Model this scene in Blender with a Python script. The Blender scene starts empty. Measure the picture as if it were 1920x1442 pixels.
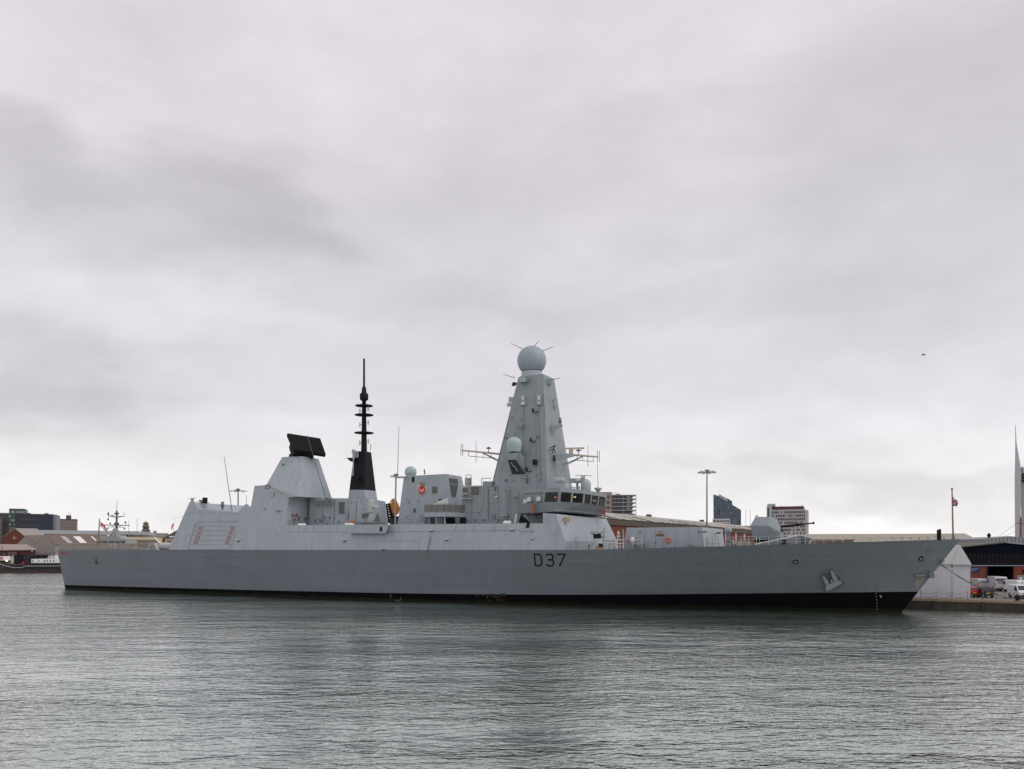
import bpy, bmesh, math, random
from mathutils import Vector, Matrix
R = math.radians
scene = bpy.context.scene
C = scene.collection
random.seed(7)

# ------------------------------------------------------------------ camera
F = 1493.0          # focal length in photo pixels (28 mm on a 36 mm wide sensor)
HZ = 1031.0         # horizon row in the photo
CH = 7.6            # eye height above the water
cam = bpy.data.cameras.new('camera')
cam.sensor_width = 36.0
cam.lens = F / 1920 * 36.0
cam.shift_y = (HZ - 721.0) / 1920.0
cam.clip_end = 20000
camo = bpy.data.objects.new('camera', cam)
camo.location = (0, 0, CH)
camo.rotation_euler = (R(90), 0, 0)
C.objects.link(camo)
scene.camera = camo

# ------------------------------------------------------------------ world (overcast)
SUN_EL, SUN_AZ = R(48), R(102)       # azimuth measured from +Y towards +X
world = bpy.data.worlds.new('World')
scene.world = world
world.use_nodes = True
nt = world.node_tree
nt.nodes.clear()
def N(t, tree=None, **kw):
    n = (tree or nt).nodes.new(t)
    for k, v in kw.items(): setattr(n, k, v)
    return n
def L(a, b, tree=None): (tree or nt).links.new(a, b)
def math_n(op, a, b=None, c=None, tree=None, clamp=False):
    n = N('ShaderNodeMath', tree, operation=op, use_clamp=clamp)
    for i, x in enumerate((a, b, c)):
        if x is None: continue
        if isinstance(x, (int, float)): n.inputs[i].default_value = x
        else: L(x, n.inputs[i], tree)
    return n.outputs[0]
def vmath(op, a, b=None, tree=None):
    n = N('ShaderNodeVectorMath', tree, operation=op)
    for i, x in enumerate((a, b)):
        if x is None: continue
        if isinstance(x, (tuple, list)): n.inputs[i].default_value = x
        else: L(x, n.inputs[i], tree)
    return n.outputs['Value'] if op in ('LENGTH', 'DOT_PRODUCT', 'DISTANCE') else n.outputs['Vector']
def ramp(fac, stops, tree=None, interp='LINEAR'):
    n = N('ShaderNodeValToRGB', tree)
    cr = n.color_ramp
    cr.interpolation = interp
    while len(cr.elements) < len(stops): cr.elements.new(0.5)
    for e, (p, c) in zip(cr.elements, stops):
        e.position = p
        e.color = tuple(c) + (1,) if len(c) == 3 else c
    L(fac, n.inputs[0], tree)
    return n.outputs['Color']
def maprange(v, a, b, c, d, tree=None, interp='SMOOTHSTEP'):
    n = N('ShaderNodeMapRange', tree, interpolation_type=interp)
    L(v, n.inputs['Value'], tree)
    for k, x in (('From Min', a), ('From Max', b), ('To Min', c), ('To Max', d)):
        n.inputs[k].default_value = x
    return n.outputs['Result']
def noise(vec, scale, detail=4, rough=0.5, tree=None, dist=0.0):
    n = N('ShaderNodeTexNoise', tree)
    n.inputs['Scale'].default_value = scale
    n.inputs['Detail'].default_value = detail
    n.inputs['Roughness'].default_value = rough
    n.inputs['Distortion'].default_value = dist
    L(vec, n.inputs['Vector'], tree)
    return n.outputs['Fac']

tc = N('ShaderNodeTexCoord')
dirv = vmath('NORMALIZE', tc.outputs['Generated'])
sx = N('ShaderNodeSeparateXYZ'); L(dirv, sx.inputs[0])
zc = math_n('MAXIMUM', sx.outputs['Z'], 0.0)
zz = math_n('ADD', zc, 0.14)
cx = math_n('DIVIDE', sx.outputs['X'], zz)
cy = math_n('DIVIDE', sx.outputs['Y'], zz)
cv = N('ShaderNodeCombineXYZ'); L(cx, cv.inputs[0]); L(cy, cv.inputs[1])
n_big = noise(vmath('MULTIPLY', dirv, (1.7, 1.7, 3.6)), 1.0, 8, 0.55, dist=0.35)
n_mid = noise(vmath('MULTIPLY', dirv, (5.0, 5.0, 11.0)), 1.0, 8, 0.58, dist=0.25)
n_fine = noise(cv.outputs[0], 1.1, 6, 0.55)
base = ramp(zc, [(0.0, (0.97, 0.955, 0.955)), (0.08, (0.905, 0.885, 0.895)), (0.20, (0.815, 0.79, 0.835)),
                 (0.40, (0.785, 0.745, 0.80)), (0.58, (0.785, 0.735, 0.775)), (1.0, (0.66, 0.64, 0.67))])
m1 = maprange(n_big, 0.32, 0.70, 1.07, 0.90)
m2 = maprange(n_mid, 0.30, 0.70, 1.045, 0.955)
m3 = maprange(n_fine, 0.3, 0.7, 1.02, 0.98)
mul = math_n('MULTIPLY', math_n('MULTIPLY', m1, m2), m3)
# heavier cloud banks, each fixed in the sky by its direction
def sky_dir(px, py):
    return Vector(((px - 960) / F, 1.0, (HZ - py) / F)).normalized()
pert = N('ShaderNodeTexNoise'); pert.inputs['Scale'].default_value = 6.5; pert.inputs['Detail'].default_value = 8
L(vmath('MULTIPLY', dirv, (1.0, 1.0, 2.2)), pert.inputs['Vector'])
pv = vmath('MULTIPLY', vmath('SUBTRACT', pert.outputs['Color'], (0.5, 0.5, 0.5)), (0.26, 0.26, 0.15))
dpert = vmath('ADD', dirv, pv)
for (px, py, rx, rz, s) in [(330, 400, .24, .075, .15), (470, 410, .11, .055, .09), (40, 690, .15, .085, .15), (110, 730, .09, .05, .09), (90, 300, .16, .05, .07),
                            (1300, 350, .30, .09, .09), (1880, 230, .28, .20, .10), (820, 560, .26, .035, .05), (640, 760, .25, .02, .04),
                            (1480, 900, .16, .022, .08), (1770, 920, .13, .03, .13), (250, 960, .2, .025, .04), (1180, 590, .3, .03, .06),
                            (1700, 985, .07, .014, -.07), (1560, 1000, .08, .012, -.05), (300, 600, .2, .03, -.05), (1500, 780, .2, .03, -.04)]:
    d = sky_dir(px, py)
    q = vmath('MULTIPLY', vmath('SUBTRACT', dpert, tuple(d)), (1 / rx, 1 / 0.5, 1 / rz))
    f_ = maprange(vmath('LENGTH', q), 0.30, 1.15, 1.0 - s, 1.0)
    mul = math_n('MULTIPLY', mul, f_)
cc = N('ShaderNodeVectorMath', operation='SCALE'); L(base, cc.inputs[0]); L(mul, cc.inputs['Scale'])
sky = N('ShaderNodeTexSky', sky_type='NISHITA')
sky.sun_disc = False
sky.sun_elevation = SUN_EL
sky.sun_rotation = SUN_AZ
skys = vmath('MULTIPLY', sky.outputs['Color'], (0.1, 0.1, 0.1))
mixs = N('ShaderNodeMix', data_type='RGBA')
mixs.inputs['Factor'].default_value = 0.965
L(skys, mixs.inputs['A']); L(cc.outputs['Vector'], mixs.inputs['B'])
bg = N('ShaderNodeBackground'); bg.inputs['Strength'].default_value = 1.0
L(mixs.outputs['Result'], bg.inputs['Color'])
wo = N('ShaderNodeOutputWorld'); L(bg.outputs[0], wo.inputs['Surface'])

sl = bpy.data.lights.new('sun', 'SUN')
sl.energy = 1.1
sl.angle = R(45)
sl.color = (1.0, 0.96, 0.91)
so = bpy.data.objects.new('sun', sl)
sd = Vector((math.sin(SUN_AZ) * math.cos(SUN_EL), math.cos(SUN_AZ) * math.cos(SUN_EL), math.sin(SUN_EL)))
so.rotation_euler = (-sd).to_track_quat('-Z', 'Y').to_euler()
so.location = (0, 0, 300)
C.objects.link(so)
scene.view_settings.view_transform = 'Standard'
scene.view_settings.look = 'None'
scene.view_settings.exposure = 0.0
scene.view_settings.gamma = 1.0
scene.view_settings.use_curve_mapping = False
scene.cycles.max_bounces = 6
scene.cycles.transparent_max_bounces = 12
scene.cycles.use_denoising = True

# ------------------------------------------------------------------ helpers
class MB:
    def __init__(s): s.v = []; s.f = []; s.sm = []; s.mi = []
    def add(s, vs, fs, smooth=False, mi=0):
        o = len(s.v)
        s.v += [Vector(p) for p in vs]
        for f in fs:
            s.f.append([i + o for i in f]); s.sm.append(smooth); s.mi.append(mi)
        return s
    def hull(s, pts, mi=0):
        bm = bmesh.new()
        vs = [bm.verts.new(p) for p in pts]
        r = bmesh.ops.convex_hull(bm, input=vs)
        bmesh.ops.delete(bm, geom=[v for v in bm.verts if not v.link_faces], context='VERTS')
        bmesh.ops.dissolve_limit(bm, angle_limit=R(0.6), verts=bm.verts[:], edges=bm.edges[:])
        bmesh.ops.recalc_face_normals(bm, faces=bm.faces[:])
        bm.verts.index_update()
        s.add([v.co.copy() for v in bm.verts], [[v.index for v in f.verts] for f in bm.faces], False, mi)
        bm.free()
        return s
    def symhull(s, pts):
        return s.hull(list(pts) + [Vector((p[0], -p[1], p[2])) for p in pts])
    def box(s, c, d, rz=0.0, mi=0, M=None):
        c = Vector(c); d = Vector(d) / 2
        m = M or Matrix.Rotation(rz, 3, 'Z')
        vs = [c + m @ Vector((x * d.x, y * d.y, z * d.z)) for z in (-1, 1) for y in (-1, 1) for x in (-1, 1)]
        return s.add(vs, [(0, 2, 3, 1), (4, 5, 7, 6), (0, 1, 5, 4), (2, 6, 7, 3), (0, 4, 6, 2), (1, 3, 7, 5)], False, mi)
    def tube(s, a, b, r, r2=None, n=8, cap=True, mi=0):
        a = Vector(a); b = Vector(b); r2 = r if r2 is None else r2
        d = b - a
        if d.length < 1e-6: return s
        q = d.to_track_quat('Z', 'Y').to_matrix()
        vs = []
        for (p, rr) in ((a, r), (b, r2)):
            for i in range(n):
                t = 2 * math.pi * i / n
                vs.append(p + q @ Vector((rr * math.cos(t), rr * math.sin(t), 0)))
        s.add(vs, [(i, (i + 1) % n, n + (i + 1) % n, n + i) for i in range(n)], n > 5, mi)
        if cap: s.add(vs, [list(range(n))[::-1], [n + i for i in range(n)]], False, mi)
        return s
    def path(s, pts, r, n=6):
        for a, b in zip(pts, pts[1:]): s.tube(a, b, r, n=n)
        return s
    def lathe(s, c, prof, n=24, smooth=True, M=None):
        c = Vector(c); m = M or Matrix.Identity(3)
        vs = []
        for (r, z) in prof:
            for i in range(n):
                t = 2 * math.pi * i / n
                vs.append(c + m @ Vector((r * math.cos(t), r * math.sin(t), z)))
        fs = []
        for k in range(len(prof) - 1):
            for i in range(n):
                j = (i + 1) % n
                fs.append((k * n + i, k * n + j, (k + 1) * n + j, (k + 1) * n + i))
        s.add(vs, fs, smooth)
        s.add(vs[:n], [list(range(n))[::-1]]); s.add(vs[-n:], [list(range(n))])
        return s
    def sphere(s, c, r, n=24, m=14, z0=-1.0):
        prof = []
        a0 = math.asin(max(-1, min(1, z0)))
        for k in range(m + 1):
            a = a0 + (math.pi / 2 - a0) * k / m
            prof.append((max(r * math.cos(a), 0.001), r * math.sin(a)))
        return s.lathe(c, prof, n)
    def torus(s, c, R_, r, M=None, n=24, k=8):
        c = Vector(c); m = M or Matrix.Identity(3); vs = []
        for i in range(n):
            t = 2 * math.pi * i / n
            for j in range(k):
                u = 2 * math.pi * j / k
                vs.append(c + m @ Vector(((R_ + r * math.cos(u)) * math.cos(t), (R_ + r * math.cos(u)) * math.sin(t), r * math.sin(u))))
        fs = [(i * k + j, ((i + 1) % n) * k + j, ((i + 1) % n) * k + (j + 1) % k, i * k + (j + 1) % k) for i in range(n) for j in range(k)]
        return s.add(vs, fs, True)
    def prism(s, poly, vec, mi=0):
        poly = [Vector(p) for p in poly]; vec = Vector(vec); n = len(poly)
        vs = poly + [p + vec for p in poly]
        return s.add(vs, [list(range(n)), [n + i for i in range(n)][::-1]] + [(i, n + i, n + (i + 1) % n, (i + 1) % n) for i in range(n)], False, mi)
    def sym(s, poly):
        poly = [Vector(p) for p in poly]; n = len(poly)
        vs = poly + [Vector((p.x, -p.y, p.z)) for p in poly]
        return s.add(vs, [list(range(n)), [n + i for i in range(n)][::-1]] + [(i, n + i, n + (i + 1) % n, (i + 1) % n) for i in range(n)])
    def mesh(s, name, mats, inv=None):
        me = bpy.data.meshes.new(name)
        vs = [(inv @ p) if inv else p for p in s.v]
        me.from_pydata([tuple(p) for p in vs], [], s.f)
        if not isinstance(mats, (list, tuple)): mats = [mats]
        for m in mats: me.materials.append(m)
        me.polygons.foreach_set('use_smooth', s.sm)
        me.polygons.foreach_set('material_index', s.mi)
        bm = bmesh.new(); bm.from_mesh(me)
        bmesh.ops.recalc_face_normals(bm, faces=bm.faces[:])
        bm.to_mesh(me); bm.free()
        me.update()
        return me
    def build(s, name, mats, parent=None, label=None, world=False):
        inv = None
        if parent is not None and world: inv = parent_matrix(parent).inverted()
        o = bpy.data.objects.new(name, s.mesh(name, mats, inv))
        C.objects.link(o)
        if parent is not None: o.parent = parent
        if label: o['label'] = label
        return o
def parent_matrix(o):
    m = Matrix.Translation(o.location) @ o.rotation_euler.to_matrix().to_4x4()
    return parent_matrix(o.parent) @ m if o.parent else m
def tag(o, label, cat, group=None):
    o['label'] = label; o['category'] = cat
    if group: o['group'] = group
    return o
def thing(name, label, cat, loc=(0, 0, 0), rz=0.0, group=None):
    o = bpy.data.objects.new(name, None)
    o.location = loc; o.rotation_euler = (0, 0, rz)
    o.empty_display_size = 0.5
    C.objects.link(o)
    return tag(o, label, cat, group)
def structure(o, kind='structure'):
    o['kind'] = kind
    return o
def copy_tree(o, parent=None):
    c = o.copy(); C.objects.link(c)
    if parent is not None: c.parent = parent
    for ch in list(o.children): copy_tree(ch, c)
    return c

# ------------------------------------------------------------------ materials
MATS = {}
def mat(name, col, rough=0.55, metal=0.0, var=0.08, vscale=0.8, streak=0.0, rust=0.0, bump=0.0, bscale=1.2, stretch=(1, 1, 1), rustcol=(0.23, 0.12, 0.055), spec=0.4, bands=0.0, plates=None, weed=None):
    if name in MATS: return MATS[name]
    m = bpy.data.materials.new(name); m.use_nodes = True
    t = m.node_tree; b = t.nodes['Principled BSDF']
    b.inputs['Roughness'].default_value = rough
    b.inputs['Metallic'].default_value = metal
    b.inputs['Specular IOR Level'].default_value = spec
    tcn = N('ShaderNodeTexCoord', t)
    vec = vmath('MULTIPLY', tcn.outputs['Object'], tuple(stretch), tree=t)
    n1 = noise(vec, vscale, 5, 0.6, t)
    fac = maprange(n1, 0.25, 0.75, 1 - var, 1 + var, t, 'LINEAR')
    if streak:
        n2 = noise(vmath('MULTIPLY', tcn.outputs['Object'], (1.6, 1.6, 0.10), tree=t), 1.0, 5, 0.65, t)
        fac = math_n('MULTIPLY', fac, maprange(n2, 0.3, 0.75, 1 + streak * .6, 1 - streak, t, 'LINEAR'), tree=t)
    if bands:
        n4 = noise(vmath('MULTIPLY', tcn.outputs['Object'], (0.06, 0.06, 2.6), tree=t), 1.0, 4, 0.6, t)
        fac = math_n('MULTIPLY', fac, maprange(n4, 0.3, 0.7, 1 + bands, 1 - bands, t, 'LINEAR'), tree=t)
    if plates:      # welded plate seams and slightly different plates
        sxp = N('ShaderNodeSeparateXYZ', t); L(tcn.outputs['Object'], sxp.inputs[0], t)
        cxp = N('ShaderNodeCombineXYZ', t); L(math_n('ADD', sxp.outputs['X'], math_n('MULTIPLY', sxp.outputs['Y'], 0.7, tree=t), tree=t), cxp.inputs[0], t); L(sxp.outputs['Z'], cxp.inputs[1], t)
        bk_ = N('ShaderNodeTexBrick', t); L(cxp.outputs[0], bk_.inputs['Vector'], t)
        bk_.inputs['Scale'].default_value = 1.0; bk_.inputs['Brick Width'].default_value = plates[0]; bk_.inputs['Row Height'].default_value = plates[1]
        bk_.inputs['Mortar Size'].default_value = 0.028; bk_.inputs['Mortar Smooth'].default_value = 0.3
        bk_.inputs['Color1'].default_value = (1, 1, 1, 1); bk_.inputs['Color2'].default_value = (.955, .955, .955, 1)
        q_ = 1 - plates[2] * 1.6; bk_.inputs['Mortar'].default_value = (q_, q_, q_, 1)
        fac = math_n('MULTIPLY', fac, bk_.outputs['Color'], tree=t)
    sc = N('ShaderNodeVectorMath', t, operation='SCALE')
    sc.inputs[0].default_value = col[:3]
    L(fac, sc.inputs['Scale'], t)
    out = sc.outputs['Vector']
    if rust:
        n3 = noise(vmath('MULTIPLY', tcn.outputs['Object'], (0.9, 0.9, 0.22), tree=t), 1.0, 7, 0.7, t)
        rm = maprange(n3, 0.60, 0.82, 0.0, rust, t)
        mx = N('ShaderNodeMix', t, data_type='RGBA')
        L(rm, mx.inputs['Factor'], t); L(out, mx.inputs['A'], t)
        mx.inputs['B'].default_value = tuple(rustcol) + (1,)
        out = mx.outputs['Result']
    if weed:        # growth and scum just above the water
        sz_ = N('ShaderNodeSeparateXYZ', t); L(tcn.outputs['Object'], sz_.inputs[0], t)
        nz_ = noise(vmath('MULTIPLY', tcn.outputs['Object'], (0.5, 0.5, 2.0), tree=t), 1.0, 6, 0.65, t)
        hz_ = math_n('ADD', sz_.outputs['Z'], math_n('MULTIPLY', nz_, -1.1, tree=t), tree=t)
        mw = N('ShaderNodeMix', t, data_type='RGBA'); L(maprange(hz_, -0.35, 0.05, 0.6, 0.0, t), mw.inputs['Factor'], t)
        L(out, mw.inputs['A'], t); mw.inputs['B'].default_value = tuple(weed) + (1,); out = mw.outputs['Result']
    L(out, b.inputs['Base Color'], t)
    if bump:
        bn = N('ShaderNodeBump', t)
        bn.inputs['Strength'].default_value = 1.0
        bn.inputs['Distance'].default_value = bump
        L(noise(vec, bscale, 3, 0.5, t), bn.inputs['Height'], t)
        L(bn.outputs[0], b.inputs['Normal'], t)
    MATS[name] = m
    return m
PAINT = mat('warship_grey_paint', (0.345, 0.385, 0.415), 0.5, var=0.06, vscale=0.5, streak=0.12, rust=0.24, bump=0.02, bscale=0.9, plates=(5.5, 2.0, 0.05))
HULLSHADE = mat('hull_grey_shaded', (0.147, 0.170, 0.192), 0.55, var=0.07, vscale=0.12, streak=0.09, rust=0.13, bump=0.03, bscale=0.45, bands=0.08, plates=(9.0, 2.1, 0.075))  # same ship grey, with the shade of the flared hull put into it
MASTP = mat('mast_grey_paint', (0.255, 0.29, 0.31), 0.5, var=0.08, vscale=0.5, streak=0.16, rust=0.34, bump=0.015, plates=(3.2, 2.4, 0.10))
FRONTP = mat('stained_front_paint', (0.32, 0.355, 0.385), 0.5, var=0.07, vscale=0.7, streak=0.16, rust=0.35, rustcol=(0.17, 0.12, 0.09))
DECKP = mat('dark_deck_paint', (0.10, 0.11, 0.12), 0.75, var=0.15, vscale=0.6)
BOOT = mat('boot_top_black', (0.004, 0.004, 0.005), 0.8, spec=0.06, var=0.3, vscale=0.4, rust=0.25, rustcol=(0.05, 0.03, 0.022), weed=(0.022, 0.024, 0.012))
BLACK = mat('soot_black_paint', (0.013, 0.013, 0.016), 0.7, var=0.3, spec=0.2)
BLACKB = mat('radar_brown_black', (0.013, 0.011, 0.013), 0.75, spec=0.15, var=0.15, vscale=3)
GREEN = mat('radome_pale_green', (0.36, 0.45, 0.44), 0.45, var=0.05)
GLOBE = mat('radome_globe_grey', (0.29, 0.355, 0.38), 0.45, var=0.05, vscale=0.6, streak=0.04)
DOMEG = mat('dome_grey', (0.36, 0.39, 0.42), 0.45)
BEIGE = mat('beige_radar_bar', (0.50, 0.44, 0.35), 0.5)
BROWNL = mat('louvre_brown', (0.13, 0.115, 0.11), 0.7, var=0.15, vscale=6, stretch=(0.2, 0.2, 3))
PINKH = mat('hatch_red_oxide', (0.30, 0.225, 0.205), 0.6, var=0.1, vscale=3)
LINE = mat('seam_dark_grey', (0.12, 0.13, 0.145), 0.6)
LIGHTG = mat('pale_grey_fitting', (0.55, 0.56, 0.55), 0.5)
WHITE = mat('white_paint', (0.78, 0.78, 0.77), 0.5, var=0.04)
RED = mat('red_paint', (0.55, 0.03, 0.02), 0.5)
ORANGE = mat('orange_buoy', (0.80, 0.13, 0.05), 0.5, var=0.05)
GOLD = mat('badge_gold', (0.30, 0.21, 0.09), 0.5)
BLUE = mat('badge_blue', (0.02, 0.035, 0.16), 0.5)
STEEL = mat('worn_steel', (0.20, 0.21, 0.22), 0.5, metal=0.3)
ROPE = mat('mooring_rope', (0.10, 0.10, 0.11), 0.9, var=0.2, vscale=8)
WOODP = mat('varnished_pole', (0.24, 0.15, 0.09), 0.5, var=0.15, vscale=3)
NETM = mat('net_beige', (0.33, 0.30, 0.26), 0.8)
CANVAS = mat('pale_canvas_cover', (0.62, 0.62, 0.60), 0.85, var=0.12, vscale=2, bump=0.06, bscale=2.5)
TAN = mat('tan_screen_mesh', (0.175, 0.168, 0.16), 0.8, var=0.25, vscale=5)
LENS = mat('lamp_lens', (0.65, 0.62, 0.5), 0.2)
def glass(name, tint, rough=0.05, transp=0.5):
    m = bpy.data.materials.new(name); m.use_nodes = True
    t = m.node_tree; b = t.nodes['Principled BSDF']
    b.inputs['Base Color'].default_value = tint + (1,)
    b.inputs['Roughness'].default_value = rough
    b.inputs['Specular IOR Level'].default_value = 0.6
    b.inputs['Alpha'].default_value = 1 - transp
    return m
BGLASS = glass('bridge_glass', (0.015, 0.02, 0.02), 0.04, 0.62)
DGLASS = glass('dark_window_glass', (0.03, 0.04, 0.05), 0.08, 0.0)
def emit(name, col, s):
    m = bpy.data.materials.new(name); m.use_nodes = True
    b = m.node_tree.nodes['Principled BSDF']
    b.inputs['Base Color'].default_value = col + (1,)
    b.inputs['Emission Color'].default_value = col + (1,)
    b.inputs['Emission Strength'].default_value = s
    return m
LAMPW = emit('lit_lamp_warm', (1.0, 0.62, 0.25), 2.2)
LAMPO = emit('lit_lamp_orange', (1.0, 0.28, 0.06), 1.2)

# ------------------------------------------------------------------ setting: water and land
BX, BY = 47.01695, 96.15932          # bow at the waterline
YAW = R(-26.8373)
UX, UY = math.cos(YAW), math.sin(YAW)
VX, VY = math.sin(YAW), -math.cos(YAW)   # to starboard, towards the camera
CL = BX * VX + BY * VY
def S2W(s, b, z): return Vector((BX + s * UX + b * VX, BY + s * UY + b * VY, z))
def ray(px, py): return (px - 960) / F, (HZ - py) / F
def W(px, py, Y):
    dx, dz = ray(px, py); return Vector((dx * Y, Y, CH + dz * Y))

wm = bpy.data.materials.new('harbour_water'); wm.use_nodes = True
t = wm.node_tree; b = t.nodes['Principled BSDF']
g = N('ShaderNodeTexCoord', t)
def wvec(sx_, sy_, rot):
    mp = N('ShaderNodeMapping', t)
    mp.inputs['Rotation'].default_value = (0, 0, rot)
    mp.inputs['Scale'].default_value = (sx_, sy_, 1)
    L(g.outputs['Object'], mp.inputs['Vector'], t)
    return mp.outputs[0]
w1 = noise(wvec(0.18, 0.40, R(10)), 1.0, 2, 0.5, t, 0.4)
w2 = noise(wvec(0.75, 1.8, R(-7)), 1.0, 2, 0.5, t, 0.9)
w3 = noise(wvec(3.0, 5.0, R(5)), 1.0, 2, 0.5, t, 0.6)
w4 = noise(wvec(7.0, 10.0, R(-12)), 1.0, 2, 0.5, t, 0.3)
calm = noise(wvec(0.012, 0.035, R(10)), 1.0, 3, 0.5, t)
cal = maprange(calm, 0.36, 0.64, 0.35, 1.25, t)
hsum = math_n('MULTIPLY', w1, 0.75, tree=t)
for w_, a_ in ((w2, 0.44), (w3, 0.125), (w4, 0.02)):
    hsum = math_n('ADD', hsum, math_n('MULTIPLY', w_, a_, tree=t), tree=t)
hh = math_n('MULTIPLY', hsum, cal, tree=t)
bp = N('ShaderNodeBump', t); bp.inputs['Strength'].default_value = 1.0; bp.inputs['Distance'].default_value = 0.42
L(hh, bp.inputs['Height'], t)
bp2 = N('ShaderNodeBump', t); bp2.inputs['Strength'].default_value = 1.0; bp2.inputs['Distance'].default_value = 0.34
L(hh, bp2.inputs['Height'], t)
t.nodes.remove(b)
fz = N('ShaderNodeFresnel', t); fz.inputs['IOR'].default_value = 1.33; L(bp2.outputs[0], fz.inputs['Normal'], t)
fac = math_n('MINIMUM', math_n('MULTIPLY_ADD', fz.outputs[0], 1.85, 0.24, tree=t), 0.92, tree=t)
df = N('ShaderNodeBsdfDiffuse', t); df.inputs['Color'].default_value = (0.10, 0.142, 0.112, 1)
gl = N('ShaderNodeBsdfGlossy', t); gl.inputs['Color'].default_value = (0.94, 0.97, 0.945, 1); gl.inputs['Roughness'].default_value = 0.04
L(bp.outputs[0], gl.inputs['Normal'], t)
ms_ = N('ShaderNodeMixShader', t); L(fac, ms_.inputs[0], t); L(df.outputs[0], ms_.inputs[1], t); L(gl.outputs[0], ms_.inputs[2], t)
L(ms_.outputs[0], t.nodes['Material Output'].inputs['Surface'], t)
wb = MB().add([(-4000, -400, 0), (4000, -400, 0), (4000, 6000, 0), (-4000, 6000, 0)], [(0, 1, 2, 3)])
structure(wb.build('harbour_water', wm))

QZ = 1.35
CONC = mat('quay_concrete', (0.19, 0.165, 0.14), 0.9, var=0.25, vscale=0.35, bump=0.02, bscale=3)
QWALL = mat('quay_wall_stone', (0.055, 0.045, 0.035), 0.85, var=0.4, vscale=0.6, streak=0.4, rust=0.25, rustcol=(0.12, 0.09, 0.055), bump=0.06, bscale=1.5)
COPE = mat('coping_stone', (0.27, 0.20, 0.14), 0.9, var=0.2, vscale=0.5)
edge = [S2W(140, -4.6, 0), S2W(-3, -7.6, 0), S2W(-7, -13.2, 0), S2W(-108, -13.2, 0), Vector((-104, 287, 0)), Vector((-420, 291, 0)), Vector((-4000, 420, 0))]
outer = [Vector((-4000, 6000, 0)), Vector((4000, 6000, 0)), Vector((4000, -250, 0))]
top = [Vector((p.x, p.y, QZ)) for p in edge + outer]
structure(MB().add(top, [list(range(len(top)))]).build('quay_ground', CONC))
mb = MB()
def inward(a, b):
    d = (b - a).normalized(); return Vector((d.y, -d.x, 0))
wl = MB(); cp = MB()
for a, b2 in zip(edge, edge[1:]):
    n = inward(a, b2)
    for q in (a, ): pass
    wl.add([a + Vector((0, 0, -3)), b2 + Vector((0, 0, -3)), b2 + Vector((0, 0, QZ - .28)), a + Vector((0, 0, QZ - .28))], [(0, 1, 2, 3)])
    o = -n * 0.12 if n.dot(Vector((0, 1, 0))) > 0 else n * 0.12
    i_ = -o * 6
    cp.prism([a + o + Vector((0, 0, QZ - .28)), b2 + o + Vector((0, 0, QZ - .28)), b2 + i_ + Vector((0, 0, QZ - .28)), a + i_ + Vector((0, 0, QZ - .28))], (0, 0, .284))
ql = structure(wl.build('quay_wall', QWALL)); structure(cp.build('quay_coping', COPE))
# vertical timber fender piles against the near quay face
for k, s in enumerate((3.6, 9.0, 14.6, 15.6)):
    fb = MB(); p = S2W(s, -7.45 + (s + 3) * 0.0209, 0)
    fb.box(p + Vector((0, 0, 0.1)), (0.28, 0.22, 2.1), YAW)
    tag(fb.build('timber_fender', mat('wet_timber', (0.05, 0.04, 0.03), 0.8, var=0.3)), 'dark wet timber fender upright against the quay wall right of the bow', 'fender', 'timber fenders on the quay wall')

# ------------------------------------------------------------------ the destroyer
ship = thing('warship', 'long grey navy destroyer with a tall globe-topped mast moored along the quay', 'warship', (BX, BY, 0), YAW)
def P(px, py, b, k=0.0, z0=7.6):
    """pixel ray cut with the ship plane  lateral = b - k (z - z0); ship coordinates"""
    dx, dz = ray(px, py)
    Y = (CL + b - k * (CH - z0)) / (dx * VX + VY + k * dz)
    X = dx * Y; z = CH + dz * Y
    bb = b - k * (z - z0)
    return Vector(((X - BX) * UX + (Y - BY) * UY, -bb, z))
TB, TK = 10.56, 0.165
def T(px, py, off=0.0): return P(px, py, TB + off, TK)
def PS(px, py, s):
    """pixel ray cut with the athwartship plane at s"""
    dx, dz = ray(px, py)
    Y = (s + BX * UX + BY * UY) / (dx * UX + UY)
    X = dx * Y
    return Vector((s, -((X - BX) * VX + (Y - BY) * VY), CH + dz * Y))
def proj(p):
    w = S2W(p[0], -p[1], p[2])
    return 960 + w.x / w.y * F, HZ - (w.z - CH) / w.y * F
def bsolve(px, py, pxr):
    lo, hi = 0.05, 14.0
    for _ in range(50):
        m = (lo + hi) / 2
        q = P(px, py, m)
        if proj((q.x, -q.y, q.z))[0] < pxr: lo = m
        else: hi = m
    return lo
def mpx(px, py, b):     # pixels per metre at a ship point
    q = P(px, py, b); w = S2W(q.x, -q.y, q.z); return F / w.y
def frustum(tl, tr, tx, bl, br, bx):
    bt = bsolve(tr[0], tr[1], tx); bb = bsolve(br[0], br[1], bx)
    return MB().symhull([P(*tl, bt), P(*tr, bt), P(*bl, bb), P(*br, bb)]), bt, bb

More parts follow.
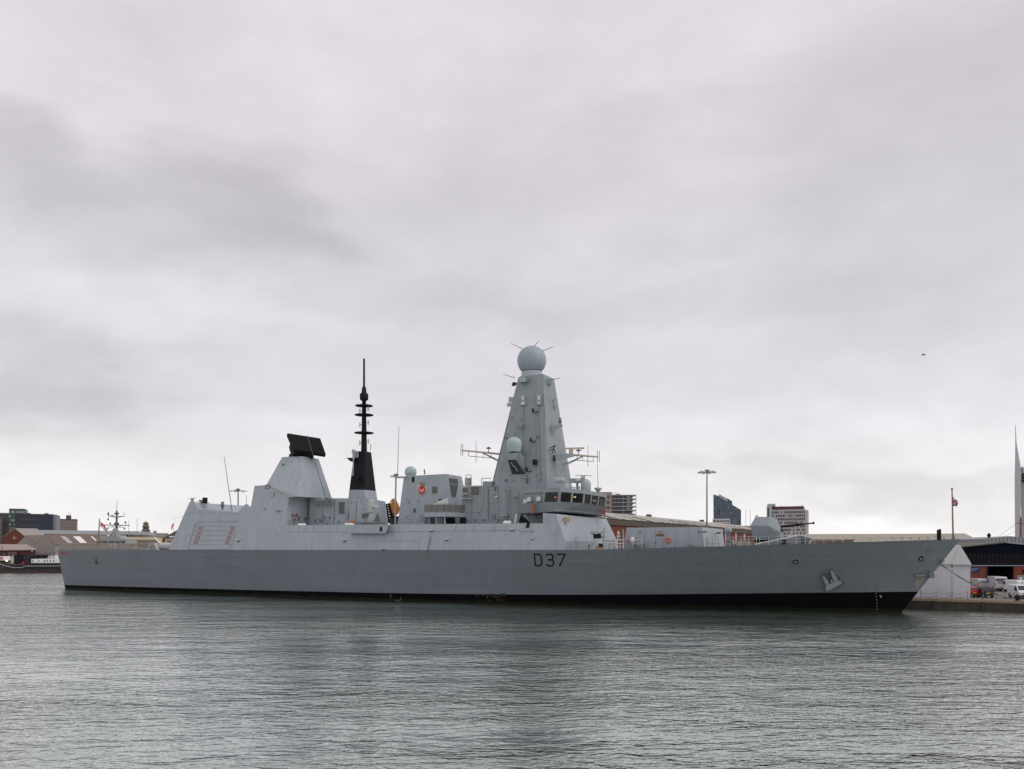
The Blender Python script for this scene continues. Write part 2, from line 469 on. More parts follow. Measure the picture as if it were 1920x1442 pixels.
def crv(tab):
    xs = [a for a, _ in tab]; ys = [b for _, b in tab]
    def f(x):
        x = max(xs[0], min(xs[-1], x))
        for i in range(len(xs) - 1):
            if x <= xs[i + 1]:
                h = xs[i + 1] - xs[i]; u = (x - xs[i]) / h
                def sl_(j):
                    if j <= 0: return (ys[1] - ys[0]) / (xs[1] - xs[0])
                    if j >= len(xs) - 1: return (ys[-1] - ys[-2]) / (xs[-1] - xs[-2])
                    return (ys[j + 1] - ys[j - 1]) / (xs[j + 1] - xs[j - 1])
                m0, m1_ = sl_(i) * h, sl_(i + 1) * h
                return ((2*u**3 - 3*u*u + 1) * ys[i] + (u**3 - 2*u*u + u) * m0 + (-2*u**3 + 3*u*u) * ys[i+1] + (u**3 - u*u) * m1_)
    return f
bdT = crv([(0, 9.0), (.1, 9.9), (.25, 10.5), (.4, 10.56), (.55, 10.56), (.70, 10.56), (.76, 10.2), (.82, 9.2), (.88, 7.3), (.93, 4.95), (.97, 2.5), (1, .06)])
bwT = crv([(0, 8.4), (.15, 9.2), (.35, 9.6), (.55, 9.5), (.65, 8.8), (.73, 7.5), (.8, 5.8), (.88, 3.5), (.95, 1.4), (1, .03)])
zbT = crv([(0, .8), (.5, 1.15), (.72, 1.58), (.89, 2.2), (1, 2.6)])
def sS(z): return -145.5 - .20 * z
def sB(z): return .705 * z
def zdk(s): return 7.6 + (1.27 * ((s + 38) / 44) ** 1.25 if s > -38 else 0.0)
def hb(s, z):
    q = (s - sS(z)) / (sB(z) - sS(z)); q = max(0, min(1, q))
    zd = zdk(s)
    w = max(-.4, min(1, z / zd))
    p = 1.0 + 0.35 * max(0, (q - .6) / .4)
    bw, bd = bwT(q), bdT(q)
    return bw + (bd - bw) * (w ** p if w > 0 else w * .5)
def HP(px, py, off=0.0):
    b_ = 9.0
    for _ in range(14):
        q = P(px, py, b_)
        b_ = max(0.02, hb(q.x, q.z)) + off
    return P(px, py, b_)
NQ = 90
qs = [i / NQ for i in range(NQ + 1)]
def hullrow(fz):
    row = []
    for q in qs:
        z = 0.0
        s = 0
        for _ in range(8):
            s = sS(z) + q * (sB(z) - sS(z)); z = fz(q, s)
        s = sS(z) + q * (sB(z) - sS(z))
        row.append(Vector((s, -max(hb(s, z), 0.02), z)))
    return row
rowsU = [hullrow(lambda q, s, k=k: zbT(q) + (zdk(s) - zbT(q)) * k / 7) for k in range(8)]
rowsL = [hullrow(lambda q, s: -2.5), hullrow(lambda q, s: 0.0), hullrow(lambda q, s: zbT(q))]
def loft(mb, rows):
    n = len(rows[0])
    for sg in (1, -1):
        vs = [Vector((p.x, p.y * sg, p.z)) for r in rows for p in r]
        fs = [(k * n + i, k * n + i + 1, (k + 1) * n + i + 1, (k + 1) * n + i) for k in range(len(rows) - 1) for i in range(n - 1)]
        mb.add(vs, fs, True)
    tr = [r[0] for r in rows]
    mb.add(tr + [Vector((p.x, -p.y, p.z)) for p in reversed(tr)], [list(range(2 * len(tr)))])
hm = MB(); loft(hm, rowsU)
dk = [p + Vector((0, 0, 0)) for p in rowsU[-1]]
hull = hm.build('hull', HULLSHADE, ship)
dm = MB()
for a, b2 in zip(dk, dk[1:]):
    dm.add([a, b2, Vector((b2.x, -b2.y, b2.z)), Vector((a.x, -a.y, a.z))], [(0, 1, 2, 3)])
dm.build('weather_deck', DECKP, ship)
bm_ = MB(); loft(bm_, rowsL); bm_.build('boot_topping', BOOT, hull)

def stroke(mb, pts, w, fn, off=0.03):
    """a painted or welded strip, w pixels wide, laid on surface fn(px,py,off)"""
    for (x0, y0), (x1, y1) in zip(pts, pts[1:]):
        d = math.hypot(x1 - x0, y1 - y0)
        if d < 1e-6: continue
        ux_, uy_ = (x1 - x0) / d, (y1 - y0) / d
        nx, ny = -uy_ * w / 2, ux_ * w / 2
        e = w * 0.3
        cs = [(x0 - ux_*e + nx, y0 - uy_*e + ny), (x1 + ux_*e + nx, y1 + uy_*e + ny), (x1 + ux_*e - nx, y1 + uy_*e - ny), (x0 - ux_*e - nx, y0 - uy_*e - ny)]
        mb.hull([fn(x, y, off) for x, y in cs] + [fn(x, y, -0.02) for x, y in cs])
def z8(p): return [(700 + x / 4.8, 960 + y / 4.8) for x, y in p]
for ch, pl in (('D', [z8([(1449, 380), (1458, 484), (1496, 484), (1512, 474), (1515, 455), (1508, 398), (1496, 383), (1449, 380)])]),
               ('3', [z8([(1555, 390), (1566, 381), (1600, 381), (1612, 390), (1616, 415), (1608, 428), (1576, 431), (1612, 434), (1621, 446), (1622, 470), (1612, 483), (1572, 485), (1562, 474)])]),
               ('7', [z8([(1658, 381), (1726, 381), (1676, 485)])])):
    mb = MB()
    for poly in pl: stroke(mb, poly, 2.8, HP, 0.04)
    mb.build('pennant_character', mat('pennant_black', (.004, .004, .004), .7), hull)

def text_obj(name, s, size, m, ext=0.01):
    cu = bpy.data.curves.new(name, 'FONT'); cu.body = s; cu.size = size; cu.extrude = ext
    cu.align_x = 'CENTER'; cu.align_y = 'CENTER'
    tmp = bpy.data.objects.new(name, cu); C.objects.link(tmp)
    bpy.context.view_layer.update()
    me = bpy.data.meshes.new_from_object(tmp.evaluated_get(bpy.context.evaluated_depsgraph_get()))
    bpy.data.objects.remove(tmp)
    me.materials.clear(); me.materials.append(m)
    o = bpy.data.objects.new(name, me); C.objects.link(o)
    return o
def side_text(name, s, size, m, p, parent, tilt=0.0):
    o = text_obj(name, s, size, m)
    o.parent = parent
    o.location = p; o.rotation_euler = (R(90) + tilt, 0, 0)
    return o
side_text('name_lettering', 'DUNCAN', 0.62, RED, HP(121, 1038, 0.05), hull, R(-2))

# fairleads, scuttles, draught marks, anchors
def ringhole(px, py, rpx, parent=hull):
    c = HP(px, py, 0.02); r = rpx / mpx(px, py, -c.y)
    m_ = Matrix.Rotation(R(90), 3, 'X')
    f = MB().torus(c, r, r * .22, m_, 20, 6).build('fairlead', HULLSHADE, parent)
    MB().lathe(c + Vector((0, -.05, 0)), [(r * .95, -.02), (r * .95, .06)], 20, False, m_).build('fairlead_opening', BLACK, f)
    MB().lathe(c + Vector((r*.05, -.09, -r * .2)), [(r * .42, -.02), (r * .42, .05)], 14, False, m_).build('roller', STEEL, f)
for a in ((1492, 1052.5, 5), (1726.5, 1046.8, 5), (180.8, 1054.5, 3.2)): ringhole(*a)
for i, y in enumerate(range(1094, 1147, 6)):
    x = 1641.5 + (y - 1094) * .07
    mb = MB(); stroke(mb, [(x, y), (x, y + 1.5)], 1.0 if y > 1108 else .8, HP, .03)
    mb.build('draught_mark', mat('mark_grey_white', (.36, .36, .35), .6) if y > 1108 else BLACK, hull)
mb = MB(); stroke(mb, [(1650, 1116), (1653, 1117.5), (1653, 1120), (1650.5, 1120)], 1.0, HP, .03); stroke(mb, [(1650, 1116), (1650.5, 1120)], .8, HP, .03)
mb.build('hull_symbol', mat('mark_grey_white', (.36, .36, .35)), hull)
for y in (1114, 1117, 1120):
    mb = MB(); stroke(mb, [(732 + (y - 1114) * .2, y), (732 + (y - 1114) * .2, y + 1.0)], .8, HP, .03); mb.build('draught_mark', mat('mark_grey_white', (.36, .36, .35)), hull)
mb = MB(); stroke(mb, [(740, 1125.5), (750.5, 1125.5), (752, 1120)], 0.4, HP, .1)
mb.build('mooring_line_tail', mat('mark_grey_white', (.36, .36, .35)), hull)
def z6(p): return [(1380 + x / 6.27, 900 + y / 6.27) for x, y in p]
anc = MB()
fr = z6([(985, 1120), (1135, 1055), (1160, 1065), (1300, 1230)])
stroke(anc, z6([(985, 1120), (1135, 1056)]), 1.8, HP, .28)
anchor = anc.build('anchor_housing', HULLSHADE, hull)
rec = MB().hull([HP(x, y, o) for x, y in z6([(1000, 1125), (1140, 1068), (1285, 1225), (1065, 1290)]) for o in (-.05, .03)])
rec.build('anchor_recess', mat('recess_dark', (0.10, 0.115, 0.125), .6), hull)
fl = MB()
for q in ([(1010, 1125), (1045, 1140), (1110, 1225), (1060, 1260)], [(1110, 1070), (1140, 1070), (1205, 1185), (1150, 1205)]):
    fl.hull([HP(x, y, o) for x, y in z6(q) for o in (.0, .45)])
fl.hull([HP(x, y, o) for x, y in z6([(1050, 1275), (1060, 1245), (1190, 1185), (1240, 1190), (1250, 1215), (1070, 1310)]) for o in (.0, .75)])
fl.hull([HP(x, y, o) for x, y in z6([(1108, 1178), (1128, 1172), (1150, 1225), (1125, 1235)]) for o in (.0, .6)])
fl.build('anchor', mat('anchor_grey', (0.27, 0.295, 0.31), .55, var=.1, rust=.2), hull)
# stem anchor and its stained pocket
sa = MB()
p0 = P(1716, 1080.5, 1.0); p1 = P(1744, 1078, 0.0)
sa.tube(p0, p1, .16, .2, 10)
sa.hull([P(x, y, b_) for x, y in [(1741, 1077), (1746, 1071.5), (1751.5, 1073.5), (1753, 1084), (1744.5, 1084.5)] for b_ in (-.75, .75)])
sa.build('stem_anchor', HULLSHADE, hull)
st = MB().hull([HP(x, y, o) for x, y in [(1716, 1081.5), (1737, 1082), (1725, 1098), (1716, 1107)] for o in (-.1, .03)])
st.build('anchor_chafe_plate', mat('chafed_ochre_paint', (0.21, 0.205, 0.17), .6, var=.25, vscale=.9, rust=.2), hull)
# hull access panel outlines
mb = MB(); stroke(mb, z6([(770, 830), (920, 830), (920, 912), (770, 912), (770, 830)]), .35, HP, .015)
mb.build('hull_access_panel', LINE, hull)
mb = MB(); stroke(mb, [(1740, 1028), (1746, 1027), (1744, 1038), (1738, 1038.5), (1740, 1028)], .4, HP, .015)
mb.build('hull_access_panel', LINE, hull)
# bow bullring with rope lead
br = MB().hull([P(x, y, b_) for x, y in [(1763, 1056), (1769, 1050), (1772, 1050), (1770, 1053), (1765, 1059)] for b_ in (-.45, .45)])
br.build('stem_fairlead', STEEL, hull)

# ---- superstructure side, hangar, waist
def tprism(mb, poly, bport):
    poly = [T(*p) for p in poly]; n = len(poly)
    vs = poly + [Vector((p.x, bport, p.z)) for p in poly]
    return mb.add(vs, [list(range(n)), [n + i for i in range(n)][::-1]] + [(i, n + i, n + (i + 1) % n, (i + 1) % n) for i in range(n)])
hg = MB().sym([T(*p) for p in [(316, 1031), (355, 942), (364, 942), (370.5, 954), (386, 955.5), (446, 960.2), (537.6, 960.5), (535.5, 985), (535.5, 1031)]])
HPORT = 0
tprism(hg, [(446, 960.2), (455.6, 950), (470, 951.2), (477.3, 911), (500, 909.4), (541.5, 931.5), (537.6, 960.5)], 2.2)
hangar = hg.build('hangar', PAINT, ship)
wv = MB().sym([T(*p) for p in [(535.5, 1031), (535.5, 985), (1018, 981.2), (1018, 1031)]])
waist = wv.build('waist_superstructure', PAINT, ship)
fp = [T(1018, 962), T(1018, 1031), T(1042, 963.5), T(1060, 1014), T(1058, 1031)]
bft = bsolve(1075, 967.5, 1127)
bfs = MB().symhull(fp + [P(1075, 967.5, bft)])
bfront = bfs.build('bridge_screen', FRONTP, ship)
# seams
def seam(pts, w, fn, off, parent):
    q = MB(); stroke(q, pts, w, fn, off); return q.build('plating_seam', LINE, parent)
for pts in ([(535, 997), (655, 997.5)], [(728, 997.3), (1000, 994)], [(700, 1014.5), (786, 1014.5)]): seam(pts, .45, T, .02, waist)
for x in (560, 574, 588, 603, 618, 633, 749, 855, 871, 889, 906, 926, 930, 949, 985, 996):
    seam([(x, 985.5), (x - 1.6, 997)], .3, T, .02, waist)
seam([(325, 974), (358, 962), (450, 963)], .25, T, .015, hangar)
# hangar side panel with red-oxide hatches
def z2(p): return [(300 + x / 5.3333, 780 + y / 5.3333) for x, y in p]
hd = MB()
stroke(hd, z2([(278, 1320), (285, 1300), (350, 1090), (375, 1058), (790, 1053)]), .55, T, .03)
stroke(hd, z2([(278, 1320), (292, 1335), (690, 1334), (712, 1318), (775, 1130)]), .4, T, .02)
for y, x0, x1 in ((1102, 350, 785), (1148, 335, 770), (1196, 322, 755), (1243, 306, 740), (1288, 292, 725)):
    stroke(hd, z2([(x0, y), (x1, y)]), .35, T, .02)
door = hd.build('side_door_outline', LINE, hangar)
for (x, y) in [(405, 1123), (389, 1170), (372, 1218), (356, 1264), (720, 1123), (702, 1170), (686, 1218), (671, 1264)]:
    c = z2([(x - 25, y + 16), (x - 18, y - 16), (x + 27, y - 16), (x + 20, y + 16)])
    f = MB().hull([T(a, b_, o) for a, b_ in c for o in (-.03, .03)]).build('hatch', PINKH, hangar)
    c2 = z2([(x - 18, y + 11), (x - 13, y - 11), (x + 20, y - 11), (x + 15, y + 11)])
    MB().hull([T(a, b_, o) for a, b_ in c2 for o in (0, .045)]).build('hatch_panel', mat('hatch_grey', (.27, .225, .205), .6), f)
# refuelling recess door
mb = MB().hull([T(x, y, o) for x, y in z8([(412, 330), (420, 280), (450, 214), (508, 212), (512, 222), (490, 335), (480, 346), (420, 344)]) for o in (-.05, .12)])
mb.build('boarding_door', PAINT, waist)
mb = MB(); stroke(mb, z8([(512, 226), (487, 340)]), .9, T, .13); mb.build('boarding_door_seal', LINE, waist)
def fitting(px, py, wpx, hpx, d, m, parent, fn=T, name='fitting'):
    mb = MB().hull([fn(px + i * wpx / 2, py + j * hpx / 2, o) for i in (-1, 1) for j in (-1, 1) for o in (0, d)])
    return mb.build(name, m, parent)
for (x, y, w_, h_) in [(445.5, 1012.6, 6, 1.4), (645, 1012.6, 6, 1.6), (837, 1011.3, 7, 1.6), (808, 993.8, 5.5, 2.6), (959, 992.5, 7, 2.6), (718.5, 1029, 6, 1.2), (998, 1008.5, 3, 4)]:
    f = fitting(x, y, w_, h_, .35, LIGHTG, waist, name='floodlight')
    fitting(x, y + h_ / 2 + 1.0, w_ * .5, 1.8, .25, BLACK, f, name='bracket')

# ---- hangar roof fittings
hr = MB()
pk = P(361, 935, 7.5); hr.hull([P(x, y, b_) for x, y in [(356, 942), (358.5, 938), (362.5, 938), (364, 942)] for b_ in (6.8, 8.2)])
hr.tube(P(360.5, 938, 7.5), P(360.5, 934, 7.5), .28)
nr = hr.build('radar_pedestal', PAINT, hangar)
MB().hull([P(x, y, b_) for x, y in [(352, 934.8), (369, 933), (369, 934), (352, 935.6)] for b_ in (7.35, 7.65)]).build('navigation_radar', BEIGE, hangar)
mb = MB().tube(P(383, 957, 7.5), P(384, 944, 7.5), .45, .42, 14); ex = mb.build('exhaust_pipe', PAINT, hangar)
MB().tube(P(384, 944, 7.5), P(384.5, 933, 7.5), .43, .43, 14).build('exhaust_cap', BLACK, hangar)
MB().hull([P(x, y, b_) for x, y in [(377.5, 955), (379, 948), (383, 943), (383, 955)] for b_ in (7, 8)]).build('exhaust_shroud', PAINT, hangar)
MB().lathe(P(417.2, 951, 8), [(.15, -.5), (.15, .05), (.32, .05), (.24, .95), (.05, .97)], 14).build('sensor_pot', STEEL, hangar)
MB().tube(P(435, 958, 8.3), P(420, 855, 8.3), .07, .04, 6).build('whip_antenna', LINE, hangar)
MB().tube(P(462, 950, 8), P(462, 928, 8), .04, .03, 6).build('whip_antenna', LINE, hangar)
MB().lathe(P(462, 949, 8), [(.5, 0), (.35, .2), (.06, .35)], 12).build('antenna_foot', PAINT, hangar)
mb = MB()
for a, b_ in [((371, 955), (371, 962)), ((378, 955), (378, 962)), ((371, 956), (378, 956)), ((371, 959), (378, 959))]: mb.tube(P(*a, 8.9), P(*b_, 8.9), .035)
mb.build('roof_rail', LINE, hangar)
mb = MB()
def z2x(x, y): return (300 + x / 5.3333, 780 + y / 5.3333)
for x0 in (1060, 1100):
    mb.tube(P(*z2x(x0, 690), 8.9), P(*z2x(x0 - 18, 808), 8.9), .05)
for y in (690, 725, 760, 800): mb.tube(P(*z2x(1060 - (y-690)*.15, y), 8.9), P(*z2x(1100 - (y-690)*.15, y), 8.9), .05)
mb.build('ladder', LINE, hangar)

# ---- aft radar tower
bt = 5.4
tq_ = [P(529, 857, bt), P(566, 855.6, bt), T(499, 910), T(541, 932.5), T(558.5, 931)]
pfr = PS(597.5, 859.7, tq_[1].x)
tq_ += [Vector((tq_[0].x, pfr.y, tq_[0].z)), Vector((pfr.x, pfr.y, tq_[1].z)), PS(622.5, 935, T(558.5, 931).x), Vector((tq_[2].x, pfr.y + 1.2, tq_[3].z))]
tw = MB().hull(tq_)
def tower_b(z): return bt + (-T(558.5, 931).y - bt) * (tq_[0].z - z) / (tq_[0].z - T(558.5, 931).z)
bb = -T(558.5, 931).y
tower = tw.build('radar_tower', PAINT, ship)
c = (tq_[0] + Vector((pfr.x, pfr.y, tq_[1].z))) / 2
TOFF = -c.y
MB().lathe(c, [(1.95, 0), (1.85, .55), (1.5, .75), (1.2, 1.0)], 24).build('radar_turntable', BLACK, tower)
# big flat radar: built in its own frame, facing right and tilted up
def z480(p): return [(480 + x / 7.211, 800 + y / 7.211) for x, y in p]
rb = P(570, 840, 0)
fA = [P(*q, 1.4) for q in z480([(418, 95)])][0]
corners = []
for (x, y), b_ in zip(z480([(425, 88), (868, 158), (945, 375), (520, 305)]), (3.0, -1.2, -0.9, 3.3)):
    corners.append(P(x, y, b_ * .97 + TOFF))
nrm = (corners[1] - corners[0]).cross(corners[3] - corners[0]).normalized()
if nrm.y > 0: nrm = -nrm
MB().hull(corners + [q - nrm * .8 for q in corners]).build('radar_antenna', BLACKB, tower)
mid = sum(corners, Vector()) / 4
bx_ = [corners[0].lerp(corners[3], f_) - nrm * d_ + (corners[1] - corners[0]) * g_ for f_ in (.42, 1.0) for d_ in (.3, 2.1) for g_ in (.02, .62)]
MB().hull(bx_ + [c + Vector((x, y, .9)) for x in (-1.2, 1.2) for y in (-1.2, 1.2)]).build('radar_back_housing', BLACK, tower)
MB().tube(P(611, 935, 5.5), P(576, 816, TOFF + 4.5), .06, .04, 6).build('whip_antenna', LINE, tower)
def twb(y): return bt + (bb - bt) * (y - 856) / (935 - 856)
for pts in (0,):
    MB().path([P(528, 872, twb(872) + .08), P(511, 912, twb(912) + .08)], .05).build('climbing_wire', LINE, tower)
mb = MB()
def z48(x, y): return (480 + x / 7.211, 800 + y / 7.211)
def twb(y): return bt + (bb - bt) * (y - 856) / (935 - 856)
for x0 in (540, 565): mb.tube(P(*z48(x0, 760), twb(905) + .1), P(*z48(x0 - 6, 830), twb(914) + .1), .04)
for y in (765, 780, 797, 812): mb.tube(P(*z48(540, y), twb(908) + .1), P(*z48(564, y), twb(908) + .1), .04)
mb.build('ladder', LINE, tower)
MB().hull([P(*z48(x, y), twb(925) + o) for x, y in [(185, 880), (240, 880), (228, 948), (183, 945)] for o in (.1, .6)]).build('equipment_box', mat('worn_cream_box', (.42, .38, .33), .7, var=.3, vscale=2), tower)
MB().hull([P(*z48(x, y), twb(872) + o) for x, y in [(345, 510), (375, 497), (370, 515)] for o in (.0, .5)]).build('lamp_bracket', LINE, tower)

# ---- aft deckhouse with black pole mast and guns
bA = 5.0
dpts = [P(x, y, bA) for x, y in [(589, 945), (581, 934), (690, 934.5), (579, 987), (700, 990)]] + [P(722.5, 940.3, .4), P(729.5, 990, .2)]
dpts += [Vector((dpts[1].x, .6, dpts[1].z)), Vector((dpts[3].x, .6, dpts[3].z))]
dh = MB().hull(dpts)
adh = dh.build('aft_deckhouse', PAINT, ship)
fb_, ft, fbb = frustum((654.8, 918.5), (684, 918.5), 705, (648, 990), (688, 990), 716)
fbase = fb_.build('funnel_base', PAINT, ship)
bk, kt, kb = frustum((664.6, 846), (684, 846), 696, (655, 918.4), (684, 918.4), 704.8)
pole_m = bk.build('black_mast', BLACK, ship)
cb = (P(664.6, 846, kt) + P(684, 846, kt)) / 2; cb.y = 0
def cz(px, py): return P(px, py, 0).z
px0 = proj((cb.x, 0, cb.z))[0]
pm = MB()
pm.lathe((cb.x + .25, 0, cb.z), [(.50, 0), (.33, cz(685, 752) - cb.z), (.70, cz(685, 749) - cb.z), (.72, cz(685, 739) - cb.z), (.42, cz(685, 736) - cb.z), (.36, cz(686, 727) - cb.z), (.18, cz(686, 724) - cb.z), (.16, cz(687, 672) - cb.z)], 14)
poleo = pm.build('pole_mast', BLACK, pole_m)
for y, r in ((760.7, 1.45), (778, 1.55), (811.6, 1.6)):
    zc_ = cz(685, y)
    MB().lathe((cb.x + .25, 0, zc_), [(.3, -.12), (r, -.05), (r, .05), (.3, .12)], 20, False).build('antenna_ring', BLACK, pole_m)
for y in (768.6, 794.5, 828.7):
    zc_ = cz(685, y); d = MB()
    o_ = 1.35
    d.tube((cb.x + .25 - o_, 0.6, zc_), (cb.x + .25 + o_, -.6, zc_), .04)
    for sg in (-1, 1):
        for k in (-.09, .09): d.tube((cb.x + .25 + sg * o_ + k, -.6 * sg, zc_ - .42), (cb.x + .25 + sg * o_ + k, -.6 * sg, zc_ + .42), .035)
    d.build('dipole_antenna', LINE, pole_m)
def z3(x, y): return (600 + x / 3.793, 660 + y / 3.793)
mb = MB().hull([P(*z3(x, y), b_) for x, y in [(188, 752), (235, 752), (235, 785), (212, 775)] for b_ in (1.3, 2.1)])
mb.build('mast_platform', BLACK, pole_m)
mb = MB().hull([P(*z3(x, y), b_) for x, y in [(230, 885), (285, 885), (262, 912)] for b_ in (1.6, 2.4)])
mb.build('mast_platform', BLACK, pole_m)
mb = MB().tube(P(*z3(240, 760), 1.9), P(*z3(240, 715), 1.9), .22); mb.sphere(P(*z3(240, 706), 1.9), .36, 12, 8); mb.build('sensor_pot', DOMEG, pole_m)
for x in (255, 268): MB().tube(P(*z3(x, 750), 1.9), P(*z3(x, 708), 1.9), .1).build('signal_lamp', DOMEG, pole_m)
MB().tube(P(*z3(233, 880), 2.3), P(*z3(238, 745), 2.0), .1).build('cable_trunk', DOMEG, pole_m)
MB().tube(P(*z3(360, 700), .5), P(*z3(360, 655), .5), .05).build('whip_antenna', LINE, pole_m)
# deckhouse face fittings
def A_(px, py, o=0.0): return P(px, py, bA + o)
def louvre(px, py, w_, h_, parent, fn, frame=True):
    f = fitting(px, py, w_ + 2.4, h_ + 2.4, .07, PAINT, parent, fn, 'louvre_frame')
    fitting(px, py, w_, h_, .09, BROWNL, f, fn, 'louvre')
louvre(640.5, 952.5, 11, 22, adh, A_)
fitting(660.5, 976, 8, 4, .06, mat('orange_board', (.75, .22, .01), .5), adh, A_, 'orange_notice')
for x, y in ((617, 971), (626, 973.5), (590, 976), (600, 977), (572, 976), (612, 981), (634, 979)): fitting(x, y, 1.6, 3.4, .25, LINE, adh, A_, 'deck_fitting')
fitting(629, 976, 4, 4.5, .05, mat('notice_pale', (.45, .55, .55), .5), adh, A_, 'notice_board')
fitting(616.5, 949.3, 4, 2.6, .4, LENS, adh, A_, 'floodlight')
# crane arm stowed on the deckhouse
ca = MB()
ca.hull([P(x, y, b_) for x, y in [(580, 939), (582, 942), (611, 944), (611, 938)] for b_ in (5.6, 6.3)])
ca.hull([P(x, y, b_) for x, y in [(609, 934), (615, 933), (617, 947), (610, 950)] for b_ in (5.5, 6.6)])
ca.tube(P(597, 944, 6), P(597, 952, 6), .12)
ca.build('stowed_davit', mat('davit_grey_green', (.14, .15, .135), .6, var=.35, vscale=2), adh)
# bulkhead valves inside the recess
sH = T(540, 950).x + .06
for x, y, w_ in ((551, 966, 4), (553, 975, 2.5), (561, 972, 2), (574, 972, 2.2), (557, 966, 2)):
    MB().box(PS(x, y, sH + .15), (.3, w_ / 12, .45)).build('valve', mat('rusty_valve', (.22, .12, .09), .7, var=.3), hangar)
mb = MB()
for x in (543, 552, 562, 573): mb.tube(PS(x, 985, sH + .6), PS(x, 976, sH + .6), .035)
mb.tube(PS(543, 976, sH + .6), PS(573, 976, sH + .6), .03)
mb.build('guard_rail', LINE, hangar)

# white life-raft canisters half above the bulwark
def capsule(name, px0, px1, py, b_, r, m, parent):
    a = P(px0, py, b_); e = P(px1, py, b_)
    q = MB(); q.tube(a, e, r, n=12)
    for p_ in (a, e): q.sphere(p_, r, 12, 6)
    return q.build(name, m, parent)
for x0, x1, y in ((561, 571, 985.0), (649, 662, 984.6), (947, 956, 980.4)):
    capsule('liferaft_canister', x0, x1, y, 9.3, .3, WHITE, ship)
capsule('liferaft_canister', 305, 318, 1025, 7.8, .75, mat('raft_grey', (.5, .5, .48), .5), ship)

# gun sponson and close-in gun
sp = MB().hull([P(657.5, 984, 11.3), P(729.5, 984, 11.3), P(657.5, 999.5, 11.3), P(723, 999.5, 11.3), P(661, 1004.5, 9.9), P(714, 1005.5, 9.9), P(657.5, 984, 9), P(729.5, 984, 9)])
spo = sp.build('gun_sponson', PAINT, ship)
MB().hull([P(x, y, b_) for x, y in [(711, 996), (713, 987), (715.5, 987), (717, 996)] for b_ in (11.0, 11.34)]).build('sponson_opening', BLACK, spo)
gw = thing  # alias unused
cw = MB(); gc = P(695.8, 983, 9.0)
def zt(py): return P(695.8, py, 9.0).z
cw.box((gc.x - .3, gc.y, gc.z + .2), (4.2, 2.4, .28))
ciws = cw.build('close_in_gun', mat('gun_grey', (.19, .185, .175), .55, var=.1), ship)
GUNG = MATS['gun_grey']
MB().lathe((gc.x + .05, gc.y, zt(962)), [(.55, 0), (.56, zt(941) - zt(962)), (.52, zt(939) - zt(962)), (.36, zt(936.8) - zt(962)), (.01, zt(936) - zt(962))], 18).build('radar_dome', mat('ciws_dome', (.40, .42, .40), .5), ciws)
mb = MB().hull([Vector((gc.x + x, gc.y + y, z)) for x, z in [(-.9, zt(962)), (.5, zt(960.5)), (.9, zt(966)), (.8, zt(979)), (-.8, zt(979))] for y in (-.55, .55)])
mb.build('gun_mount', GUNG, ciws)
for sg in (-.75, .75): MB().hull([Vector((gc.x + x, gc.y + sg + y, z)) for x, z in [(.4, zt(963)), (1.15, zt(963)), (1.3, zt(970)), (1.0, zt(979)), (-.2, zt(979))] for y in (-.14, .14)]).build('mount_arm', PAINT, ciws)
mb = MB().tube((gc.x - .4, gc.y - .7, zt(973.5)), (gc.x - .4, gc.y + .5, zt(973.5)), .42, n=16); mb.build('ammunition_drum', mat('drum_olive', (.26, .27, .23), .5), ciws)
mb = MB().tube((gc.x, gc.y, zt(964)), (gc.x - 1.55, gc.y - .2, zt(963)), .22, .12, 10); mb.build('gun_barrels', mat('gun_brownish', (.24, .20, .19), .5), ciws)
mb = MB().box((gc.x + .95, gc.y - .2, zt(949.5)), (.65, .5, .35)); mb.build('camera_pod', LIGHTG, ciws)
for x in (-1, -.4): MB().box((gc.x + x, gc.y - .6, zt(968)), (.3, .3, .7)).build('gun_fitting', LINE, ciws)

# ---- forward uptake block
ub, ut, ubb = frustum((757.4, 893), (836, 888.6), 865.5, (745, 986), (856, 986), 886)
uptake = ub.build('uptake_block', PAINT, ship)
def ubs(py): return ut + (ubb - ut) * (py - 890) / (986 - 890)
def U_(px, py, o=0.0): return P(px, py, ubs(py) + o)
# radome on the after corner, with side beam and whip
rc = U_(770, 892, -.8)
pmx = mpx(770, 884, 2.5)
MB().sphere((rc.x, rc.y, P(770, 884, 2.5).z), 11.2 / pmx, 22, 12, -.72).build('satellite_dome', GREEN, uptake)
MB().lathe((rc.x, rc.y, rc.z - .2), [(9 / pmx, 0), (9 / pmx, .7)], 18).build('dome_base', GREEN, uptake)
MB().hull([P(x, y, b_) for x, y in [(740, 893.5), (760, 893), (760, 897), (744, 896.8)] for b_ in (2.2, 2.9)]).build('antenna_outrigger', PAINT, uptake)
MB().box(P(742.5, 891.5, 2.5), (.55, .5, .5)).build('antenna_mount', STEEL, uptake)
MB().tube(P(745.5, 890, 2.5), P(748, 800, 2.5), .055, .03, 6).build('whip_antenna', LINE, uptake)
MB().tube(P(742.3, 895, 2.5), P(741, 985, 2.5), .13, n=8).build('antenna_post', PAINT, uptake)
mb = MB(); mb.tube(P(732, 893.5, 2.5), P(741, 892.5, 2.5), .05)
for x in (733, 736, 738.5): mb.tube(P(x, 890.5, 2.5), P(x, 895.5, 2.5), .05)
mb.build('outrigger_fittings', LINE, uptake)
MB().tube(U_(796.5, 889, -.8), P(795.5, 880.5, 2.2), .1).build('roof_camera', LINE, uptake)
MB().hull([U_(x, y, o) for x, y in [(772, 904), (772, 896), (774, 893.5), (777, 894), (777, 904.5)] for o in (-.1, .04)]).build('side_opening', BLACK, uptake)
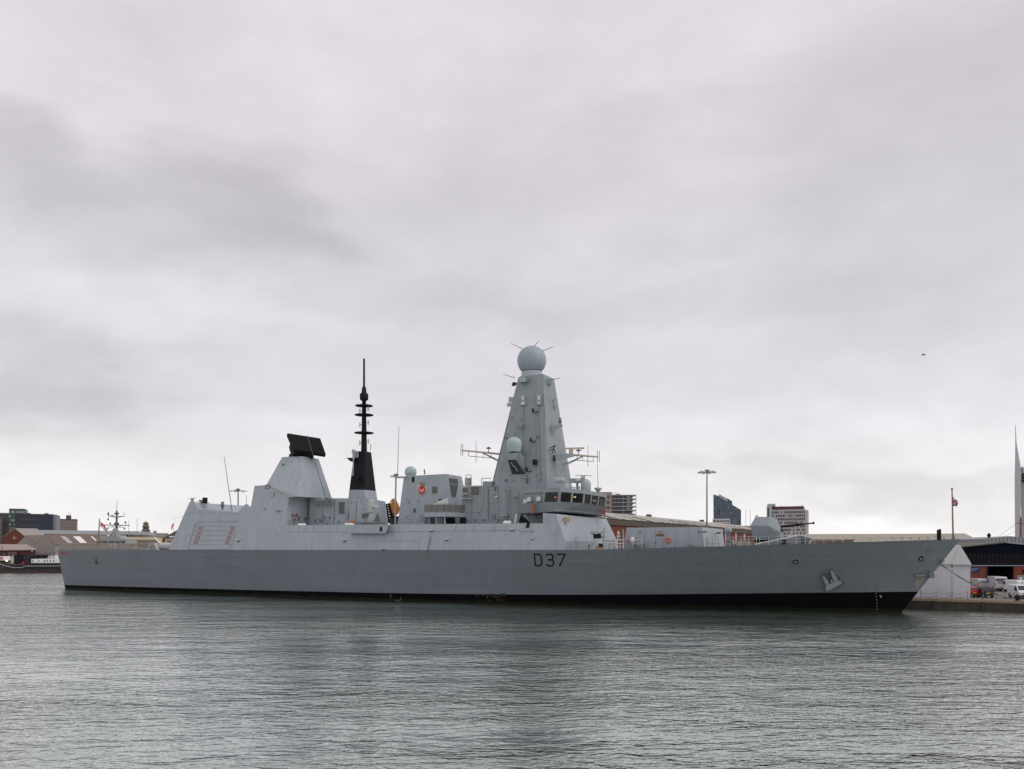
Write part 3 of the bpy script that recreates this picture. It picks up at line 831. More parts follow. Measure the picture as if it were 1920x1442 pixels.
# ship's crest
def z7(x, y): return (720 + x / 8, 860 + y / 8)
ccx, ccy = z7(572, 447)
MC = Matrix.Rotation(R(90) - math.atan2(ubb - ut, P(800, 890, 3).z - P(800, 986, 3).z), 3, 'X')
cc_ = U_(ccx, ccy, .05); kk = mpx(ccx, ccy, 4)
crest = MB().lathe(cc_, [(11.2 / kk, -.1), (11.2 / kk, .06)], 28, False, MC).build('ship_crest', mat('crest_grey', (.46, .50, .51), .5), uptake)
q0 = U_(*z7(568, 470), .12)
MB().lathe(q0, [(8.3 / kk, -.1), (8.3 / kk, .05)], 24, False, MC).build('crest_ring', GOLD, crest)
MB().lathe(q0, [(7.0 / kk, -.1), (7.0 / kk, .09)], 24, False, MC).build('crest_field', mat('crest_red', (.62, .02, .02), .5), crest)
mb = MB(); stroke(mb, [z7(*p) for p in [(537, 462), (545, 482), (565, 492), (585, 482), (594, 455)]], 1.5, U_, .30)
mb.build('crest_horn', WHITE, crest)
mb = MB().hull([U_(*z7(*p), o) for p in [(545, 408), (600, 408), (606, 385), (540, 385)] for o in (.1, .28)])
for x in (545, 572, 600): mb.hull([U_(*z7(*p), o) for p in [(x - 8, 390), (x + 8, 390), (x + 5, 355), (x - 5, 355)] for o in (.1, .26)])
mb.build('crest_crown', GOLD, crest)
louvre(*z7(757, 470), 9.5, 13, uptake, U_)
fitting(*z7(455, 778), 4, 8, .1, BROWNL, uptake, U_, 'vent')
# louvre panel on the forward face
sF = lambda py: P(836 + 20 * (py - 889) / 97, py, ubs(py)).x
def UF(px, py, o=0.0): return PS(px, py, sF(py) + o)
lf = [z7(975, 290), z7(1105, 305), z7(1113, 400), z7(1075, 575), z7(1018, 570)]
lo = MB().hull([UF(x, y, o) for x, y in lf for o in (-.05, .05)]).build('intake_louvre', mat('intake_dark', (.075, .08, .095), .6, var=.15, vscale=6, stretch=(.3, .3, 3)), uptake)
mb = MB(); stroke(mb, [z7(985, 378), z7(1110, 392)], 1.0, UF, .07); mb.build('louvre_bar', PAINT, lo)
# platform with screened rail and covered gun
def z7p(x, y, b_): return P(*z7(x, y), b_)
mb = MB()
pl = [z7p(610, 812, 8.0), z7p(905, 812, 8.0), z7p(1245, 820, 4.6), z7p(1245, 820, 3.0), z7p(610, 812, 3.0)]
zA = pl[0].z
for p_ in pl: p_.z = zA
mb.prism(pl, (0, 0, -.62)); platf = mb.build('gun_platform', PAINT, ship)
for x in (785, 910, 675): MB().tube(z7p(x, 858, 7.2), z7p(x + 4, 980, 7.2), .16).build('platform_stanchion', PAINT, platf)
scr = MB()
pr = [pl[0], pl[1], pl[2]]
for a, e in zip(pr, pr[1:]):
    scr.add([a + Vector((0, 0, .1)), e + Vector((0, 0, .1)), e + Vector((0, 0, 1.15)), a + Vector((0, 0, 1.15))], [(0, 1, 2, 3)])
    nn = int((e - a).length / 1.2) + 1
    for i in range(nn + 1):
        p_ = a.lerp(e, i / nn); scr.tube(p_, p_ + Vector((0, 0, 1.3)), .035)
# the screen gets a little thickness
for i in range(len(scr.v)): pass
scr.build('platform_screen', TAN, platf)
gcn = z7p(880, 700, 6.6)
cg = MB()
rr = random.Random(3)
cg.hull([z7p(x + rr.uniform(-6, 6), y, b_) for x, y in [(735, 720), (760, 672), (800, 645), (860, 650), (900, 608), (950, 590), (960, 640), (955, 700), (840, 720)] for b_ in (6.0, 7.1)])
cgo = cg.build('covered_gun', CANVAS, ship, 'light gun hidden under a pale tied canvas cover')
MB().tube(z7p(880, 640, 6.6), z7p(745, 652, 6.6), .13, .07).build('gun_barrel', STEEL, cgo)
MB().box(z7p(850, 622, 6.6), (.5, .4, .3)).build('gun_sight', BLACK, cgo)
# near-black panels on the walls, painted shade below the platform and bridge wing
SHADE = mat('panel_shade_dark', (.018, .022, .026), .8, spec=.1)
MB().hull([U_(x, y, o) for x, y in [(830, 969), (853, 969), (853, 982), (830, 982)] for o in (-.05, .03)]).build('shade_panel', SHADE, uptake)
for x, w_ in ((635, 7), (715, 10)):
    fitting(z7(x, 940)[0], z7(x, 940)[1], w_, 10, .08, BROWNL, uptake, U_, 'vent')

# ---- mid deckhouse under the mast
bM = 4.9
mh = MB().sym([P(x, y, bM) for x, y in [(862, 986), (869, 911), (905, 910.3), (905, 902.5), (922, 902.5), (922, 914), (1033, 914), (1033, 986)]])
mid_h = mh.build('mid_deckhouse', MASTP, ship)
def M_(px, py, o=0.0): return P(px, py, bM + o)
louvre(*z7(1365, 485), 16, 16, mid_h, M_)
louvre(*z7(1220, 475), 10, 9, mid_h, M_)
louvre(*z7(1670, 450), 4.5, 10, mid_h, M_)
louvre(1023 - 35, 901.5, 6, 11, mid_h, lambda a, b_, o=0.: P(a, b_, 4.6 + o))
ld = MB()
for y in (520, 590): ld.hull([M_(*z7(x, y_), o) for x, y_ in [(1145, y), (1320 if y == 590 else 1255, y), (1320 if y == 590 else 1255, y + 16), (1145, y + 16)] for o in (0, .8)])
ld.build('equipment_shelf', PAINT, mid_h)
fl_ = MB().hull([M_(*z7(x, y), o) for x, y in [(1660, 560), (1700, 560), (1700, 582), (1660, 582)] for o in (0, .4)]); fl_.build('floodlight', LENS, mid_h)
for x in (1245, 1355, 1490, 1705, 1838): fitting(*z7(x, 925), 2.2, 4, .3, LINE, mid_h, M_, 'deck_fitting')
for x in (1778, 1828): fitting(*z7(x, 850), 5, 4, .3, PAINT, mid_h, M_, 'junction_box')
mb = MB()
for x in (1712, 1570, 1895): stroke(mb, [z7(x, 420), z7(x + 8, 960)], .3, M_, .03)
stroke(mb, [z7(1495, 420), z7(1490, 720), z7(1450, 800), z7(1100, 812)], .3, M_, .03)
mb.build('pipe_run', LINE, mid_h)
MB().hull([M_(x, y, o) for x, y in [(862, 970), (874, 970), (874, 982), (862, 982)] for o in (-.05, .03)]).build('shade_panel', SHADE, mid_h)  # dark panel standing for shade under the platform end
MB().hull([M_(x, y, o) for x, y in [(977, 964), (1017, 964), (1017, 980), (972, 980)] for o in (-.05, .03)]).build('shade_panel', SHADE, mid_h)  # dark panel standing for shade beneath the bridge wing
# vent drum and pipe goose-necks on its roof
dz = P(878, 910, 3)
MB().lathe(dz, [(.52, 0), (.52, 1.05), (.48, 1.1)], 16).build('vent_drum', mat('vent_streaked', (.33, .31, .30), .6, var=.3, vscale=2), mid_h)
mb = MB(); mb.path([P(873.5, 897, 3), P(873.5, 892, 3), P(875, 890.5, 3), P(882, 890.5, 3), P(883.5, 892, 3), P(883.5, 897, 3)], .06); mb.build('lifting_hoop', PAINT, mid_h)
mb = MB(); mb.path([P(903, 909, 4), P(903, 898, 4), P(904.5, 896.8, 4), P(921, 896.8, 4)], .06); mb.build('hand_rail', PAINT, mid_h)

# ---- main mast
bT_, bB_ = 1.95, 4.5
top_pts = [P(974.5, 704.5, bT_), P(1018.5, 702.5, bT_)]
bot_pts = [P(927, 914, bB_ + .25), P(1026, 916, bB_ + .25)]
btf = bsolve(1020, 705, 1028); bbf = bsolve(1040, 917, 1068)
zT = (top_pts[0].z + top_pts[1].z) / 2
for p_ in top_pts: p_.z = zT
extra = [P(971.5, 706, bT_ - .75), P(1020, 704, btf), P(920.5, 914, bB_ - 1.1), P(1040, 917, bbf)]
extra[0].z = extra[1].z = zT
mast = MB().symhull(top_pts + bot_pts + extra).build('main_mast', MASTP, ship)
# lower skirt of the mast down to deck
low = MB().symhull([p_ for p_ in bot_pts] + [P(1040, 917, bbf), P(1026, 986, bB_ + .5), P(1040, 986, bbf)] + [P(1000, 916, bB_ + .25), P(1000, 986, bB_ + .5)])
low.build('mast_skirt', MASTP, ship)
def mbh(py): return bT_ + (bB_ + .25 - bT_) * (py - 703.5) / (915 - 703.5)
def K_(px, py, o=0.0): return P(px, py, mbh(py) + o)
def z9(x, y): return (900 + x / 8.48, 630 + y / 8.48)
gcx = -49.4
km = mpx(997, 676, 0)
gz = P(997, 676.3, 0)
ctop = (top_pts[0].x + top_pts[1].x) / 2
MB().sphere((gz.x, 0, gz.z), 27.4 / km, 40, 24, -.72).build('radar_globe', GLOBE, mast)
MB().lathe((gz.x, 0, zT - .05), [(21 / km, 0), (21 / km, .18), (19.3 / km, .5), (19.3 / km, 1.0)], 32).build('globe_collar', DOMEG, mast)
for a, e in (((695, 214), (492, 118)), ((825, 203), (935, 78)), ((985, 242), (1165, 170)), ((555, 665), (370, 610)), ((895, 655), (935, 600)), ((1120, 695), (1275, 670))):
    MB().tube(P(*z9(*a), .9), P(*z9(*e), .9 if a[1] > 500 else .6), .055, .035, 6).build('lightning_rod', LINE, mast)
# boxes near the mast head
MB().hull([K_(*z9(x, y), o) for x, y in [(612, 660), (728, 648), (740, 725), (632, 735)] for o in (-.1, .75)]).build('sensor_box', PAINT, mast)
MB().hull([K_(*z9(x, y), o) for x, y in [(735, 645), (768, 665), (772, 735), (745, 730)] for o in (-.1, .5)]).build('sensor_box', MASTP, mast)
MB().hull([P(*z9(x, y), b_) for x, y in [(1010, 680), (1125, 690), (1143, 762), (1015, 765)] for b_ in (-.6, .9)]).build('sensor_box', PAINT, mast)
MB().hull([P(*z9(x, y), b_) for x, y in [(520, 730), (575, 740), (560, 797), (502, 795)] for b_ in (.2, .7)]).tube(P(*z9(540, 765), .45), Vector((ctop, -.4, P(*z9(540, 765), .45).z)), .15).build('sensor_box', BLACK, mast)
for (x, y, col) in ((683, 1030, PAINT), (937, 1025, PAINT)):
    f = MB().hull([K_(*z9(x + i, y + j), o) for i in (-36, 36) for j in (-85, 75) for o in (0, .18)]).build('light_panel', DOMEG, mast)
    MB().tube(K_(*z9(x - 4, y - 70), .35), K_(*z9(x - 4, y - 5), .35), .17, n=10).build('lamp', LIGHTG, f)
    MB().hull([K_(*z9(x + i, y + j), o) for i in (-30, 30) for j in (20, 62) for o in (.1, .5)]).build('lamp_box', GREEN if x > 800 else LIGHTG, f)
MB().hull([P(*z9(x, y), 1.3 + o) for x, y in [(1050, 965), (1098, 968), (1115, 1130), (1080, 1125)] for o in (-.9, -.4)]).build('light_panel', DOMEG, mast)
for (x0, y0, x1, y1, b_) in ((1150, 1005, 1185, 1085, -.8), (1175, 1105, 1205, 1160, -.8), (455, 970, 530, 1060, .6), (430, 1065, 510, 1125, .6)):
    MB().hull([P(*z9(x, y), b_ + o) for x in (x0, x1) for y in (y0, y1) for o in (-.3, .3)]).tube(P(*z9((x0 + x1) / 2, (y0 + y1) / 2), b_), Vector((ctop, -.4, P(*z9((x0 + x1) / 2, (y0 + y1) / 2), b_).z)), .2).build('sensor_box', DOMEG, mast)
def z4(x, y): return (840 + x / 3.516, 630 + y / 3.516)
for (x, y) in ((560, 492), (545, 685), (518, 882)):
    mb = MB(); a = z4(x, y)
    mb.tube(K_(a[0], a[1] - 3.5, .5), K_(a[0], a[1] + 3, .5), .15)
    mb.path([K_(a[0], a[1] + 2, .5), K_(a[0] + 5, a[1] + 4.5, .45), K_(a[0] + 9, a[1] + 2, .1)], .06)
    mb.build('loudhailer', BLACK, mast)
for (x, y) in ((495, 832), (440, 1065), (487, 1090), (380, 672), (585, 662), (378, 950)):
    fitting(*z4(x, y), 3.0, 3.4, .35, LINE, mast, K_, 'fitting')
MB().hull([K_(*z4(x, y), o) for (x, y), o in [((460, 580), 0), ((500, 580), 0), ((500, 610), 0), ((462, 585), 1.1), ((478, 610), .9), ((492, 583), 1.1)]]).build('bracket_wedge', MASTP, mast)
mb = MB()
mb.tube(P(*z4(466, 290), 1.6), P(*z4(304, 935), 4.3), .05)
mb.build('cable_run', mat('cable_brownish', (.16, .12, .11), .7), mast)
mb = MB()
stroke(mb, [z4(628, 380), z4(640, 560)], .8, lambda a, b_, o=0.: K_(a, b_, o), .05)
mb.build('edge_pipe', LINE, mast)
# satellite dome on a bracket with ribbon emblem
bS = mbh(850) + 1.9
ks = mpx(964, 833, bS)
dc = P(964, 832.5, bS)
sat = MB().lathe(dc, [(11.2 / ks, -15.2 / ks), (13.4 / ks, -8 / ks), (14.6 / ks, 0)] + [(14.6 / ks * math.cos(a), 13.2 / ks * math.sin(a)) for a in [i * math.pi / 20 for i in range(1, 10)]] + [(.01, 13.2 / ks)], 28).build('satellite_dome', GREEN, mast)
MB().lathe(dc + Vector((0, 0, -17.5 / ks)), [(10 / ks, 0), (10.5 / ks, 2.6 / ks)], 20).build('dome_collar', BLACK, sat)
def z900(x, y): return (900 + x / 6.556, 780 + y / 6.556)
brk = MB().hull([P(*z900(x, y), b_) for x, y, b_ in [(352, 450, bS + .7), (490, 450, bS + .7), (340, 540, bS + .7), (440, 538, bS + .7), (352, 450, bS - 2), (560, 520, bS - 2.0), (400, 735, bS - 1.6), (562, 722, bS - 1.6)]])
brko = brk.build('dome_bracket', MASTP, mast)
def tq(x, y, o):     # underside plane of the bracket
    f_ = (y - 540) / (728 - 540)
    return P(*z900(x, y), bS + .7 + f_ * (-2.3) + o)
MB().hull([tq(x, y, o) for x, y in [(343, 540), (440, 538), (560, 724), (400, 733)] for o in (.02, .08)]).build('emblem_board', mat('emblem_board_dark', (.045, .06, .058), .5), brko)
for col, off_, w_ in ((BLUE, 0, 3.0), (WHITE, 6, 1.1), (RED, -10, 1.0)):
    mb = MB(); stroke(mb, [z900(x + off_, y) for x, y in [(365, 560), (380, 605), (420, 640), (450, 680), (472, 722)]] if col is BLUE else [z900(x + off_ + 6, y - 6) for x, y in ([(368, 575), (388, 610), (425, 640), (452, 690)] if col is WHITE else [(375, 565), (388, 600)])], w_,
        lambda px, py, o=0.: P(px, py, bS + .7 - 2.3 * ((py - 780) * 6.556 - 540) / 188 + o), .14)
    mb.build('emblem_ribbon', col, brko)
MB().lathe(K_(1003, 866.5, .35), [(.34, -.35), (.34, .35)], 14).build('lamp', BLACK, mast)
# forward arms
arm = MB().hull([P(*z900(x, y), b_) for x, y in [(805, 125), (1015, 105), (1018, 128), (880, 205)] for b_ in (.6, 1.6)]).build('sensor_arm', PAINT, mast)
MB().lathe(P(*z900(985, 85), 1.1), [(.07, -.6), (.07, 0), (.26, .02), (.19, .72), (.02, .73)], 12).build('sensor_pot', STEEL, arm)
arm2 = MB().hull([P(*z900(x, y), b_) for x, y in [(918, 475), (1140, 458), (1158, 500), (930, 555)] for b_ in (1.2, 2.3)]).build('radar_arm', PAINT, mast)
MB().tube(P(*z900(1118, 465), 1.7), P(*z900(1118, 412), 1.7), .3, n=12).build('radar_motor', BEIGE, arm2)
MB().hull([P(*z900(x, y), b_) for x, y in [(975, 392), (1282, 384), (1282, 408), (975, 410)] for b_ in (1.5, 1.95)]).build('radar_bar', BEIGE, arm2)
mb = MB()
for a, e in (((790, 425), (940, 360)), ((770, 440), (800, 515)), ((800, 440), (830, 380)), ((830, 440), (905, 400)), ((900, 365), (920, 460)), ((920, 360), (885, 465))): mb.tube(P(*z900(*a), 2.7), P(*z900(*e), 2.7), .06)
mb.build('bracket_frame', BLACK, mast)
# yardarms, an athwartship pair
for ra_, rt_ in (((950, 852.5, 1.2), (866, 844.5, 3.2)), ((1060, 852, -1.0), (1122, 856.5, -3.4))):
    a_ = P(*ra_); e_ = P(*rt_); dn = Vector((0, 0, -1))
    def yl(f_, z=0.0): return a_.lerp(e_, f_) + Vector((0, 0, z))
    yo = MB().tube(a_, e_, .17, .11, 8)
    yo.build('yardarm', BEIGE, mast); yard = mast.children[-1] if False else [c_ for c_ in mast.children if c_.name.startswith('yardarm')][-1]
    for o_ in (-.35, .35): MB().tube(yl(.0, -1.5) + Vector((o_, 0, 0)), yl(.55, -.05), .07).build('yard_strut', STEEL, yard)
    r_ = MB(); r_.tube(yl(.35, -.75), yl(.85, -.75), .045)
    for k in (.35, .52, .68, .85): r_.tube(yl(k, -.75), yl(k), .04)
    r_.build('yard_footrail', LINE, yard)
    d_ = MB()
    for k in (-.15, .15): d_.tube(yl(1, -.8) + Vector((k, 0, 0)), yl(1, .9) + Vector((k, 0, 0)), .045)
    d_.build('dipole_antenna', LINE, yard)
    MB().lathe(yl(.4, .05), [(.06, 0), (.06, .55), (.45, .6), (.06, .9)], 12).build('disc_antenna', STEEL, yard)
    MB().tube(yl(.68, -1.6), yl(.68, 1.6), .04, .03).build('whip_antenna', LINE, yard)

# ---- bridge
bw_ = 9.75
c1 = P(1043, 940.5, bw_); c2 = P(1040, 959.5, bw_ - .75); a1 = P(977, 944, bw_); a2 = P(962, 963, bw_ - .75)
def lane(v, ds, b_): return Vector((v.x + ds, -b_, v.z))
wing = MB().symhull([c1, c2, a1, a2, lane(c1, 1.95, 4.4), lane(c2, 1.25, 4.4)])
wingo = wing.build('bridge_wing', MASTP, ship)  # shade of the overhang put into the wing's darker grey
mb = MB(); mb.path([lane(c2, .12, bw_ - .62) + Vector((0, 0, .2)), lane(c2, 1.42, 4.45) + Vector((0, 0, .2)), Vector((c2.x + 1.42, 4.45, c2.z + .2))], .07)
mb.build('wing_pipe', PAINT, wingo)
# cabin: sill, posts, roof with see-through panes between
bh = 8.85
k1 = P(1047.5, 922.5, bh); k0 = P(1019, 922.5, bh)          # window head, corner and after end
zh = k1.z; zsill = c1.z + .05
sc_ = k1.x; sa_ = k0.x
cab = [Vector((sa_, -bh, 0)), Vector((sc_, -bh, 0)), Vector((sc_ + 1.6, -4.2, 0)), Vector((sc_ + 1.6, 4.2, 0)), Vector((sc_, bh, 0)), Vector((sa_, bh, 0))]
def at_z(v, z, lean=0.0):
    return Vector((v.x + lean, v.y * (1 + .02 * lean), z))
cabin = MB()
cabin.prism([at_z(v, zsill - .5) for v in cab], (0, 0, .5))
cabin.prism([at_z(Vector((v.x - 3.2 if i in (0, 5) else v.x + .25, v.y * 1.02, 0)), zh) for i, v in enumerate(cab)], (0, 0, .55))
cabo = cabin.build('wheelhouse', MASTP, ship)
MB().box((sa_ - 1.2, 0, (zsill + zh) / 2), (2.4, 2 * bh - .3, zh - zsill - .01)).build('cabin_after_wall', MASTP, cabo)
MB().box((sa_ + .12, 0, (zsill + zh) / 2), (.2, 2 * bh - .6, zh - zsill - .02)).build('cabin_dark_sheet', BLACK, cabo)  # black sheet added so the cabin looks dim behind the panes
segs = [(cab[0], cab[1], 1), (cab[1], cab[2], 2), (cab[2], cab[3], 3), (cab[3], cab[4], 2), (cab[4], cab[5], 1)]
for a, e, n in segs:
    for i in range(n):
        p_, q_ = a.lerp(e, i / n), a.lerp(e, (i + 1) / n)
        d_ = (q_ - p_).normalized(); nr_ = Vector((d_.y, -d_.x, 0))
        f0, f1 = p_ + d_ * .16, q_ - d_ * .16
        pane = MB().prism([at_z(f0, zsill + .02, 0), at_z(f1, zsill + .02, 0), at_z(f1, zh - .02, .18), at_z(f0, zh - .02, .18)], nr_ * .04)
        pane.build('window', BGLASS, cabo)
    for i in range(n + 1):
        p_ = a.lerp(e, i / n); d_ = (e - a).normalized()
        MB().hull([at_z(p_ + d_ * x + Vector((d_.y, -d_.x, 0)) * y, z, .18 if z > zsill + .1 else 0) for x in (-.16, .16) for y in (-.12, .1) for z in (zsill - .02, zh + .02)]).build('window_post', MASTP, cabo)
con = MB().box((sc_ - .6, 0, zsill + .35), (1.2, 14, .7)); con.build('helm_console', BLACK, cabo)
for y, z_, m in ((-6.5, .75, LAMPO), (-3.9, .6, LAMPW), (.5, 1.2, LAMPW), (4.2, .9, LAMPO)):
    MB().box((sc_ - 1.5, y, zsill + z_), (.2, .42, .14)).build('cabin_lamp', m, cabo)
MB().hull([P(x, y, b_) for x, y in [(997, 945), (1001.5, 944.5), (999.5, 963), (996, 963)] for b_ in (bw_ - .05, bw_ + .3)]).build('orange_stowage', mat('orange_red_cover', (.45, .09, .03), .6, var=.1), wingo)
for x, y in ((985, 941), (1010, 936), (992, 937)):
    MB().lathe(P(x, y, 9.0), [(.3, -.3), (.38, 0), (.22, .35)], 12).build('searchlight', LIGHTG, wingo)
# roof gear
rz = zh + .55
rg = MB()
def roof_px(px, py): return P(px, py, 6.0)
v = P(1049, 915, 7.2); MB().box((v.x, v.y, rz + .35), (2.2, 1.4, .8)).build('roof_plinth', PAINT, cabo)
d1 = MB().tube((v.x - .4, v.y, rz + 1.15), (v.x + .4, v.y, rz + 1.15), .42, n=16); d1.sphere((v.x - .4, v.y, rz + 1.15), .4, 12, 8); d1.sphere((v.x + .4, v.y, rz + 1.15), .4, 12, 8)
d1.build('electro_optical_director', DOMEG, cabo)
MB().box((v.x, v.y, rz + .9), (.9, .6, .6)).build('director_foot', STEEL, cabo)
v = P(1098.5, 912, 1.0); kd = mpx(1098, 912, 1)
MB().lathe((v.x, v.y, rz), [(9.4 / kd, .15), (9.6 / kd, .2), (9.6 / kd, 1.0)] + [(9.6 / kd * math.cos(a), 1.0 + 10.2 / kd * math.sin(a)) for a in [i * math.pi / 16 for i in range(1, 8)]] + [(.01, 1 + 10.2 / kd)], 22).build('satellite_dome', DOMEG, cabo)
pa = P(1066, 902, .5); pb = P(1097, 901.5, .5)
MB().hull([P(x, y, b_) for x, y in [(1066, 897), (1097, 897), (1097, 902), (1090, 906), (1066, 906)] for b_ in (0, 1.2)]).build('radar_gantry', PAINT, cabo)
MB().tube(P(1082.5, 905, .6), Vector((P(1082.5, 905, .6).x, P(1082.5, 905, .6).y, rz)), .18).build('gantry_post', PAINT, cabo)
MB().tube(P(1093, 897, .6), P(1093, 892.5, .6), .3, n=12).build('radar_motor', LIGHTG, cabo)
MB().hull([P(x, y, b_) for x, y in [(1078, 890.3), (1110, 891.7), (1110, 893), (1078, 891.6)] for b_ in (.4, .8)]).build('navigation_radar', BEIGE, cabo)
MB().sphere(P(1083, 900, 1.4), .34, 14, 8).build('small_dome', LIGHTG, cabo)
v = P(1121.5, 917, -2.5)
MB().lathe((v.x, v.y, rz), [(.3, 0), (.3, .4), (.55, .5), (.55, .75), (.15, .8)], 16).build('disc_antenna', GREEN, cabo)
MB().tube((v.x, v.y, rz + .7), P(1120, 868, -2.5), .045, .03).build('whip_antenna', LINE, cabo)
for x, y in ((1071, 916), (1077, 918), (1086, 917)):
    MB().lathe(P(x, y, 2), [(.08, -.6), (.08, .2), (.3, .25), (.05, .42)], 10).build('disc_antenna', LIGHTG, cabo)
# underside recess: gap beneath the wing, painted shade on the wall behind; a prop holds the wing end
MB().tube(P(968.5, 963, 9.5), P(965.5, 981, 9.5), .14).build('wing_prop', LIGHTG, wingo)
MB().hull([T(x, y, o) for x, y in [(985.5, 990), (988, 980), (994, 980), (992, 990)] for o in (-.03, .02)]).build('bulwark_notch', BLACK, waist)
MB().hull([T(x, y, o) for x, y in [(976, 993.5), (1001, 993.5), (1001, 996), (976, 996)] for o in (-.03, .12)]).build('bulwark_lip', PAINT, waist)
fit_ = P(1064, 974, 8.3)
MB().box(fit_, (.8, .5, .7)).build('hose_reel', mat('reel_cream', (.45, .38, .30), .7, var=.4, vscale=2.5), bfront)
mb = MB()
mb.tube(P(1083, 1029, 8.6), P(1083, 1008, 8.6), .03); mb.tube(P(1079, 1008, 8.6), P(1083, 1008, 8.6), .03); mb.tube(P(1079, 1008, 8.6), P(1080, 1029, 8.6), .03)
mb.build('access_ladder', LINE, bfront)

# ---- foredeck: missile silo block, lattice gear, gun, breakwater
vs_ = bsolve(1316, 988.5, 1354.5)
VB = vs_
vb = MB().sym([P(x, y, VB) for x, y in [(1175, 989.3), (1316, 988.2), (1321, 1029), (1167, 1031)]])
silo = vb.build('missile_silo', PAINT, ship)
def V_(px, py, o=0.0): return P(px, py, VB + o)
def z10(x, y): return (1100 + x / 5.3333, 860 + y / 5.3333)
for x in (583, 690, 888, 1018): seam([z10(x, 690), z10(x - 2, 890)], .25, V_, .01, silo)
seam([z10(690, 775), z10(770, 775), z10(770, 885)], .3, V_, .015, silo)
for x, y in ((530, 730), (736, 729), (1120, 728)):
    f = fitting(*z10(x, y), 4.6, 1.5, .4, STEEL, silo, V_, 'floodlight')
sf = P(1317, 992, VB).x
fr_ = lambda px, py, o=0.0: PS(px, py, sf + .1 + (py - 988) / 41 * .45 + o)
for x, y in ((1180, 732), (1320, 744)):
    MB().box(fr_(*z10(x, y), .25), (.5, .7, .25)).build('floodlight', STEEL, silo)
npl = MB().hull([V_(*z10(x, y), o) for x, y in [(696, 754), (771, 754), (771, 773), (696, 773)] for o in (0, .07)]).build('name_board', mat('board_brown', (.16, .06, .045), .5), silo)
side_text('name_lettering', 'DUNCAN', .30, GOLD, V_(*z10(733.5, 763.5), .085), npl)
mb = MB(); stroke(mb, [z10(690, 825), z10(690, 852)], .7, V_, .08); mb.build('door_handle', BLACK, silo)
def deckz(s): return zdk(s)
def edge_pt(s, inset=0.12): return Vector((s, -(hb(s, zdk(s)) - inset), zdk(s)))
def rail_run(s0, s1, n, h=1.05, wires=3, inset=.15, name='guard_rail', parent=ship, m=LIGHTG, r=.035):
    q = MB(); ps = [edge_pt(s0 + (s1 - s0) * i / n, inset) for i in range(n + 1)]
    for p_ in ps: q.tube(p_, p_ + Vector((0, 0, h)), r, n=6)
    for k in range(wires):
        z_ = h * (k + 1) / wires - .02
        for a, e in zip(ps, ps[1:]): q.tube(a + Vector((0, 0, z_)), e + Vector((0, 0, z_)), r * .45, n=4)
    return q.build(name, m, parent)
def s_at(px, b_=9.0):
    b2 = b_
    for _ in range(10):
        q = P(px, 1029, b2); b2 = hb(q.x, zdk(q.x))
    return q.x
rail_run(s_at(1190), s_at(1324), 5, m=STEEL, r=.02)
rail_run(s_at(1325), s_at(1347), 2, 1.2, m=STEEL)
rail_run(s_at(1360), s_at(1418), 4, 1.1, r=.026)
rail_run(s_at(1424), s_at(1580), 9, 1.05, r=.024)
rail_run(s_at(1585), s_at(1770), 12, .4, 1, m=STEEL, r=.02)
# gun
gb = lambda x, y, b_: P(1400 + x / 11.094, 900 + y / 11.094, b_)
gpts = [gb(185, 765, .85), gb(480, 768, .85), gb(82, 935, 1.75), gb(90, 955, 1.8), gb(450, 952, 1.9), gb(130, 1240, 1.55), gb(700, 1238, 1.45), gb(625, 858, .95), gb(692, 1075, 1.5), gb(690, 965, .9)]
gun = MB().symhull(gpts).build('gun_turret', mat('turret_grey', (.25, .29, .31), .5, var=.04, vscale=.8, streak=.04), ship)
mb = MB()
mb.hull([gb(x, y, b_) for x, y in [(640, 862), (668, 870), (772, 1080), (745, 1085)] for b_ in (-.28, .28)]); 
mb.hull([gb(x, y, b_) for x, y in [(690, 960), (720, 960), (735, 1000), (705, 1000)] for b_ in (-.3, .3)])
mb.build('gun_slot', BLACK, gun)
mb = MB(); g0 = gb(700, 972, 0); g1 = gb(1120, 925, 0); g2 = gb(1370, 898, 0); g3 = gb(1410, 893, 0)
mb.tube(g0, g1, .15, .12, 12); mb.tube(g1, g2, .10, .085, 12); mb.tube(g2, g3, .15, .15, 12); mb.tube(gb(1030, 934, 0), gb(1100, 927, 0), .19, .19, 12)
mb.build('gun_barrel', BLACK, gun)
gc2 = (gb(130, 1240, 0) + gb(700, 1238, 0)) / 2
MB().lathe((gc2.x, 0, zdk(gc2.x) - .1), [(1.5, 0), (1.5, gc2.z - zdk(gc2.x) + .12)], 20, False).build('turret_ring', BLACK, gun)
MB().torus(gb(208, 762, .5), .16, .05, Matrix.Rotation(R(90), 3, 'X')).build('lifting_eye', LINE, gun)
mb = MB()
stroke(mb, [(1400 + 135 / 11.094, 900 + 1090 / 11.094), (1400 + 690 / 11.094, 900 + 1085 / 11.094)], .25, lambda a, b_, o=0.: P(a, b_, 1.66 + o), .02)
mb.build('turret_seam', LINE, gun)
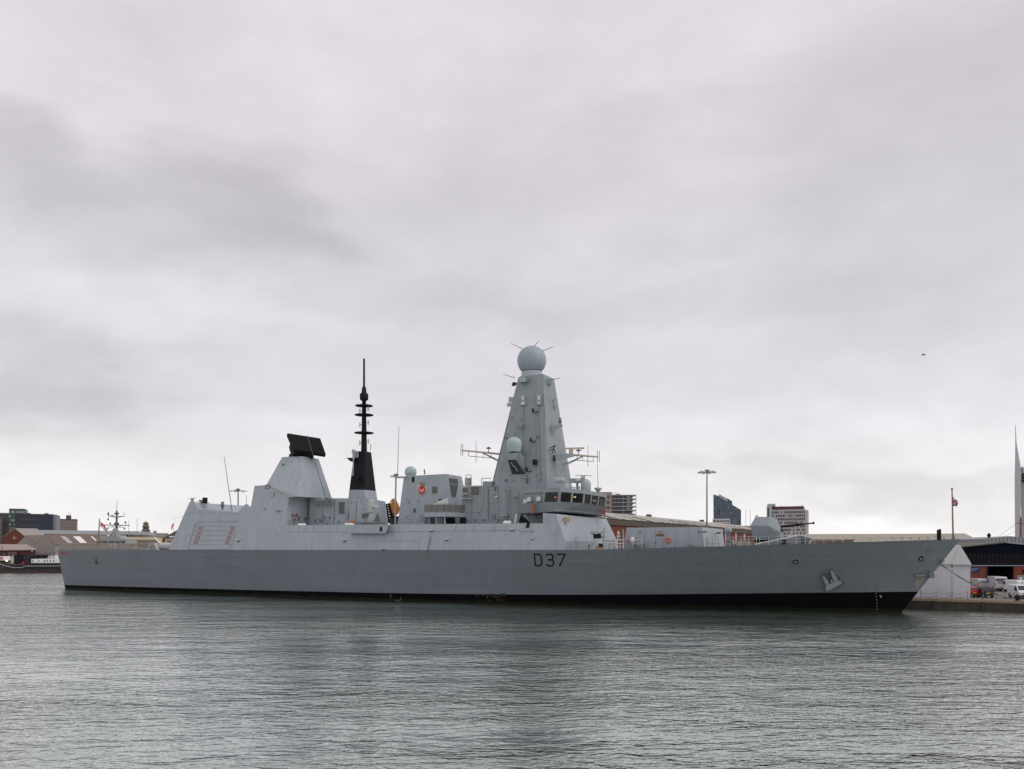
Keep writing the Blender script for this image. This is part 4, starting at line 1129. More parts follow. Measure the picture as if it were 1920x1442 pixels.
# breakwater
ap = P(1500, 1004, 0); ap0 = Vector((ap.x, 0, zdk(ap.x) - .05))
ou = edge_pt(s_at(1413), .6)
bwk = MB()
for sg in (1, -1):
    o_ = Vector((ou.x, ou.y * sg, ou.z)); o2 = Vector((ou.x, ou.y * sg, ou.z + .12))
    bwk.hull([q + Vector((d_, 0, 0)) for q in (ap, ap0, o_, o2) for d_ in (0, .12)])
bwk.build('breakwater', HULLSHADE, ship)
mb = MB(); mb.tube(Vector((ou.x, ou.y, ou.z + .14)), ap + Vector((0, 0, .04)), .06); mb.tube(Vector((ou.x, -ou.y, ou.z + .14)), ap + Vector((0, 0, .04)), .06); mb.build('breakwater_cap', LIGHTG, ship)
mb = MB().hull([P(1500, 1004, 0), P(1523, 1010, -1.2), P(1516, 1021, -1.0), P(1490, 1021, 0)] + [P(1500, 1004, -.3), P(1523, 1010, -1.4)])
mb.build('breakwater_brace', HULLSHADE, ship)
mb = MB().tube(P(1523, 1009.5, -1.1), P(1516.5, 1019.8, -1.0), .12); mb.build('brace_edge', LIGHTG, ship)
# bollards, winch, posts on the forecastle
for x in (1464,):
    MB().lathe(Vector((s_at(x), -3.8, zdk(s_at(x)))), [(.5, 0), (.5, .12), (.3, .2), (.3, .55), (.4, .62)], 14).build('capstan', BLACK, ship)
jx = P(1787, 1011, 0)
js = MB().hull([P(x, y, b_) for x, y in [(1784, 1011.5), (1791, 1011.5), (1788.6, 1000), (1785.6, 1000)] for b_ in (-.25, .25)])
jso = js.build('jackstaff', HULLSHADE, ship)
MB().tube(P(1787, 1000, 0), P(1785, 917, 0), .10, .07, 10).build('staff_pole', WOODP, jso)
MB().sphere(P(1785, 916.4, 0), .13, 10, 6).build('staff_cap', GOLD, jso)
for x, y in ((1758.5, 993.5), (1762.5, 992)):
    MB().tube(P(x + .4, 1013, 1.2), P(x, y, 1.2), .13, n=10).build('roller_post', BLACK, ship)
# lattice gear between bridge and silo
def zl(x, y): return (1040 + x / 9.6, 960 + y / 9.6)
dk2 = MB()
bL = 9.0
def LP(x, y, b_=bL): return P(*zl(x, y), b_)
bb2 = MB().hull([LP(x, y, b_) for x, y in [(690, 395), (815, 390), (850, 470), (800, 480), (705, 480)] for b_ in (7.0, 8.4)])
dec = bb2.build('decoy_launcher', BLACK, ship)
mb = MB()
for a, e in (((650, 385), (700, 385)), ((700, 385), (730, 345)), ((755, 345), (790, 385)), ((800, 385), (850, 385)), ((840, 370), (862, 345)), ((655, 345), (680, 370)), ((690, 400), (715, 520)), ((815, 395), (880, 470)), ((890, 280), (885, 530))):
    mb.tube(LP(*a, 8.4), LP(*e, 8.4), .06)
mb.build('launcher_frame', LINE, dec)
mb = MB().hull([LP(x, y, b_) for x, y in [(845, 515), (1100, 515), (1100, 560), (845, 560)] for b_ in (8.2, 9)]); mb.build('gangway_beam', STEEL, ship)
mb = MB()
mb.tube(LP(690, 670), LP(790, 550), .12); mb.tube(LP(790, 550), LP(1100, 550), .1)
mb.tube(LP(950, 555), LP(940, 670), .1); mb.tube(LP(1095, 505), LP(1110, 670), .08)
for y in (505, 570, 630): mb.tube(LP(1110, y), LP(1250, y), .06)
for x in (1135, 1180, 1235): mb.tube(LP(x, 505), LP(x, 670), .05)
mb.build('gangway_frame', LIGHTG, ship)
mb = MB().torus(LP(1025, 615), .40, .13, Matrix.Rotation(R(90), 3, 'X')); mb.build('hose_drum', mat('hose_pale', (.40, .40, .40), .6), ship)
MB().hull([LP(x, y, b_) for x, y in [(755, 630), (870, 630), (880, 660), (740, 660)] for b_ in (8.6, 9.2)]).build('rusty_tray', mat('rust_orange_tray', (.36, .17, .04), .7, var=.3), ship)
MB().hull([LP(x, y, b_) for x, y in [(790, 575), (870, 575), (870, 630), (790, 630)] for b_ in (8.0, 8.8)]).build('winch', BLACK, ship)
MB().hull([LP(x, y, b_) for x, y in [(600, 590), (640, 575), (620, 670), (600, 670)] for b_ in (8.5, 9.0)]).build('deck_locker', LINE, ship)
MB().hull([LP(x, y, b_) for x, y in [(1280, 520), (1340, 512), (1335, 540), (1290, 540)] for b_ in (6.4, 6.9)]).build('red_hydrant', RED, ship)
MB().lathe(LP(1402, 495, 6.6), [(.25, -.3), (.27, .1), (.15, .32)], 12).build('white_lamp', WHITE, ship)
MB().hull([LP(x, y, b_) for x, y in [(1425, 575), (1470, 575), (1470, 640), (1425, 640)] for b_ in (6.5, 7.1)]).build('brown_locker', mat('locker_brown', (.18, .13, .10), .6), ship)
MB().hull([LP(x, y, b_) for x, y in [(1570, 570), (1610, 570), (1610, 650), (1570, 650)] for b_ in (6.5, 7.1)]).build('brown_locker', MATS['locker_brown'], ship)
mb = MB(); mb.path([LP(1400, 640, 7.2), LP(1400, 505, 7.2), LP(1575, 505, 7.2), LP(1575, 650, 7.2)], .05); mb.tube(LP(1360, 575, 7.2), LP(1575, 575, 7.2), .035); mb.build('safety_frame', LIGHTG, ship)
MB().hull([V_(*z10(x, y), o) for x, y in [(1002, 866), (1072, 866), (1072, 887), (1002, 887)] for o in (.5, 1.2)]).build('deck_box', mat('deck_box_grey', (.20, .19, .18), .7), ship)
for x in (775, 880, 965, 1085): MB().hull([V_(*z10(x + i, y), o) for i in (-14, 14) for y in (882, 895) for o in (.8, 1.1)]).build('bollard', LINE, ship)
MB().lathe(P(1365.5, 1012, 3), [(.28, -1.2), (.28, .9), (.5, 1.0), (.42, 1.5), (.05, 1.6)], 14).build('ventilator', PAINT, ship)
mb = MB(); mb.tube(P(1367, 1014, 5), P(1381, 1024, 5), .12); mb.tube(P(1365, 1025, 5), P(1365, 1012, 5), .08); mb.build('davit', LINE, ship)
mb = MB().hull([P(x, y, b_) for x, y in [(1366, 1014), (1408, 1014.5), (1412, 1024), (1380, 1024)] for b_ in (-3.5, -1.0)]); mb.build('deck_shelter', mat('shelter_cream', (.50, .46, .38), .7, var=.1), ship)

# ---- flight deck: nets along the edge, ensign staff
sA0, sA1 = -146.2, T(312, 1031).x
net = MB(); n_ = 46
for i in range(n_ + 1):
    s = sA0 + (sA1 - 3 - sA0) * i / n_
    p_ = edge_pt(s, .05); net.tube(p_, p_ + Vector((0, -.25, 1.12)), .06 if i % 5 == 0 else .045, n=5)
for k in range(8):
    for i in range(n_):
        s = sA0 + (sA1 - 3 - sA0) * i / n_; s2 = sA0 + (sA1 - 3 - sA0) * (i + 1) / n_
        o_ = Vector((0, -.25 * k / 7, 1.1 * k / 7 + .03))
        net.tube(edge_pt(s, .05) + o_, edge_pt(s2, .05) + o_, .05, n=4)
net.build('flight_deck_net', NETM, ship)
for i in range(9):
    s = sA0 + (sA1 - 6 - sA0) * (i + .5) / 9
    MB().hull([edge_pt(s + d_, .1) + Vector((0, o_, z_)) for d_ in (-.3, .3) for o_, z_ in ((-.1, -.03), (.1, -.03), (-.12, .16))]).build('net_hinge', STEEL, ship)
es = P(184, 1029, 7.5)
est = MB().tube(es + Vector((0, 0, -.2)), P(186.5, 972, 7.5), .13, .08, 10).build('ensign_staff', WOODP, ship)
MB().box(es + Vector((0, 0, 1.0)), (.6, .5, .9)).build('staff_foot', mat('rusty_valve', (.2, .1, .08)), est)
MB().box(HP(178, 1047, .25), (.7, .5, .12)).build('side_light_shelf', LINE, hull)

# ---- top-level things carried by the ship
def ship_world(v): return S2W(v.x, -v.y, v.z)
def flag(name, label, px, py, b_, w, h, pat, mats, fold, group=None):
    o = P(px, py, b_); wo_ = ship_world(o)
    q = MB(); nx, nz = 14, 10
    for i in range(nx + 1):
        for j in range(nz + 1):
            u, v_ = i / nx, j / nz
            q.v.append(Vector(fold(u, v_)))
    for i in range(nx):
        for j in range(nz):
            a = i * (nz + 1) + j
            q.f.append([a, a + nz + 1, a + nz + 2, a + 1]); q.sm.append(True); q.mi.append(pat((i + .5) / nx, (j + .5) / nz))
    ob = bpy.data.objects.new(name, q.mesh(name, mats)); C.objects.link(ob)
    ob.location = wo_
    sol = ob.modifiers.new('cloth', 'SOLIDIFY'); sol.thickness = .02
    return tag(ob, label, 'flag', group)
FR, FW, FB = mat('flag_red', (.50, .02, .05), .8), mat('flag_white', (.60, .56, .62), .8), mat('flag_blue', (.03, .04, .20), .8)
def union(u, v):
    if abs(u - .5) < .09 or abs(v - .5) < .13: return 0
    if abs(u - .5) < .17 or abs(v - .5) < .23: return 1
    if min(abs(u - v), abs(u + v - 1)) < .08: return 1
    return 2
def ensign_pat(u, v):
    if u < .5 and v > .5: return 0 if v > .62 or abs(u - .25) < .12 else 1
    return 1 if v < .5 else 0
kS = mpx(186, 990, 7.5)
flag('ensign_flag', 'limp red and white ensign drooping from the stern staff of the destroyer', 187, 976, 7.5, 3, 2, ensign_pat, [FR, FW, FB],
     lambda u, v: (u * 15 / kS, .25 * math.sin(u * 9 + v * 3), (v * (11 - 5 * u) - 11 - (u ** 1.25) * 13) / kS))
kB = mpx(1786, 935, 0)
flag('jack_flag', 'small drooping red white and blue jack on the bow staff', 1785.6, 930, 0, 2, 1.5, union, [FR, FW, FB],
     lambda u, v: (u * 9.5 / kB, .15 * math.sin(u * 8 + v * 4), (v * (19 - 10 * u) - 20 + 5 * u * (1 - u) - u * .5) / kB))
lb = ship_world(V_(1252, 1012.6, .12)); kv = mpx(1252, 1012, VB)
bu = thing('lifebuoy', 'orange ring lifebuoy hung on the grey missile silo wall', 'lifebuoy', lb, YAW)
MB().torus((0, 0, 0), 4.3 / kv, 1.25 / kv, Matrix.Rotation(R(90), 3, 'X'), 28, 10).build('ring', ORANGE, bu)
for i in range(4):
    a = math.pi / 4 + i * math.pi / 2
    MB().torus((4.3 / kv * math.cos(a), 0, 4.3 / kv * math.sin(a)), 1.32 / kv, .18 / kv, Matrix.Rotation(-a, 3, 'Y'), 12, 6).build('band', mat('band_silver', (.6, .45, .4), .4), bu)
l2 = ship_world(lane(c1, .9, 6.4) + Vector((.35, 0, -.55)))
l2 = ship_world(Vector((c1.x + 1.78, 3.6, c1.z - .75)))
bu2 = thing('lifebuoy', 'small dark red lifebuoy on the front of the bridge wing', 'lifebuoy', l2, YAW)
MB().torus((.1, 0, 0), .30, .10, Matrix.Rotation(R(90), 3, 'Y'), 22, 8).build('ring', mat('buoy_dark_red', (.40, .06, .03), .5), bu2)
MB().hull([Vector((.05, y, z)) for y in (-.12, .12) for z in (-.85, -.25)] + [Vector((.2, y, z)) for y in (-.12, .12) for z in (-.85, -.25)]).build('line_bag', MATS['buoy_dark_red'], bu2)

# mooring ropes from the bow to the quay
def sag(a, b2, d, n=14):
    return [a.lerp(b2, i / n) - Vector((0, 0, d * 4 * (i / n) * (1 - i / n))) for i in range(n + 1)]
ra = ship_world(P(1763, 1058, 0)); 
def ground(px, py, z=QZ):
    Y = (CH - z) * F / (py - HZ); return W(px, py, Y)
rb_ = ground(1893, 1127.2)
for k, (dx_, sg) in enumerate(((0, .45), (.5, .75))):
    q = MB(); q.path(sag(ra + Vector((dx_ * .3, 0, 0)), rb_ + Vector((dx_, 0, .35)), sg), .035, 6)
    tag(q.build('mooring_rope', ROPE), ['upper of two dark mooring ropes running from the bow to the quay', 'lower of two dark mooring ropes running from the bow to the quay'][k], 'rope', 'bow mooring ropes')

# ---- small fittings scattered over the deckhouse walls, as ships carry them
rf = random.Random(21)
for fn, par, x0, x1, y0, y1, n in ((A_, adh, 592, 700, 940, 982, 20), (M_, mid_h, 868, 1015, 916, 978, 26), (U_, uptake, 760, 832, 925, 980, 14), (K_, mast, 950, 1018, 760, 905, 22), (T, hangar, 480, 532, 940, 1025, 5)):
    for k in range(n):
        x, y = rf.uniform(x0, x1), rf.uniform(y0, y1)
        w_, h_ = rf.choice(((1.2, 1.6), (1.6, 1.2), (2.2, 1.6), (1.2, 2.6)))
        fitting(x, y, w_, h_, rf.uniform(.1, .3), rf.choice((LINE, PAINT, MASTP, STEEL, LINE)), par, fn, 'wall_fitting')
def pipe(fn, par, pts, w=.35): 
    q = MB(); stroke(q, pts, w, fn, .07); q.build('pipe', rf.choice((LINE, MASTP, PAINT)), par)
for x in (605, 627, 652, 668): pipe(A_, adh, [(x, 938), (x - .6, 984)])
for x in (884, 915, 934, 952, 972, 990, 1005): pipe(M_, mid_h, [(x, 916 + rf.uniform(0, 12)), (x, 978)])
for x in (978, 1007, 1014): pipe(K_, mast, [(x - (x - 997) * .3, 740), (x, 905)], .3)
def door(fn, par, px, py, w_=6.0, h_=11.5):
    q = MB(); stroke(q, [(px - w_/2, py - h_/2), (px + w_/2, py - h_/2), (px + w_/2, py + h_/2), (px - w_/2, py + h_/2), (px - w_/2, py - h_/2)], .35, fn, .06)
    d_ = q.build('door_frame', LINE, par); fitting(px + w_ * .25, py, .8, 2.2, .16, BLACK, d_, fn, 'door_handle')
for a in ((A_, adh, 651, 968), (A_, adh, 606, 971, 5), (U_, uptake, 790, 972), (M_, mid_h, 926, 969), (M_, mid_h, 951, 969), (M_, mid_h, 1003, 969, 5)): door(*a)
# stanchions and wires along the waist bulwark top, inboard
for x0, x1, n in ((541, 655, 12), (733, 800, 7), (878, 960, 9)):
    q = MB(); ps_ = [P(x0 + (x1 - x0) * i / n, 985.3 - (x0 + (x1 - x0) * i / n - 541) * .0065, 9.2) for i in range(n + 1)]
    for p_ in ps_: q.tube(p_, p_ + Vector((0, 0, .75)), .03, n=5)
    for z_ in (.4, .73):
        for a, e in zip(ps_, ps_[1:]): q.tube(a + Vector((0, 0, z_)), e + Vector((0, 0, z_)), .015, n=4)
    q.build('waist_rail', STEEL, ship)
# rust weeps below scuppers on the hull side
for px, l_ in ((800.5, 22), (340, 10), (505, 14), (1180, 15), (1290, 9), (1063, 8), (640, 9), (1395, 12)):
    q = MB()
    q.hull([HP(x, y, o) for x, y in ((px - .5, 1032.5), (px + .5, 1032.5), (px + .35, 1032 + l_), (px - .25, 1032 + l_)) for o in (-.03, .008)])
    q.build('rust_weep', mat('rust_weep_brown', (.155, .14, .12), .8, var=.35, vscale=1.5), hull)

# worn, rusty patch on the black band amidships
rf2 = random.Random(4)
PATCH = mat('boot_rust_patch', (.045, .028, .022), .85, spec=.1, var=.5, vscale=1.2)
for k in range(16):
    x, y = rf2.uniform(893, 945), rf2.uniform(1115, 1127); w_, h_ = rf2.uniform(2, 6), rf2.uniform(1.5, 5)
    q = MB().hull([HP(x + rf2.uniform(-w_, w_), y + rf2.uniform(-h_, h_) * .7, o) for _ in range(7) for o in (-.04, .012)])
    q.build('rust_patch', PATCH, hull)

# ------------------------------------------------------------------ quay furniture
bo = thing('bollard', 'squat black bollard at the quay edge below the near white van', 'bollard', ground(1908, 1127), 0)
MB().lathe((0, 0, 0), [(.32, 0), (.24, .1), (.24, .42), (.36, .5), (.36, .62), (.2, .7)], 16).build('post', BLACK, bo)
MB().lathe((0, 0, 0), [(.45, 0), (.45, .06)], 16, False).build('base_plate', STEEL, bo)
cps = [1729, 1758, 1788, 1817, 1846, 1871, 1888, 1905]
cpos = []
for i, x in enumerate(cps):
    s_ = ground(x, 1122.8 + (x - 1729) * .021)
    s_.y += .35
    cpos.append(s_)
proto = None
for i, p_ in enumerate(cpos):
    if proto is None:
        proto = thing('chain_post', 'slim dark stanchion of the chain barrier along the quay edge', 'post', p_, 0, 'chain barrier posts on the quay edge')
        MB().tube((0, 0, 0), (0, 0, 1.0), .035, n=8).build('shaft', LINE, proto)
        MB().sphere((0, 0, 1.02), .06, 10, 6).build('cap', LINE, proto)
    else:
        c_ = copy_tree(proto); c_.location = p_
for i, (a, e) in enumerate(zip(cpos, cpos[1:])):
    q = MB()
    for z_ in (.92, .5): q.path(sag(a + Vector((0, 0, z_)), e + Vector((0, 0, z_)), .28 if z_ > .6 else .32, 8), .018, 5)
    tag(q.build('barrier_chain', LINE), 'sagging barrier chain strung between two slim posts on the quay edge', 'chain', 'chains of the quay barrier')

# ------------------------------------------------------------------ vehicles
TYRE = mat('tyre_rubber', (.012, .012, .013), .8)
RIM = mat('wheel_rim', (.30, .30, .31), .4, metal=.6)
PLY = mat('plate_yellow', (.75, .50, .03), .5)
TAILR = mat('tail_lamp_red', (.40, .01, .015), .25)
HEADL = mat('head_lamp_clear', (.65, .66, .68), .12)
CLAD = mat('black_plastic_trim', (.02, .02, .022), .6)
def vehicle(name, label, cat, pos, rz, prof, wid, paint, wheels, wr, glassy, extra, group):
    """built facing +x; prof is the side outline (x,z); the cabin leans in towards the roof"""
    v_ = thing(name, label, cat, pos, rz, group); v_.scale = (.88, .88, .88)
    zm = max(z for _, z in prof)
    def wy(z): return wid / 2 * (1 - .13 * max(0, (z - .95) / max(zm - .95, .1)) ** 1.3 * (1 if zm < 1.75 else .7))
    q = MB(); n = len(prof)
    vsr = [Vector((x, -wy(z), z)) for x, z in prof] + [Vector((x, wy(z), z)) for x, z in prof]
    q.add(vsr, [list(range(n))[::-1], [n + i for i in range(n)]] + [(i, (i + 1) % n, n + (i + 1) % n, n + i) for i in range(n)])
    body = q.build('body', paint, v_)
    bv = body.modifiers.new('bevel', 'BEVEL'); bv.width = .07; bv.segments = 3; bv.limit_method = 'ANGLE'; bv.angle_limit = R(25)
    for x in wheels:
        for sg in (-1, 1):
            w_ = MB(); w_.tube((x, sg * (wid / 2 - .22), wr), (x, sg * (wid / 2 + .015), wr), wr, n=22)
            wo_ = w_.build('wheel', TYRE, v_)
            MB().tube((x, sg * (wid / 2 - .05), wr), (x, sg * (wid / 2 + .03), wr), wr * .62, n=18).build('rim', RIM, wo_)
            ar = MB(); pts = [Vector((x + (wr + .07) * math.cos(a), sg * (wid / 2 - .01), wr + (wr + .07) * math.sin(a))) for a in [i * math.pi / 10 for i in range(11)]]
            ar.path(pts, .035, 5); ar.build('wheel_arch', CLAD, v_)
    for nm, poly in glassy:
        if nm == 'side_window':
            for sg in (-1, 1): MB().hull([Vector((x, sg * (wy(z) + o), z)) for x, z in poly for o in (-.03, .012)]).build(nm, DGLASS, v_)
        else:     # full-width pane between two profile points, set just proud
            (xa, za), (xb, zb_) = poly
            d_ = Vector((xb - xa, 0, zb_ - za)).normalized(); nn = Vector((d_.z, 0, -d_.x))
            if (nn.x > 0) != (xa > 0 and xb > 0 or nm == 'windscreen'): nn = -nn
            a = Vector((xa, 0, za)); e = Vector((xb, 0, zb_))
            pts = []
            for p_, in ((a + d_ * .06,), (e - d_ * .06,)):
                for sg in (-1, 1):
                    for o in (-.03, .015): pts.append(p_ + nn * o + Vector((0, sg * (wy(p_.z) - .11), 0)))
            MB().hull(pts).build(nm, DGLASS, v_)
    for nm, c_, d_, m in extra: 
        for sg in ((-1, 1) if c_[1] else (1,)):
            MB().box((c_[0], c_[1] * sg, c_[2]), d_).build(nm, m, v_)
    return v_
WV = mat('van_white', (.70, .71, .72), .35, var=.03)
SV = mat('van_silver', (.50, .50, .52), .35, var=.04, metal=.15)
RV = mat('car_red', (.50, .012, .018), .3, var=.03)
BV_ = mat('car_black', (.006, .006, .007), .35, spec=.25)
BAND = mat('van_lettering_dark', (.10, .10, .16), .5)
grp = 'vehicles parked on the quay'
van_prof = [(-2.5, .38), (-2.52, .9), (-2.42, 1.85), (-2.25, 2.0), (.95, 2.0), (1.15, 1.93), (1.85, 1.22), (2.42, 1.02), (2.5, .75), (2.48, .36)]
def face(px, py): # heading straight away from the camera, seen from (0,0)
    g_ = ground(px, py); return g_, math.atan2(g_.y, g_.x)
def van_extra(front):
    return [('headlight', (2.42, .72, .86), (.16, .34, .22), HEADL), ('grille', (2.46, 0, .80), (.12, 1.0, .17), CLAD), ('bumper', (2.46, 0, .47), (.16, 1.9, .26), CLAD),
            ('tail_light', (-2.49, .90, 1.05), (.06, .14, .55), TAILR), ('rear_bumper', (-2.52, 0, .47), (.12, 1.85, .2), CLAD), ('number_plate', (-2.55, 0, .66), (.03, .5, .11), PLY),
            ('number_plate', (2.56, 0, .50), (.03, .5, .11), WHITE), ('wing_mirror', (1.35, 1.09, 1.25), (.12, .2, .26), CLAD), ('door_seam', (-2.50, 0, 1.25), (.06, .02, 1.3), LINE)]
vg = [('windscreen', [(1.85, 1.22), (1.15, 1.93)]), ('side_window', [(.35, 1.22), (1.55, 1.22), (1.05, 1.78), (.35, 1.78)])]
g_, h_ = face(1914, 1122)
vehicle('van', 'white van facing the camera at the right edge beside the bollard', 'van', g_, h_ + math.pi + R(18), van_prof, 1.98, WV, (-1.6, 1.6), .34, vg, van_extra(1), grp)
g_, h_ = face(1897, 1109.5)
vehicle('van', 'plain white van parked behind the camera-facing van and half hidden by it', 'van', g_, h_ + R(38), van_prof, 1.95, WV, (-1.6, 1.6), .34, vg, van_extra(0), grp)
hp = [(-2.9, .38), (-2.92, .95), (-2.82, 2.25), (-2.6, 2.5), (1.1, 2.5), (1.35, 2.4), (2.05, 1.35), (2.7, 1.1), (2.8, .75), (2.78, .36)]
g_, h_ = face(1867, 1107.5)
hx = [('tail_light', (-2.9, .92, 1.2), (.06, .14, .6), TAILR), ('rear_bumper', (-2.92, 0, .47), (.12, 1.9, .2), CLAD), ('lettering_band', (-2.89, 0, 1.62), (.03, 1.25, .16), BAND),
      ('lettering_band', (-2.9, .18, 1.38), (.03, .7, .06), BAND), ('number_plate', (-2.95, 0, .75), (.03, .5, .11), PLY), ('wing_mirror', (1.5, 1.12, 1.4), (.12, .2, .3), CLAD), ('door_seam', (-2.9, 0, 1.45), (.05, .02, 1.7), LINE)]
vehicle('van', 'tall silver van with dark lettering on its rear doors before the open doorway', 'van', g_, h_ + R(16), hp, 2.02, SV, (-1.9, 1.8), .36,
        [('rear_window', [(-2.88, 1.75), (-2.80, 2.25)]), ('side_window', [(.4, 1.4), (1.75, 1.4), (1.3, 2.1), (.4, 2.1)])], hx, grp)
g_, h_ = face(1833, 1105.5)
ve = van_extra(0) + [('lettering_band', (-2.47, 0, 1.42), (.03, 1.3, .15), BAND)]
vehicle('van', 'silver white van with a dark lettered rear parked against the brick wall', 'van', g_, h_ + R(22), van_prof, 1.98, SV, (-1.6, 1.6), .34, vg, ve, grp)
cp_ = [(-2.05, .32), (-2.1, .75), (-2.02, 1.02), (-1.72, 1.48), (-1.45, 1.55), (.25, 1.52), (.45, 1.45), (1.15, 1.0), (1.95, .86), (2.1, .68), (2.08, .3)]
cg_ = [('rear_window', [(-2.0, 1.06), (-1.74, 1.46)]), ('windscreen', [(1.12, 1.02), (.47, 1.44)]), ('side_window', [(-1.45, 1.0), (.95, 1.0), (.4, 1.42), (-1.35, 1.45)])]
ce = [('tail_light', (-2.02, .74, .95), (.1, .16, .32), TAILR), ('number_plate', (-2.11, 0, .70), (.03, .52, .12), PLY), ('rear_bumper', (-2.09, 0, .42), (.1, 1.65, .2), CLAD),
      ('headlight', (1.98, .62, .75), (.2, .3, .16), HEADL), ('wing_mirror', (.6, .95, 1.03), (.12, .2, .14), CLAD)]
g_, h_ = face(1843, 1119.6)
vehicle('car', 'black hatchback with a yellow rear number plate parked near the quay edge', 'car', g_, h_ + R(18), cp_, 1.78, BV_, (-1.3, 1.3), .31, cg_, ce, grp)
g_, h_ = face(1815.5, 1118.6)
vehicle('car', 'red hatchback parked beside the white tent wall', 'car', g_, h_ + R(24), cp_, 1.78, RV, (-1.3, 1.3), .31, cg_, ce, grp)

# ------------------------------------------------------------------ white tent behind the bow
TENTM = mat('tent_white_pvc', (.62, .62, .66), .6, var=.06, vscale=.7, streak=.08, bump=.08, bscale=1.2)
TENTR = mat('tent_roof_white', (.66, .66, .65), .5, var=.05, vscale=.6, streak=.05)
tb = ground(1786, 1121.5); tY = tb.y
tent = thing('marquee_tent', 'white sheeted marquee with a steep roof behind the bow', 'tent', tb, R(-25))
kt_ = F / tY
def tz(py): return (1121.5 - py) / kt_
w1 = 27 / kt_ / .93; d1 = 7.0
MB().prism([(0, 0, 0), (w1, 0, 0), (w1, 0, tz(1059)), (0, 0, tz(1059))], (0, d1 + 3, 0)).build('end_wall', TENTM, tent)
MB().hull([(-.15, -.15, tz(1058)), (w1 + .15, -.15, tz(1058)), (w1 * .42, -.15, tz(1022)), (-.15, d1, tz(1058)), (w1 + .15, d1, tz(1058)), (w1 * .42, d1, tz(1022))]).build('gable_roof', TENTR, tent)
MB().box((w1 / 2, -.16, tz(1058)), (w1 + .2, .14, .18)).build('eaves_beam', LIGHTG, tent)
MB().hull([(x, y, z) for x in (-11, 0.0) for y in (.04, 5) for z in (0, tz(1064))]).build('side_wall', TENTM, tent)
MB().hull([(x, y, z) for x in (-11, -.12) for y, z in ((.1, tz(1064) + .02), (.1, tz(1048)), (3.2, tz(1046)), (5.2, tz(1064) + .02))]).build('side_roof', mat('tent_roof_cream', (.58, .57, .53), .6, var=.06), tent)
MB().hull([(x, y, z) for x, y, z in ((-.15, -.1, tz(1058)), (-12, -.1, tz(1058)), (w1 * .42, .05, tz(1022)), (-12, .05 + 2.5, tz(1022)), (-12, 3, tz(1058)), (-.15, 3, tz(1058)))]).build('long_roof', TENTR, tent)
q = MB()
for i in range(9): q.box((-.02, -.06, tz(1117 - i * 6)), (.1, .1, .22))
q.build('lacing', LIGHTG, tent)
q = MB()
for i in range(7): q.hull([Vector((w1 * (.06 + i * .15) + x, -.02, z)) for x, z in ((-.10, tz(1059.5)), (.10, tz(1059.5)), (0, tz(1072)))] + [Vector((w1 * (.06 + i * .15), -.12, tz(1060.5)))])
q.build('sheet_fold', TENTM, tent)

# ------------------------------------------------------------------ dark warehouse on the right
WCLAD = mat('dark_navy_cladding', (.007, .009, .018), .75, spec=.06, var=.25, vscale=.6, stretch=(4, 1, .1))
WCLAD2 = mat('dark_brown_cladding', (.018, .016, .018), .75, spec=.06, var=.25, vscale=.6, stretch=(4, 1, .1))
BRICK = mat('red_brick', (.215, .052, .03), .85, var=.18, vscale=2.2, bump=.01, bscale=8)
ROOFG = mat('ribbed_grey_roof', (.29, .31, .33), .6, var=.08, vscale=1, stretch=(3, .2, 1))
wY = 128.0; kw = F / wY
wo0 = W(1795, 1100, wY); wo0.z = QZ
wh = thing('warehouse', 'dark clad warehouse with a low gable above red brick and an open doorway', 'warehouse', wo0, R(-3))
def wz(py): return (HZ - py) / kw + CH - QZ
def wx(px): return (px - 1795) / kw
xr = wx(1975)
mb = MB().prism([(wx(1800), 0, wz(1059.5)), (xr, 0, wz(1059.5)), (xr, 0, wz(1027)), (wx(1880), 0, wz(1018)), (wx(1797), 0, wz(1025)), ], (0, .3, 0)); mb.build('upper_cladding', WCLAD, wh)
mb = MB().prism([(wx(1802), -.06, wz(1059.5)), (xr, -.06, wz(1059.5)), (xr, -.06, wz(1038)), (wx(1805), -.06, wz(1038))], (0, .05, 0)); mb.build('lower_cladding', WCLAD2, wh)
mb = MB()
for i in range(24): mb.box((wx(1808 + i * 7), -.09, (wz(1059) + wz(1030)) / 2), (.06, .05, wz(1030) - wz(1059)))
mb.build('cladding_rib', WCLAD, wh)
mb = MB().hull([(x, y, z) for x in (wx(1802), xr) for y in (-.18, .3) for z in (wz(1061.5), wz(1059.5))]); mb.build('lintel_band', mat('lintel_blue_grey', (.20, .25, .30), .6), wh)
for a, e in ((1800, 1848), (1898, 1975)):
    MB().hull([(x, y, z) for x in (wx(a), wx(e)) for y in (0, .3) for z in (-.2, wz(1061.5))]).build('brick_wall', BRICK, wh)
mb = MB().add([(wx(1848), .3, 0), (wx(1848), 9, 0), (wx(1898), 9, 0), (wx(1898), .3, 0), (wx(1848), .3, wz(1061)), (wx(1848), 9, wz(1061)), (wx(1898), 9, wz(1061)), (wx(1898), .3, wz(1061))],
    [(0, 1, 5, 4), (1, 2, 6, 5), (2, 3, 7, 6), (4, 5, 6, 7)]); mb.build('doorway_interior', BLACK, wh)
MB().hull([(x, y, z) for x in (wx(1847.6), wx(1850)) for y in (-.1, .2) for z in (0, wz(1061.5))]).build('door_frame', CLAD, wh)
mb = MB().hull([(x, y, wz(p)) for x, p in ((wx(1797), 1025), (wx(1797), 1027)) for y in (-.5, 22)] + [(wx(1880), y, wz(p)) for p in (1016, 1018) for y in (-.5, 22)]); mb.build('roof_slope', mat('roof_dark_edge', (.11, .105, .085), .8), wh)
MB().hull([(x, y, wz(p)) for x, p in ((xr, 1026), (xr, 1028), (wx(1880), 1016), (wx(1880), 1018)) for y in (-.5, 22)]).build('roof_slope', ROOFG, wh)
